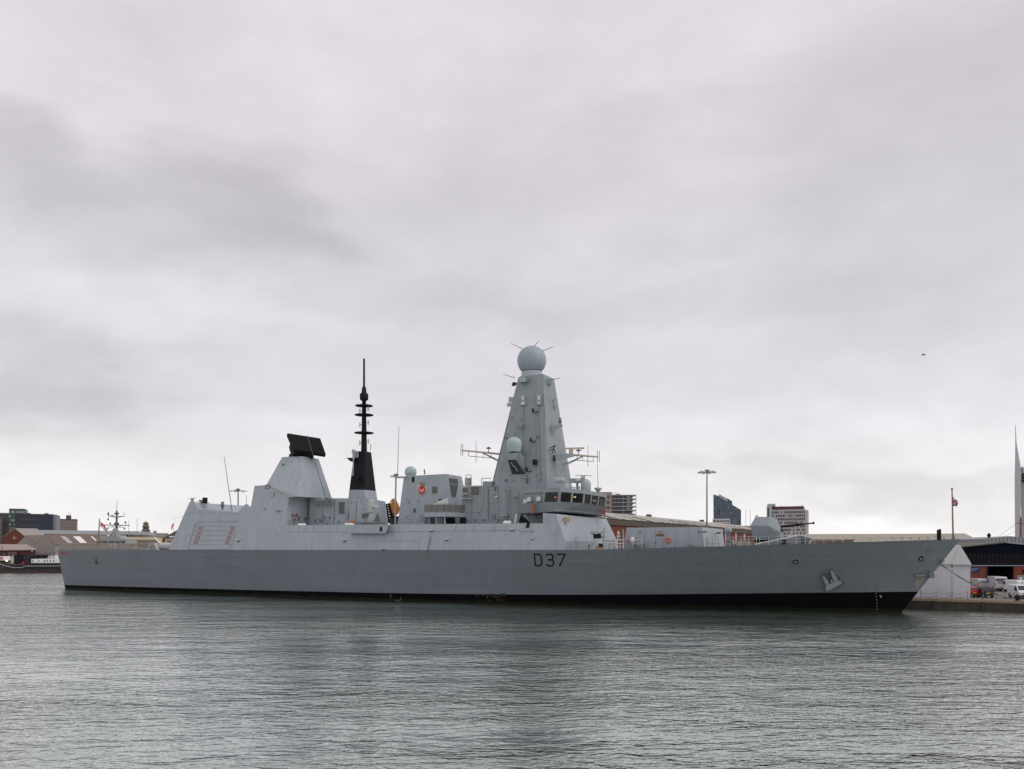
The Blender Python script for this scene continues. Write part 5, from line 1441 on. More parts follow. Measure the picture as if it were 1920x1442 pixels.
# big grey roof just behind, seen above the gable
def wz2(py): return (HZ - py) / (F / (wY + 24)) + CH - QZ
def wx2(px): return (px - 1795) / kw + (px - 960) / F * 24
mb = MB().hull([(wx2(x), y, wz2(p)) for x, p in ((1826, 1010.5), (1826, 1030), (1874, 1005.5), (1930, 1010.5), (1930, 1030), (1874, 1030)) for y in (24, 40)]); mb.build('rear_roof', ROOFG, wh)
mb = MB()
for i in range(15):
    x = 1828 + i * 7.0
    top_ = 1010.5 - (x - 1826) / 48 * 5 if x < 1874 else 1005.5 + (x - 1874) / 56 * 5
    mb.box((wx2(x), 23.97, (wz2(top_) + wz2(1022)) / 2), (.05, .1, wz2(top_) - wz2(1022)))
mb.build('roof_rib', LINE, wh)
MB().lathe((wx2(1847), 26, wz2(1008)), [(.25, -.3), (.25, .3), (.4, .4), (.1, .9)], 10).build('roof_vent', BLACK, wh)
sg_ = MB().hull([(x, y, z) for x in (wx(1817.5), wx(1836.5)) for y in (-.1, -.02) for z in (wz(1073.5), wz(1064))]).build('wall_sign', mat('sign_navy', (.012, .03, .11), .5), wh)
for k, (x0_, x1_, h_) in enumerate(((1818.6, 1832.5, .9), (1818.6, 1828.5, .9), (1818.6, 1822.5, .6))):
    MB().hull([(x, y, z) for x in (wx(x0_), wx(x1_)) for y in (-.14, -.09) for z in (wz(1066.4 + k * 2.4 + h_ / 2), wz(1066.4 + k * 2.4 - h_ / 2))]).build('sign_line', mat('sign_line_pale', (.30, .36, .45), .6), sg_)
MB().hull([(x, y, z) for x in (wx(1903), wx(1916)) for y in (-.08, -.01) for z in (0, wz(1078.5))]).build('steel_door', mat('door_grey', (.27, .29, .31), .5), wh)
MB().lathe((wx(1909.5), -.1, wz(1085)), [(.22, -.02), (.22, .02)], 16, False, Matrix.Rotation(R(90), 3, 'X')).build('door_disc', WHITE, wh)
MB().box((wx(1917), -.2, wz(1071)), (.5, .4, .45)).build('wall_lamp', BLACK, wh)
pf = thing('palisade_fence', 'short grey steel fence beside the warehouse doorway', 'fence', W(1892, 1103, 124) * 1.0, 0)
pf.location.z = QZ
q = MB()
for i in range(12): q.box((i * .3, 0, .7), (.06, .04, 1.4))
q.build('palings', STEEL, pf)
q = MB(); q.box((1.65, .03, .4), (3.5, .05, .07)); q.box((1.65, .03, 1.15), (3.5, .05, .07)); q.build('rails', STEEL, pf)

# ------------------------------------------------------------------ long beige shed roof behind the foredeck
BEIGER = mat('weathered_beige_roof', (.36, .33, .27), .85, var=.16, vscale=.5, streak=.25, stretch=(2.5, .3, .3))
def shed_pts(rows): return [W(px, py, Y) for px, py, Y in rows]
bs0 = W(1520, 1031, 175); bs0.z = QZ
bsd = thing('long_shed', 'long pale concrete roofed shed behind the foredeck with a hipped right end', 'shed', bs0)
A1, A2 = W(1515, 1001.5, 185), W(1809, 1000.2, 168)
B1, B2 = W(1480, 1016, 177), W(1815, 1016, 160)
B3 = W(1829, 1009.5, 172)
mb = MB().hull([A1, A2, B1, B2, B3, A1 + Vector((0, 14, 0)), A2 + Vector((0, 14, 0)), B1 - Vector((0, 0, .4)), B2 - Vector((0, 0, .4)), W(1840, 1016, 176)])
mb.build('roof', BEIGER, bsd, world=True)
mb = MB().hull([p_ + Vector((0, o, z)) for p_ in (B1, B2) for o in (.8, 1.2) for z in (-.35, -8.4)]); mb.build('wall', mat('shed_wall_dark', (.10, .085, .07), .85, var=.2), bsd, world=True)
mb = MB().hull([W(x, y, Y) for x, y, Y in ((1525, 1011.5, 173.6), (1604, 1011.5, 169.4), (1598, 1016.5, 168.6), (1518, 1018, 172.8))] + [W(x, y, Y + .3) for x, y, Y in ((1525, 1011.5, 173.6), (1604, 1011.5, 169.4), (1598, 1016.5, 168.6), (1518, 1018, 172.8))])
mb.build('clerestory_opening', mat('opening_brown', (.08, .055, .04), .8, var=.3), bsd, world=True)
for x in (1672, 1690, 1706.5, 1723, 1741, 1770):
    t_ = (x - 1480) / (1815 - 1480)
    Yq = 177 - 17 * t_ - .2
    MB().hull([W(x + i, y, Yq + o) for i, y, o in ((-2.3, 1008.2, .3), (2.3, 1008.2, .3), (2.3, 1010.2, -.3), (-2.3, 1010.2, -.3), (-2.3, 1010.2, .3), (2.3, 1010.2, .3), (2.3, 1008.2, .6), (-2.3, 1008.2, .6))]).build('roof_vent', BROWNL, bsd, world=True)

# ------------------------------------------------------------------ long red brick shed behind the silo
SKYL = mat('roof_light_cream', (.52, .50, .44), .6, var=.15, vscale=1.5)
SLATE = mat('roof_brown_grey', (.085, .075, .072), .85, var=.2, vscale=.8)
BANDM = mat('stained_concrete_band', (.105, .085, .07), .85, var=.3, vscale=.7, streak=.3)
RIDGEM = mat('ridge_cladding_pale', (.42, .39, .36), .8, var=.12, vscale=.4)
rd = Vector((.523, .852, 0)).normalized()
def wall_pt(px, Yc=None):   # point on the near long wall line, from its pixel column
    a0 = W(1137, HZ, 152)
    dx, _ = ray(px, 0)
    # a0 + t rd : x/y = dx
    t_ = (dx * a0.y - a0.x) / (rd.x - dx * rd.y)
    q = a0 + rd * t_
    return q
def zrow(p_, py): return CH + (HZ - py) / F * p_.y
Z_e = zrow(wall_pt(1137), 972.8); Z_b = zrow(wall_pt(1137), 983.7)
nn_ = Vector((rd.y, -rd.x, 0))
if nn_.dot(Vector((1, 0, 0))) > 0: nn_ = -nn_
back = nn_          # away to the right
w_s = wall_pt(1060); w_e = wall_pt(1425)
rs = thing('brick_shed', 'long red brick dock shed with striped rooflights receding behind the silo block', 'shed', (w_s.x, w_s.y, QZ))
Zr = Z_e + 1.45; dR = 5.5
def rp(p_, o, z): return Vector((p_.x + back.x * o, p_.y + back.y * o, z))
MB().hull([rp(p_, o, z) for p_ in (w_s, w_e) for o in (0, 22) for z in (QZ - .1, Z_b)]).build('brick_wall', mat('dark_shed_brick', (.15, .042, .028), .85, var=.2, vscale=2, bump=.01, bscale=8), rs, world=True)
MB().hull([rp(p_, o, z) for p_ in (w_s, w_e) for o in (-.25, 22.2) for z in (Z_b, Z_e)]).build('concrete_band', BANDM, rs, world=True)
MB().hull([rp(p_, o, z) for p_ in (w_s, w_e) for o, z in ((-.35, Z_e + .02), (dR, Zr), (22, Zr), (22, Z_e + .02))]).build('roof', SLATE, rs, world=True)
MB().hull([rp(p_, o, z) for p_ in (w_s, w_e) for o, z in ((dR - .1, Zr - .1), (dR + .2, Zr + .38), (dR + 5, Zr + .42), (dR + 5, Zr - .1))]).build('ridge_monitor', RIDGEM, rs, world=True)
ln = (w_e - w_s).length
rr = random.Random(11)
t_ = .015; k = 0
while t_ < .985:
    wd = rr.choice((.012, .014, .014, .028))
    p_ = w_s.lerp(w_e, t_); p2 = w_s.lerp(w_e, t_ + wd)
    sl_z = (Zr - Z_e) / (dR + .35)
    MB().hull([rp(a, o, Z_e + .02 + (o + .35) * sl_z + h_) for a in (p_, p2) for o in (.1, dR - .5) for h_ in (.02, .12)]).build('rooflight', SKYL, rs, world=True)
    t_ += wd + rr.choice((.014, .018, .018, .035)); k += 1
for t_ in (.42, .72):
    p_ = w_s.lerp(w_e, t_); MB().hull([rp(w_s.lerp(w_e, t_ + q), dR + 1 + o, Zr + .4 + z) for q in (0, .012) for o in (0, .8) for z in (0, .6)]).build('roof_vent', SLATE, rs, world=True)
WINW = mat('window_frame_white', (.60, .60, .57), .6)
def arch_window(px):
    p_ = wall_pt(px)
    w_ = 1.5; zb0 = zrow(p_, 1013.5); zt0 = zrow(p_, 996)
    n_ = -back
    def at(u, z, o): return Vector((p_.x + rd.x * u + n_.x * o, p_.y + rd.y * u + n_.y * o, z))
    ap_ = [(-w_ / 2, zb0), (w_ / 2, zb0)] + [(w_ / 2 * math.cos(a), zt0 - w_ / 2 * 1.5 + w_ * .75 * math.sin(a)) for a in [i * math.pi / 10 for i in range(11)]]
    f = MB().hull([at(u * 1.25, z if i < 2 else z + .28, o) for i, (u, z) in enumerate(ap_) for o in (-.02, .1)]).build('arch_surround', mat('brick_arch', (.34, .05, .03), .85, var=.15), rs, world=True)
    MB().hull([at(u, z, o) for u, z in ap_ for o in (0, .16)]).build('window', WINW, rs, world=True)
    for u in (-.34, .34):
        for z0, z1 in ((.12, .42), (.5, .75)):
            MB().hull([at(u + d_, zb0 + (zt0 - zb0) * z_, o) for d_ in (-.22, .22) for z_ in (z0, z1) for o in (.1, .19)]).build('pane', DGLASS, rs, world=True)
for px in (1158.5, 1360, 1379, 1395): arch_window(px)
MB().tube(rp(wall_pt(1166), -.2, QZ), rp(wall_pt(1166), -.2, zrow(wall_pt(1166), 993)), .12).build('downpipe', WINW, rs, world=True)

# ------------------------------------------------------------------ light masts
def light_mast(label, px, ytop, Y, n, big=True):
    base_ = W(px, HZ, Y); H_ = CH + (HZ - ytop) / F * Y - QZ
    o = thing('light_mast', label, 'light mast', (base_.x, base_.y, QZ), 0, 'dockside light masts')
    k = Y / F
    MB().tube((0, 0, 0), (0, 0, H_ - .5), 2.0 * k, 1.1 * k, 12).build('pole', STEEL, o)
    MB().lathe((0, 0, H_ - .8), [(2.5 * k, 0), (3.8 * k, .5), (3.8 * k, 4.5 * k), (2.4 * k, 5.5 * k)], 14).build('head_gear', STEEL, o)
    q = MB()
    for i in range(n):
        a = 2 * math.pi * i / n + .2
        e = Vector((math.cos(a) * 13 * k, math.sin(a) * 13 * k, H_ - .9))
        q.tube((0, 0, H_ - .55), e + Vector((0, 0, .35)), .06)
    q.build('bracket_ring', STEEL, o)
    for i in range(n):
        a = 2 * math.pi * i / n + .2
        e = Vector((math.cos(a) * 13 * k, math.sin(a) * 13 * k, H_ - .9))
        MB().hull([e + Vector((math.cos(a) * u - math.sin(a) * w_, math.sin(a) * u + math.cos(a) * w_, z)) for u, z in ((-.35, .1), (.45, .02), (.45, .2), (-.35, .4)) for w_ in (-.25, .25)]).build('floodlight', LIGHTG, o)
    return o
light_mast('tall dock light mast rising behind the missile silo', 1325.5, 878, 146, 8)
light_mast('dock light mast seen over the hangar roof beside a whip aerial', 446.5, 916, 215, 6)
light_mast('small dock light mast just right of the hangar radar', 376.5, 938, 260, 4)

# ------------------------------------------------------------------ generic far buildings
def far_box(name, label, cat, px0, px1, py, Y, depth, m, rz=0.0, group=None):
    a = W(px0, py, Y); e = W(px1, py, Y)
    o = thing(name, label, cat, (a.x, a.y, QZ), rz, group)
    dx1 = ray(px1, 0)[0]; c_, s_ = math.cos(rz), math.sin(rz)
    w_ = (dx1 * a.y - a.x) / (c_ - dx1 * s_); h_ = a.z - QZ
    MB().hull([(x, y, z) for x in (0, w_) for y in (0, depth) for z in (0, h_)]).build('wall', m, o)
    return o, w_, h_
def grid_windows(o, w_, h_, cols, rows, x0, x1, z0, z1, fw, fh, m, skip=None, name='window', y=-.08):
    """up to 100 windows as parts; more become one extra part"""
    items = [(i, j) for j in range(rows - 1, -1, -1) for i in range(cols) if not (skip and skip(i, j))]
    me = None
    cwid = (x1 - x0) / cols * w_; chgt = (z1 - z0) / rows * h_
    rest = MB()
    for k, (i, j) in enumerate(items):
        c_ = Vector((x0 * w_ + cwid * (i + .5), y, z0 * h_ + chgt * (j + .5)))
        if k < 100:
            if me is None:
                me = MB().box((0, 0, 0), (cwid * fw, .3, chgt * fh)).mesh(name, m)
            ob = bpy.data.objects.new(name, me); C.objects.link(ob); ob.parent = o; ob.location = c_
        else: rest.box(c_, (cwid * fw, .3, chgt * fh))
    if rest.v: structure(rest.build('small_windows', m, o), 'stuff')
# right: apartment block
STONE = mat('apartment_buff', (.36, .29, .245), .85, var=.05)
DGREY = mat('apartment_dark_bays', (.10, .11, .125), .5, var=.1)
o, w_, h_ = far_box('apartment_block', 'apartment block with balconies beside the bridge, buff wall on its left', 'building', 1126, 1147.5, 922.5, 400, 22, STONE)
grid_windows(o, w_, h_, 1, 12, .55, .78, .05, .97, 1, .45, DGLASS)
k4 = 400 / F
x1_ = w_; x2_ = w_ + 38 * k4; x3_ = w_ + 45.5 * k4; hb_ = h_ - 5.3 * k4
MB().hull([(x, y, z) for x in (x1_, x2_) for y in (1.0, 20) for z in (0, hb_)]).build('glazed_bay', DGREY, o)
nfl = 13
for j in range(nfl + 1):
    z = hb_ - j * 7.1 * k4
    if z < 1: break
    MB().hull([(x, y, zz_) for x in (x1_ + .05, x3_) for y in (-.9, 19) for zz_ in (z - .35, z)]).build('balcony_slab', mat('slab_grey', (.38, .38, .38), .7), o)
for i in range(4):
    for j in range(4):
        if i == 3: m = glass('pale_glass', (.35, .40, .42), .1, 0) if 'pale_glass' not in bpy.data.materials else bpy.data.materials['pale_glass']
        else: m = DGLASS
        MB().box((x1_ + 1.4 + i * 2.35, .95, hb_ - (j + .5) * 7.1 * k4), (1.9, .1, 4.6 * k4)).build('window', m, o)
for x in (x1_ + 5.4, x2_, x3_ - .3): MB().tube((x, -.7, 0), (x, -.7, hb_), .14).build('column', MATS['slab_grey'], o)
MB().box((x1_ + 4, 8, hb_ + .5), (2.2, 2, 1.0)).build('plant_room', STEEL, o)
MB().path([Vector((x1_ + .8, 6, hb_)), Vector((x1_ + 2, 6, hb_ + 1.4)), Vector((x1_ + 3.2, 6, hb_ + 1.5))], .12).build('roof_cradle', STEEL, o)
# sail-shaped glass tower
GT = mat('tower_glass_blue', (.045, .085, .135), .25, var=.35, vscale=.16, stretch=(1, .2, 1), spec=.6)
a = W(1338, HZ, 700); k7 = 700 / F
o = thing('glass_tower', 'blue glass tower with a roof sweeping down to the right', 'building', (a.x, a.y, QZ), R(-15))
def g7(px, py): return ((px - 1338) * k7, (HZ - py) * k7 + CH - QZ)
pl_ = [(1338, 1031), (1387.5, 1031), (1387.5, 957), (1372, 947), (1371.5, 940.5), (1363.5, 935), (1337.5, 927)]
MB().prism([Vector((g7(*p_)[0], 0, g7(*p_)[1])) for p_ in pl_], (0, 22, 0)).build('glass_body', GT, o)
MB().prism([Vector((g7(*p_)[0], -.6, g7(*p_)[1])) for p_ in [(1347.8, 926.3), (1363, 936), (1363, 941.5), (1347.8, 931.5)]], (0, 1.0, 0)).build('roof_fin', mat('fin_grey', (.42, .42, .43), .6), o)
FRM = mat('tower_frame', (.17, .21, .26), .5)
q = MB()
for j in range(16):
    y_ = 945 + j * 5.2; xr_ = 1387.5 if y_ > 957 else 1372 + (y_ - 947) * 1.5 if y_ > 947 else 1371
    x0_, z_ = g7(1338, y_); x1q, _ = g7(xr_, y_)
    q.box(((x0_ + x1q) / 2, -.1, z_), (x1q - x0_, .25, .3))
for i in range(1, 12):
    x_ = 1338 + i * 4.1
    ty = 927.5 + (x_ - 1338) * .31 if x_ < 1363 else (936 + (x_ - 1363) * .6 if x_ < 1372 else 948 + (x_ - 1372) * .62)
    q.box((g7(x_, 0)[0], -.08, (g7(0, ty)[1] + 0) / 2), (.22, .2, g7(0, ty)[1]))
q.build('glazing_grid', FRM, o)
gr2 = random.Random(5)
for n in range(60):
    i = gr2.randrange(12); j = gr2.randrange(11)
    x_, y_ = 1340 + i * 4.1, 952 + j * 5.2
    if x_ > 1386 or (x_ > 1370 and y_ < 962): continue
    MB().box((g7(x_, 0)[0], -.02, g7(0, y_)[1] - .1), (3.5 * k7, .12, 4.4 * k7)).build('dark_pane' if n % 3 else 'pale_pane', DGLASS if n % 3 else mat('pane_pale', (.13, .20, .25), .2), o)
a = W(1336, HZ, 640)
o = thing('low_office', 'low white building with a window strip at the foot of the glass tower', 'building', (a.x, a.y, QZ), R(-15))
k6 = 640 / F
hw_ = (HZ - 973) * k6 + CH - QZ
MB().hull([(x, y, z) for x in (0, 32 * k6) for y in (0, 12) for z in (0, hw_)]).build('wall', mat('office_white', (.60, .60, .58), .7), o)
for i in range(5):
    for j in range(2): MB().box(((4 + i * 6) * k6, -.05, hw_ - (4.2 + j * 5.5) * k6), (4.6 * k6, .2, 2.6 * k6)).build('window', DGLASS, o)
# patterned tower block behind the gun barrel
o, w_, h_ = far_box('patterned_block', 'white tower block with a chequer of dark windows behind the gun', 'building', 1447.5, 1510.5, 956, 450, 20, mat('block_white', (.50, .48, .49), .8, var=.05), R(-22))
k45 = 450 / F
rr = random.Random(2)
sk = {(i, j): rr.random() < .2 for i in range(19) for j in range(17)}
grid_windows(o, w_, h_, 19, 14, .005, .985, 0.02, .985, .62, .58, DGLASS, lambda i, j: sk[(i, j)])
MB().hull([(x, y, z) for x in (.2, w_ - 3.6 * k45) for y in (1.5, 16) for z in (h_ - .2, h_ + 6.2 * k45)]).build('roof_storey', mat('roof_storey_brown', (.10, .05, .045), .7), o)
MB().hull([(x, y, z) for x in (-9.5 * k45, -.02) for y in (-.3, 18) for z in (0, h_ + 6.8 * k45)]).build('stair_tower', MATS['block_white'], o)
MB().hull([(x, y, z) for x in (-8.6 * k45, 4.5 * k45) for y in (.5, 10) for z in (h_ + 6.9 * k45, h_ + 11.5 * k45)]).build('lift_housing', mat('housing_grey', (.45, .45, .43), .7), o)
MB().box((-6.5 * k45, -.35, h_ - 4), (2.6 * k45, .2, 36 * k45)).build('stair_window', mat('stair_glass', (.05, .09, .14), .3), o)
MB().hull([(x, y, z) for x in (w_ + .02, w_ + 3.8 * k45) for y in (0, 19) for z in (0, h_ - 1.2 * k45)]).build('end_wall', mat('block_end_pale', (.55, .52, .48), .8), o)
for x in (.22, .85): MB().tube((w_ * x, 8, h_ + 6 * k45), (w_ * x + .6, 8, h_ + 10 * k45), .12).build('roof_antenna', STEEL, o)
for i, px in enumerate((1398.5, 1406.5)):
    p_ = W(px, HZ, 520); o = thing('radio_mast', 'thin radio mast rising behind the gun turret', 'mast', (p_.x, p_.y, QZ), 0, 'thin radio masts behind the gun')
    hh_ = CH - QZ + (HZ - 957) * 520 / F
    MB().tube((0, 0, 0), (0, 0, hh_), .22, .10, 6).build('pole', STEEL, o)
    MB().box((0, 0, .3), (1.2, 1.2, .6)).build('footing', CONC, o)
o, w_, h_ = far_box('dock_office', 'small flat roofed dock building seen left of the gun turret', 'building', 1388, 1412, 986, 330, 15, mat('dock_office_grey', (.40, .39, .37), .8), R(-17))
grid_windows(o, w_, h_, 5, 2, .05, .95, .55, .95, .6, .4, DGLASS)
# sail tower at the right edge
k1k = 1000 / F
a = W(1905, HZ, 1000)
SPN = mat('spire_white', (.52, .53, .56), .55, var=.03)
o = thing('spire_tower', 'tall white pointed viewing tower rising at the right edge', 'tower', (a.x, a.y, QZ))
def s1(px, py): return ((px - 1905) * k1k, (HZ - py) * k1k + CH - QZ)
prof = [(1903.5, 797, 1904.3), (1903.6, 830, 1906.2), (1903.2, 860, 1911.5), (1902.8, 878, 1915), (1902.4, 900, 1916), (1902.6, 950, 1915.6), (1903, 1000, 1914.5), (1903.4, 1031, 1914.2)]
q = MB(); rows = []
for xa, y_, xb in prof:
    x0_, z_ = s1(xa, y_); x1q, _ = s1(xb, y_)
    dpt = max(.5, (x1q - x0_) * .5)
    rows.append([Vector((x0_, 0, z_)), Vector(((x0_ + x1q) / 2, -dpt, z_)), Vector((x1q, 0, z_)), Vector(((x0_ + x1q) / 2, dpt, z_))])
for r0, r1 in zip(rows, rows[1:]): q.hull(r0 + r1)
q.build('mast_leg', SPN, o)
q = MB()
for (xa, y_, xb), (xc, y2, xd) in zip([(1914.6, 876, 1917), (1917.5, 890, 1926), (1917, 930, 1930), (1917.2, 1031, 1922)], [(1917.5, 890, 1926), (1917, 930, 1930), (1917.2, 1031, 1922)]):
    q.hull([Vector((s1(x, y)[0], d_, s1(x, y)[1])) for x, y in ((xa, y_), (xb, y_), (xc, y2), (xd, y2)) for d_ in (-3, 3)])
q.build('sail_rib', SPN, o)
for j in range(3): MB().hull([Vector((s1(x, 888 + j * 6 + dy)[0], d_, s1(x, 888 + j * 6 + dy)[1])) for x in (1916, 1932) for dy in (0, 4.4) for d_ in (-6, 4)]).build('viewing_deck', DGLASS, o)
# old ship's masts in front of it
p_ = W(1913.5, HZ, 330)
o = thing('sailing_ship_mast', 'reddish lower mast of a distant sailing ship in front of the white spire', 'mast', (p_.x, p_.y, QZ))
k33 = 330 / F
MST = mat('mast_red_brown', (.22, .09, .07), .7)
MB().tube((0, 0, 0), (0, 0, (HZ - 968) * k33 + 6), .45, .3, 10).build('lower_mast', MST, o)
MB().tube((.2, 0, (HZ - 972) * k33 + 6), (.1, 0, (HZ - 946) * k33 + 6), .22, .12, 8).build('topmast', WHITE, o)
MB().tube((-1.4, 0, (HZ - 980) * k33 + 6), (1.8, 0, (HZ - 981) * k33 + 6), .18).build('yard', MST, o)
q = MB(); q.tube((0, 0, (HZ - 975) * k33 + 6), (-8.5, 3, (HZ - 1004) * k33 + 5), .05); q.tube((0, 0, (HZ - 990) * k33 + 6), (-8.5, 3, (HZ - 1008) * k33 + 5), .05); q.build('rigging', LINE, o)

# ------------------------------------------------------------------ yellow crane between the deckhouses
cr = W(741, HZ, 172); k17 = 172 / F
CRY = mat('crane_orange', (.42, .165, .012), .6, var=.3, vscale=1.2, rust=.3)
cra = thing('dock_crane', 'orange dock crane with a black lattice boom seen between the deckhouses', 'crane', (cr.x, cr.y, QZ))
def c17(px, py): return ((px - 741) * k17, (HZ - py) * k17 + CH - QZ)
hz_ = c17(0, 968)[1]
MB().hull([(x, y, z) for x in (-1.0, 1.0) for y in (-1, 1) for z in (0, hz_)]).build('pedestal', BLACK, cra)
q = MB().hull([Vector((c17(*p_)[0], y, c17(*p_)[1])) for p_ in [(733, 946), (737, 941), (745, 942), (749, 952), (746, 962), (741, 966), (737, 962)] for y in (-1.2, 1.2)]); q.build('machinery_house', CRY, cra)
q = MB().hull([Vector((c17(*p_)[0], y, c17(*p_)[1])) for p_ in [(738, 964), (742, 964), (740, 972), (738, 970)] for y in (-.8, .8)]); q.build('counterweight', CRY, cra)
q = MB()
for a, e in (((733, 943), (737, 937)), ((737, 937), (743, 936)), ((743, 936), (745, 942)), ((735, 940), (744, 939)), ((738, 937), (741, 943))): q.tube(Vector((c17(*a)[0], -1, c17(*a)[1])), Vector((c17(*e)[0], -1, c17(*e)[1])), .13)
q.build('gantry_frame', CRY, cra)
q = MB()
L0, L1 = [(724, 946), (730, 981)], [(732, 944), (739.5, 978)]
def lpt(l, f_, y): 
    (xa, ya), (xb, yb_) = l; px, py = xa + (xb - xa) * f_, ya + (yb_ - ya) * f_
    x, z = c17(px, py); return Vector((x, y, z))
for l in (L0, L1):
    for y in (-.6, .6): q.tube(lpt(l, 0, y), lpt(l, 1, y), .13)
for i in range(7):
    for y in (-.6, .6):
        q.tube(lpt(L0, i / 7, y), lpt(L1, (i + .5) / 7, y), .09); q.tube(lpt(L1, (i + .5) / 7, y), lpt(L0, (i + 1) / 7, y), .09)
        q.tube(lpt(L0, i / 7, y), lpt(L1, i / 7, y), .08)
q.build('lattice_boom', BLACK, cra)

# ------------------------------------------------------------------ left: minesweeper behind the flight deck
mY = 222.0; km_ = mY / F
mo = W(214, HZ, mY)
ms = thing('minesweeper', 'small grey naval vessel with a tall pole mast behind the flight deck', 'ship', (mo.x, mo.y, 0))
def m_(px, py, y=0.0): return Vector(((px - 214) * km_, y, (HZ - py) * km_ + CH))
MSG = mat('minesweeper_grey', (.30, .31, .31), .6, var=.08, streak=.1)
MSD = mat('minesweeper_dark', (.10, .11, .11), .6)
MB().hull([m_(x, y, d_ * w_) for x, y, w_ in ((180, 1031, 4), (318, 1031, 3.5), (326, 1026, .5), (186, 1078, 3), (312, 1078, 1.5)) for d_ in (-1, 1)]).build('hull', MSG, ms)
MB().hull([m_(x, y, d_) for x, y in [(191, 1031), (193, 1014), (247, 1014), (250, 1031)] for d_ in (-3.2, 3)]).build('deckhouse', MSG, ms)
MB().hull([m_(x, y, d_) for x, y in [(192, 1014.2), (192, 1011), (246, 1011), (246, 1014.2)] for d_ in (-3.5, 3)]).build('bridge_roof', MSG, ms)
for x in (197.5, 208, 219.5, 231, 241): MB().hull([m_(x + i, y, d_) for i in (-3.6, 3.6) for y in (1015.5, 1019.6) for d_ in (-3.3, -3.0)]).build('window', DGLASS, ms)
MB().hull([m_(x, y, d_) for x, y in [(193, 1011), (200, 1006), (228, 1004), (236, 1011)] for d_ in (-2.4, 2.4)]).build('upper_deckhouse', MSG, ms)
MB().hull([m_(x, y, d_) for x, y in [(207, 1004), (209, 995), (217, 995), (216, 1008), (206, 1008)] for d_ in (.5, 2)]).build('funnel', MSD, ms)
msm = MB().hull([m_(x, y, d_) for x, y in [(213, 1010), (225, 1010), (220.5, 991), (216.5, 991)] for d_ in (-1.4, .3)]).build('mast_base', MSG, ms)
MB().tube(m_(218.5, 992), m_(219, 958), .34, .20, 8).build('pole_mast', MSD, msm)
MB().tube(m_(219, 958), m_(219.5, 938), .07, .04).build('whip_antenna', LINE, msm)
q = MB(); q.tube(m_(193, 984.3), m_(243, 985.3), .11); q.tube(m_(204, 968), m_(233, 968.3), .10)
for a, e in (((208, 985), (218.5, 990)), ((229, 985), (219, 990)), ((210, 968), (218.5, 973)), ((228, 968), (219, 973)), ((204, 968), (203, 962)), ((203, 969), (203, 974)), ((233, 968), (233, 961)), ((235, 985), (235.5, 979)), ((202, 988), (234, 989))): q.tube(m_(*a), m_(*e), .06)
q.build('yard', MSD, msm)
for x, y in ((203.5, 962.5), (203.5, 965), (203, 974), (210.5, 967), (219, 959), (216, 963), (222, 963), (207, 981.5), (235.5, 979.5), (202, 991), (233.5, 991.5)):
    MB().lathe(m_(x, y, -.1), [(.12, -.25), (.25, -.05), (.25, .15), (.1, .28)], 8).build('lantern', MSD, msm)
MB().hull([m_(x, y, d_) for x, y in [(215, 980), (222, 980), (221, 986), (216, 986)] for d_ in (-.5, .5)]).build('mast_head_gear', MSD, msm)
MB().sphere(m_(203.8, 1005.5), 3.0 * km_, 14, 8).build('satellite_dome', WHITE, ms)
MB().hull([m_(x, y, d_) for x, y in [(217, 1026.5), (219.5, 1020), (233.5, 1020), (231, 1027)] for d_ in (-4.05, -3.95)]).build('white_banner', mat('banner_white', (.66, .60, .60), .8), ms)
for y in (1022, 1024.5): MB().hull([m_(x, y + j, d_) for x in (220.5, 229) for j in (0, 1.0) for d_ in (-4.1, -4.0)]).build('banner_lettering', mat('banner_red', (.5, .16, .15), .8), ms)
q = MB()
for x in (252, 256, 262, 270, 280): q.tube(m_(x, 1031, -3), m_(x, 1018, -3), .07)
for y in (1019, 1023): q.tube(m_(252, y, -3), m_(284, y, -3), .05)
q.build('deck_rail', LINE, ms)
MB().hull([m_(x, y, d_) for x, y in [(252, 1020), (260, 1022), (259, 1024), (252, 1022)] for d_ in (-3, -2)]).build('deck_gun', mat('gun_rust', (.20, .10, .07), .7), ms)
MB().hull([m_(x, y, d_) for x, y in [(285, 1031), (286, 1018), (293, 1018), (294, 1031)] for d_ in (-2.5, 1)]).build('stern_locker', mat('locker_pale', (.48, .48, .46), .6), ms)
MB().torus(m_(294, 1026.5, -2.6), .42, .16, Matrix.Rotation(R(90), 3, 'X')).build('cable_reel', BLACK, ms)

# ------------------------------------------------------------------ left: black hulled tug
tY_ = 268.0; kt2 = tY_ / F
to_ = W(60, HZ, tY_)
tug = thing('tug', 'black hulled tug with a white band and white deckhouse left of the stern', 'boat', (to_.x, to_.y, 0))
def t2(px, py, y=0.0): return Vector(((px - 60) * kt2, y, (HZ - py) * kt2 + CH))
TH = mat('tug_black_hull', (.012, .013, .018), .5, var=.2)
TR = mat('tug_red_bottom', (.055, .034, .028), .7, var=.3)
shx = [(-14, 1050), (0, 1055.5), (18, 1060.5), (38, 1064), (52, 1064), (58, 1061), (112, 1061), (150, 1060)]
def wtug(x): return 3.2 * min(1, max(.15, (x + 16) / 45))
def tugloft(y0f, y1f):
    q = MB(); n = len(shx)
    for sg in (1, -1):
        vs = [t2(x, y0f(x, y), -sg * wtug(x)) for x, y in shx] + [t2(x, y1f(x, y), -sg * wtug(x) * .92) for x, y in shx]
        q.add(vs, [(i, i + 1, n + i + 1, n + i) for i in range(n - 1)])
    q.add([t2(x, y0f(x, y), -wtug(x)) for x, y in shx] + [t2(x, y0f(x, y), wtug(x)) for x, y in shx], [(i, i + 1, n + i + 1, n + i) for i in range(n - 1)])
    return q
tugloft(lambda x, y: y - 5 if x < 55 else 1055.5, lambda x, y: 1067.8).build('hull', TH, tug)
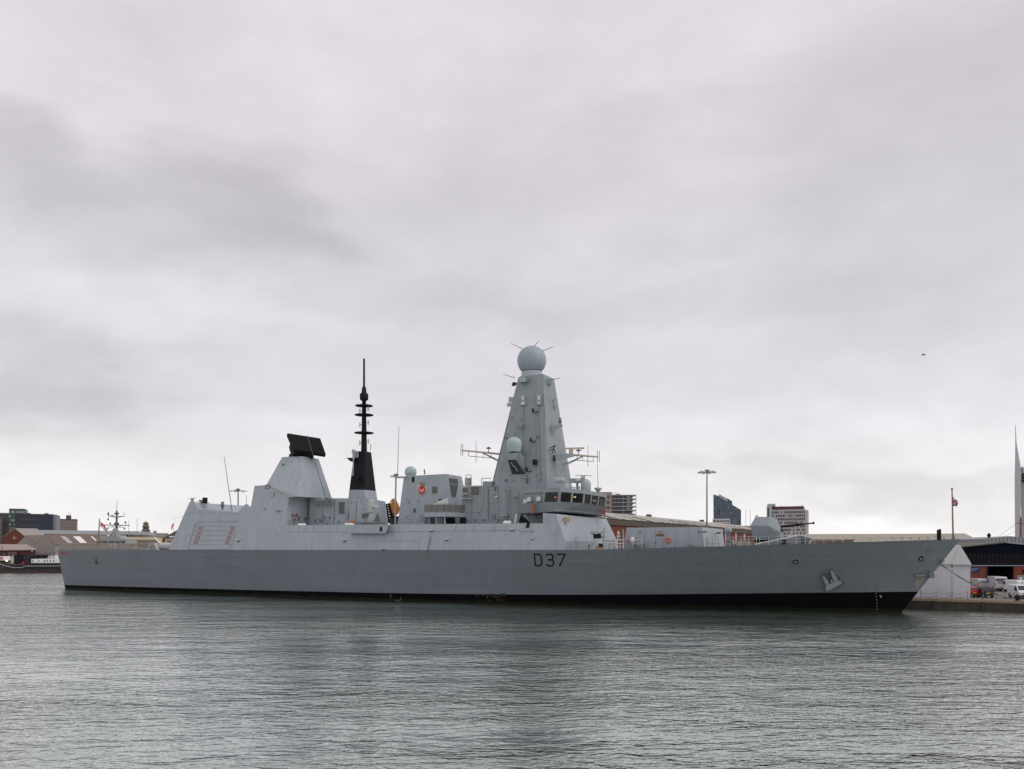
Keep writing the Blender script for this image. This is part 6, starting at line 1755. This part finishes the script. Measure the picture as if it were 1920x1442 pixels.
tugloft(lambda x, y: 1067.8, lambda x, y: 1078).build('bottom_paint', TR, tug)
q = MB()
for sg in (1, -1): q.path([t2(x, y, -sg * (wtug(x) + .06)) for x, y in shx], .11, 6)
q.build('rubbing_strake', mat('strake_dull_white', (.42, .42, .40), .6), tug)
MB().hull([t2(x, y, d_) for x, y in [(66, 1056), (66, 1048), (114, 1047), (114, 1056)] for d_ in (-2.2, 2.2)]).build('deckhouse', WHITE, tug)
for x in (69, 80, 91, 96, 102, 108): MB().hull([t2(x + i, y, d_) for i in (-.8, .8) for y in (1050, 1053) for d_ in (-2.26, -2.18)]).build('porthole', BLACK if x != 80 else RED, tug)
MB().hull([t2(x, y, d_) for x, y in [(33, 1057), (33, 1040), (49, 1039.5), (49, 1057)] for d_ in (-2, 2)]).build('funnel_casing', BLACK, tug)
MB().hull([t2(x, y, d_) for x, y in [(50, 1057), (50, 1040.5), (66, 1040.5), (66, 1057)] for d_ in (-1.9, 1.9)]).build('engine_casing', TH, tug)
MB().hull([t2(x, y, d_) for x, y in [(27, 1056), (27, 1044), (32.5, 1040), (32.5, 1056)] for d_ in (-1.8, 1.8)]).build('white_locker', mat('locker_pale', (.5, .5, .5)), tug)
MB().hull([t2(x, y, d_) for x, y in [(-4, 1050), (0, 1043), (13, 1043), (14, 1051)] for d_ in (-1.7, 1.7)]).build('fore_cabin', WHITE, tug)
MB().torus(t2(9, 1047, -1.8), .34, .12, Matrix.Rotation(R(90), 3, 'X')).build('ring_buoy', RED, tug)
MB().sphere(t2(21, 1051.3, -2.4), .30, 10, 6).build('deck_lamp', LAMPW, tug)
for x, w2 in ((27, 3), (36, 3.5), (42, 2), (52, 2)): MB().hull([t2(x + i, y, d_) for i in (-w2, w2) for y in (1058.3, 1061) for d_ in (-2.6, -2.2)]).build('yellow_gear', mat('gear_yellow', (.50, .30, .02), .6, var=.3), tug)
for x, y in ((51, 1057), (4.5, 1036)): MB().hull([t2(x + i, y + j, d_) for i in (-1.2, 1.2) for j in (-4, 3) for d_ in (-2.4, -1.8)]).build('red_gear', RED, tug)
q = MB()
for x in (70, 77, 84, 91, 98, 106): q.tube(t2(x, 1048, -1.5), t2(x, 1037, -1.5), .06)
for y in (1037, 1042): q.tube(t2(68, y, -1.5), t2(110, y, -1.5), .05)
q.build('awning_frame', TH, tug)
MB().hull([t2(x, y, d_) for x, y in [(93, 1047), (95, 1041), (106, 1041), (106, 1047)] for d_ in (-1.2, 1)]).build('white_cabin', mat('cabin_white', (.62, .61, .6), .6), tug)
for x in (74, 86): MB().hull([t2(x + i, y, d_) for i in (-3, 3) for y in (1040, 1047) for d_ in (-1, 1)]).build('dark_winch', BLACK, tug)
MB().tube(t2(4, 1043), t2(4, 1022), .12, .06).build('fore_mast', TH, tug)

# ------------------------------------------------------------------ left: dockside sheds, houses and towers
GREYW = mat('shed_grey_cladding', (.30, .275, .26), .8, var=.07, vscale=.5)
BROOF = mat('shed_brown_roof', (.175, .135, .11), .85, var=.12, vscale=.3)
YROOF = mat('shed_ochre_roof', (.40, .34, .21), .85, var=.15, vscale=.3)
BLROOF = mat('long_blue_grey_roof', (.25, .265, .28), .8, var=.1, vscale=.3)
def gshed(name, label, Y, apex, left, right, ybase, ridge_r, eave_r, wallm, roofm, cat='shed'):
    """gable end towards the camera, ridge running right and away"""
    b0 = W(left[0], HZ, Y)
    o = thing(name, label, cat, (b0.x, b0.y, QZ))
    A = W(*apex, Y); Lp = W(*left, Y); Rp = W(*right, Y)
    dy = W(right[0], ybase, Y); dl = W(left[0], ybase, Y)
    dl.z = dy.z = QZ
    Y2 = Y + 45
    A2 = W(*ridge_r, Y2); R2 = A2 + (Rp - A)
    L2 = A2 + (Lp - A)
    mb = MB().hull([A, Lp, Rp, dl, dy] + [p_ + Vector((0, .4, 0)) for p_ in (A, Lp, Rp, dl, dy)]); mb.build('gable_wall', wallm, o, world=True)
    up = Vector((0, 0, .25))
    mb = MB(); mb.hull([A + up, Rp + up + Vector((.3, 0, -.2)), A2 + up, R2 + up, A, Rp, A2, R2]); mb.build('roof_slope', roofm, o, world=True)
    mb = MB(); mb.hull([A + up, Lp + up + Vector((-.3, 0, -.2)), A2 + up, L2 + up, A, Lp, A2, L2]); mb.build('roof_slope', roofm, o, world=True)
    r2g = Vector((R2.x, R2.y, QZ))
    mb = MB().hull([Rp + Vector((-.1, .2, -.1)), dy + Vector((-.1, .2, 0)), R2 + Vector((-.1, 0, -.1)), r2g + Vector((-.1, 0, 0)), Rp + Vector((-.5, .4, -.1)), dy + Vector((-.5, .4, 0)), R2 + Vector((-.5, .4, -.1)), r2g + Vector((-.5, .4, 0))]); mb.build('side_wall', wallm, o, world=True)
    return o, A, Rp, A2, R2
o, A, Rp, A2, R2 = gshed('brick_gable_shed', 'red brick gabled shed with a pale cross shaped window on the far left', 372, (28, 991.3), (5, 1007), (46, 1006), 1030, (70, 992), (110, 1004), mat('gable_brick', (.165, .05, .038), .85, var=.1), GREYW)
c0 = W(27, 1009, 371.7); kk_ = 372 / F
for dx_, dz_ in ((0, 2.6), (0, -2.6), (2.6, 0), (-2.6, 0), (0, 0)):
    MB().box(c0 + Vector((dx_ * kk_, 0, dz_ * kk_)), (2.3 * kk_, .2, 2.3 * kk_), 0, 0, Matrix.Rotation(R(45), 3, 'Y')).build('stone_tracery', mat('tracery_stone', (.42, .33, .25), .8), o, world=True)
gshed('grey_gable_shed', 'smaller plain grey gabled shed between the brick gable and the larger grey shed', 352, (49, 1004.5), (32, 1020.5), (67, 1022), 1040, (90, 1004), (112, 1016), GREYW, BROOF)
o, A, Rp, A2, R2 = gshed('grey_gable_shed', 'larger grey gabled shed with bright rooflights running towards the stern', 330, (86, 1003), (66, 1021), (103, 1021.5), 1040, (205, 1003.5), (196, 1022.5), GREYW, BROOF)
for f0, f1, m in ((.17, .25, mat('rooflight_grey', (.40, .41, .44), .5)), (.36, .47, WHITE), (.64, .67, WHITE), (.82, .86, WHITE)):
    def q_(f_, g_): return (A.lerp(A2, f_)).lerp(Rp.lerp(R2, f_ * 1.0), g_) + Vector((0, -.1, .45))
    MB().hull([q_(f0, .28), q_(f1, .28), q_(f0 + .02, .96), q_(f1 + .02, .96)] + [p_ + Vector((0, -.05, .1)) for p_ in (q_(f0, .28), q_(f1, .28), q_(f0 + .02, .96), q_(f1 + .02, .96))]).build('rooflight', m, o, world=True)
# ochre roofed long shed behind, to the clock tower
def strip(name, label, Y, pts, m, wall, cat='shed', depth=12, nm='roof'):
    b0 = W(pts[0][0], HZ, Y); o = thing(name, label, cat, (b0.x, b0.y, QZ))
    ps = [W(x, y, Y + d_) for x, y, d_ in pts]
    MB().hull(ps + [p_ + Vector((0, depth, -.3)) for p_ in ps]).build(nm, m, o, world=True)
    lo_ = max(ps, key=lambda p_: p_.x); lf = min(ps, key=lambda p_: p_.x); zb = min(p_.z for p_ in ps)
    MB().hull([Vector((x, Y + y, z)) for x in (lf.x + .3, lo_.x - .3) for y in (.5, depth) for z in (QZ, zb)]).build('wall', wall, o, world=True)
    return o
o = strip('ochre_roof_shed', 'long shed with an ochre roof edge ending in a white bargeboard beside the hangar', 400, [(58, 1002.5, 9), (293, 1008, 9), (298, 1018, 0), (62, 1010, 0)], YROOF, GREYW)
MB().tube(W(290, 1008, 399.5), W(300, 1019.5, 398), .45).build('bargeboard', WHITE, o, world=True)
MB().hull([W(x, y, 398.5 + d_) for x, y in ((100, 1010.5), (297, 1012.2), (297, 1030), (100, 1030)) for d_ in (0, .5)]).build('front_wall', mat('shed_mauve_wall', (.26, .215, .195), .85, var=.08), o, world=True)
o = strip('blue_roof_shed', 'very long low shed with a blue grey roof below the dark office block', 470, [(36, 993.3, 14), (258, 996, 14), (268, 1003, 0), (44, 1000.5, 0)], BLROOF, GREYW, depth=20)
MB().hull([W(x, y, 468 + d_) for x, y in ((50, 999), (266, 1002), (266, 1003.2), (50, 1000.6)) for d_ in (0, 1)]).build('white_gutter', mat('gutter_pale', (.55, .54, .5), .7), o, world=True)
for x, y0_, w2 in ((190, 995.5, 15), (222, 998, 8)): MB().hull([W(x + i, y, 490 + d_) for i in (-w2, w2) for y in (y0_, 1003) for d_ in (0, 6)]).build('roof_annexe', mat('annexe_brown', (.16, .085, .075), .8), o, world=True)
# hip roofed brick building by the tug
b0 = W(-20, HZ, 300)
o = thing('hip_roof_building', 'brick dock building with a wide pale hipped roof behind the tug', 'building', (b0.x, b0.y, QZ))
ps = [W(-40, 1020, 310), W(50, 1020.5, 310), W(-60, 1031.5, 300), W(69, 1030.5, 300), W(-60, 1031.5, 320), W(69, 1030.5, 322)]
MB().hull(ps + [W(-60, 1032.5, 300), W(69, 1031.6, 300)]).build('roof', mat('hip_roof_buff', (.33, .27, .23), .85, var=.12, vscale=.4), o, world=True)
MB().hull([W(x, y, 301.5 + d_) for x, y in ((-58, 1032.5), (67, 1031.6), (-58, 1062), (67, 1062)) for d_ in (0, 15)]).build('wall', mat('dock_brick_dark', (.125, .05, .04), .85, var=.2), o, world=True)
for x in (8, 20): MB().hull([W(x + i, y, 301.3 + d_) for i in (-3, 3) for y in (1036, 1041.5) for d_ in (0, .4)]).build('window', DGLASS, o, world=True)
MB().hull([W(x, y, 300.9 + d_) for x in (15, 32) for y in (1034.5, 1044) for d_ in (0, .4)]).build('brown_hoarding', mat('hoarding_brown', (.24, .13, .09), .8), o, world=True)
MB().hull([W(x, y, 300.6 + d_) for x in (19, 24) for y in (1038, 1040.5) for d_ in (0, .2)]).build('blue_notice', BLUE, o, world=True)
MB().sphere(W(60.5, 1033.5, 300.5), .35, 10, 6).build('wall_lamp', LIGHTG, o, world=True)
# dark office block, its green tower, the grey slab at the far left and the brown tower
ODARK = mat('office_dark_navy', (.020, .024, .04), .35, var=.2, vscale=.15, stretch=(1, .1, 1), spec=.5)
o, w_, h_ = far_box('office_block', 'wide dark blue office block on the left skyline', 'building', 27.5, 99.5, 963, 560, 25, ODARK, R(24))
grid_windows(o, w_, h_, 12, 5, .12, .66, .22, .95, .3, .28, mat('office_window_pale', (.11, .115, .14), .3))
MB().hull([(x, y, z) for x in (w_ * .66, w_ - .4) for y in (-.25, 2) for z in (0, h_ - .8)]).build('glass_bay', mat('office_glass_bay', (.008, .018, .04), .15), o)
k56 = 560 / F
MB().hull([(x, y, z) for x in (w_ + .02, w_ + 5.3 * k56) for y in (.2, 25) for z in (0, h_ - .3)]).build('end_wall', mat('office_end_grey', (.20, .21, .25), .6), o)
for x in (.3, .78): MB().box((w_ * x, 10, h_ + .5), (2.5, 2, 1.1)).build('roof_plant', STEEL, o)
o, w_, h_ = far_box('green_clad_tower', 'narrow tower with green and white chequered cladding behind the dark office block', 'building', 17, 46.5, 953.5, 585, 20, mat('clad_green_dark', (.05, .10, .085), .5, var=.2), R(26))
rr = random.Random(9)
CW = mat('clad_white_panel', (.42, .46, .45), .6)
for n in range(84):
    i, j = rr.randrange(12), rr.randrange(10)
    MB().box((w_ * (i + .5) / 12, -.1, h_ - (j + .8) * 3.1), (w_ / 13, .2, 1.5)).build('cladding_panel', CW, o)
MB().hull([(x, y, z) for x in (.2, w_ * .36) for y in (-.2, -.02) for z in (0, h_ - 33 * 620 / F)]).build('stair_strip', mat('strip_buff', (.28, .23, .2), .7), o)
o, w_, h_ = far_box('grey_slab_block', 'grey office slab at the far left edge behind the sheds', 'building', -30, 28, 961, 600, 25, mat('slab_block_grey', (.13, .12, .12), .7, var=.1), R(26))
grid_windows(o, w_, h_, 16, 4, .02, .98, .70, .98, .7, .5, mat('slab_glass', (.05, .055, .08), .3))
MB().hull([(x, y, z) for x in (0, w_ * .6) for y in (-5, -.02) for z in (0, h_ - 12 * 600 / F)]).build('lower_wing', mat('slab_wing', (.22, .19, .175), .8, var=.1), o)
o, w_, h_ = far_box('brown_tower_block', 'square brown tower block with a lift housing on top', 'building', 110.5, 143.5, 974.5, 660, 26, mat('tower_brown', (.25, .205, .19), .85, var=.08), R(27))
grid_windows(o, w_, h_, 9, 8, .05, .95, .32, .96, .5, .42, mat('tower_window_pale', (.30, .26, .24), .5), lambda i, j: i in (3,))
k64 = 640 / F
MB().hull([(x, y, z) for x in (11.5 * k64, 20 * k64) for y in (5, 12) for z in (h_, h_ + 9.2 * k64)]).build('lift_housing', mat('housing_brown', (.13, .10, .10), .85), o)
MB().hull([(x, y, z) for x in (-.2, w_ + .2) for y in (-.2, 26) for z in (h_, h_ + .7)]).build('parapet', mat('parapet_dark', (.09, .07, .065), .8), o)
for x in (15.5, 19): MB().tube((x * k64, 8, h_ + 9 * k64), (x * k64, 8, h_ + 15 * k64), .12).build('roof_antenna', STEEL, o)
# clock tower
cY = 650; kc = cY / F
c0 = W(273.5, HZ, cY)
o = thing('clock_tower', 'stone civic tower with stacked stages and a small cupola left of the hangar', 'tower', (c0.x, c0.y, QZ), R(24))
CTS = mat('tower_stone', (.20, .165, .13), .85, var=.15, vscale=.3)
def cz_(py): return (HZ - py) * kc + CH - QZ
for (y0_, y1_, hw) in ((1031, 997, 7), (997, 993.5, 7.4), (993.5, 987.5, 5.6), (987.5, 986.5, 6.2), (986.5, 981.5, 4.6), (981.5, 980.6, 5)):
    MB().box((0, 0, (cz_(y0_) + cz_(y1_)) / 2), (hw * 2 * kc, hw * 2 * kc, cz_(y1_) - cz_(y0_))).build('stage', CTS, o)
MB().lathe((0, 0, cz_(980.6)), [(4 * kc, 0), (3.2 * kc, 1.2 * kc), (.6 * kc, 2.4 * kc), (.2 * kc, 4.5 * kc)], 12).build('cupola', CTS, o)
for x in (-3, 0, 3): MB().box((x * kc, -7.05 * kc, cz_(1000)), (1.4 * kc, .4, 5 * kc)).build('opening', BLACK, o)
for x in (-2, 2): MB().box((x * kc, -5.65 * kc, cz_(990.3)), (1.3 * kc, .4, 3.6 * kc)).build('opening', BLACK, o)
o, w_, h_ = far_box('civic_hall', 'pale flat roofed civic building right of the stone tower', 'building', 280, 315, 999.5, 640, 30, mat('civic_pale', (.33, .29, .27), .85), R(22))
MB().box((w_ * .28, 8, h_ + 1.0), (5 * kc, 6, 2)).build('plant_room', GREYW, o)
grid_windows(o, w_, h_, 8, 2, .1, .95, .4, .9, .4, .4, mat('civic_window', (.14, .13, .14), .4))
# cream house with a dark roof by the hangar
hY = 330; kh = hY / F
h0 = W(306, HZ, hY)
o = thing('cream_house', 'cream gabled house with a dark roof and red brick side by the hangar', 'house', (h0.x, h0.y, QZ))
def h3(px, py, y=0.): return Vector(((px - 306) * kh, y, (HZ - py) * kh + CH - QZ))
MB().hull([h3(x, y, d_) for x, y in ((309, 1009), (345, 1009), (345, 1060), (309, 1060)) for d_ in (0, 8)]).build('wall', mat('house_cream', (.50, .42, .30), .8), o)
MB().hull([h3(x, y, d_) for x, y in ((303, 1010), (309, 1008.5), (309, 1060), (303, 1060)) for d_ in (.5, 8)]).build('side_wall', BRICK, o)
MB().hull([h3(x, y, d_) for x, y, d_ in ((306, 1009, -.5), (348, 1007.5, -.5), (326, 992.5, 4), (348, 992.5, 4), (306, 1009, 9), (348, 1008, 9))]).build('roof', mat('house_roof_dark', (.055, .05, .04), .85), o)
MB().hull([h3(x, y, d_) for x, y in ((318.5, 1005), (326, 1005), (326, 1007.6), (318.5, 1007.6)) for d_ in (-.6, 2)]).build('dormer', WHITE, o)
MB().hull([h3(x, y, d_) for x, y in ((314, 1014), (320.5, 1014), (320.5, 1018), (314, 1018)) for d_ in (-.1, .2)]).build('window', mat('window_bluish', (.05, .10, .19), .2), o)
# windsock
w0 = W(325.5, HZ, 330)
o = thing('windsock', 'limp orange windsock on a thin pole just left of the hangar', 'windsock', (w0.x, w0.y, QZ))
k3 = 330 / F
MB().tube((0, 0, 0), (0, 0, (HZ - 980) * k3 + CH - QZ), .12, .07).build('pole', STEEL, o)
q = MB(); pr_ = [(0, 981.5, 1.1), (-1.5, 984, 1.4), (-3, 988, 1.3), (-4, 993, .9)]
cs = [Vector((x * k3, 0, (HZ - y) * k3 + CH - QZ)) for x, y, _ in pr_]
for (a, e, r0, r1) in zip(cs, cs[1:], [p_[2] for p_ in pr_], [p_[2] for p_ in pr_[1:]]): q.tube(a, e, r0 * k3, r1 * k3, 10, cap=False)
q.build('sock', mat('sock_orange', (.75, .17, .10), .8), o)
# thin masts on the skyline
for px, yt, lb_ in ((256.5, 972, 'thin bare pole on the skyline left of the stone tower'), (241, 974, 'thin bare pole on the skyline right of the small ship mast')):
    p_ = W(px - 1, HZ, 420); o = thing('flagpole', lb_, 'pole', (p_.x, p_.y, QZ))
    MB().tube((0, 0, 0), (.5, 0, (HZ - yt) * 420 / F + CH - QZ), .16, .08, 6).build('pole', STEEL, o)
    MB().lathe((0, 0, 0), [(.5, 0), (.5, .3), (.2, .5)], 10).build('base', CONC, o)
# bare winter trees
TW = mat('bare_twigs', (.12, .095, .085), .9)
def bare_tree(label, px, ytop, Y, seed, spread):
    g_ = W(px, HZ, Y); o = thing('bare_tree', label, 'tree', (g_.x, g_.y, QZ), 0, 'bare trees behind the sheds')
    H_ = (HZ - ytop) * Y / F + CH - QZ; rr = random.Random(seed)
    tr = MB(); cr_ = MB()
    tr.tube((0, 0, 0), (0, 0, H_ * .45), .35, .22, 8)
    def br(p_, d_, l, r, lev):
        e = p_ + d_ * l
        cr_.tube(p_, e, r, r * .6, 5, cap=False)
        if lev == 0: return
        for _ in range(4):
            nd = (d_ + Vector((rr.uniform(-1, 1), rr.uniform(-1, 1), rr.uniform(-.2, .7))) * .75).normalized()
            br(p_.lerp(e, rr.uniform(.55, 1)), nd, l * rr.uniform(.6, .8), r * .55, lev - 1)
    for i in range(5):
        a = i * 1.26 + rr.uniform(-.3, .3)
        br(Vector((0, 0, H_ * rr.uniform(.32, .45))), Vector((math.cos(a) * spread, math.sin(a) * spread, 1)).normalized(), H_ * .24, .12, 4)
    tr.build('trunk', TW, o); cr_.build('crown', TW, o)
bare_tree('bare winter tree crown behind the small ship mast', 236, 992, 430, 4, .9)
bare_tree('bare winter tree at the foot of the stone tower', 262, 996, 440, 8, .8)
bare_tree('dark bare tree between the stone tower and the cream house', 299, 1003, 440, 6, .9)

# ------------------------------------------------------------------ bird
bp_ = W(1731.5, 665, 120)
o = thing('seagull', 'small dark gull gliding in the sky right of the mast', 'bird', bp_, R(20))
kb_ = 120 / F
q = MB().lathe((0, 0, 0), [(.01, -.28), (.07, -.15), (.09, 0), (.06, .18), (.01, .28)], 10, True, Matrix.Rotation(R(75), 3, 'X')); q.build('body', mat('gull_dark', (.05, .05, .055), .7), o)
for sg in (-1, 1):
    q = MB().hull([Vector((sg * x, y, z)) for x, y, z in ((.03, .10, .05), (.03, -.10, .05), (.03, .10, .02))] + [Vector((sg * .26, .12, .10)), Vector((sg * .26, -.07, .10)), Vector((sg * .26, .0, .07))])
    q.hull([Vector((sg * .26, .12, .10)), Vector((sg * .26, -.07, .10)), Vector((sg * .26, .0, .07)), Vector((sg * .42, -.08, -.13 if sg < 0 else -.2))])
    q.build('wing', MATS['gull_dark'], o)
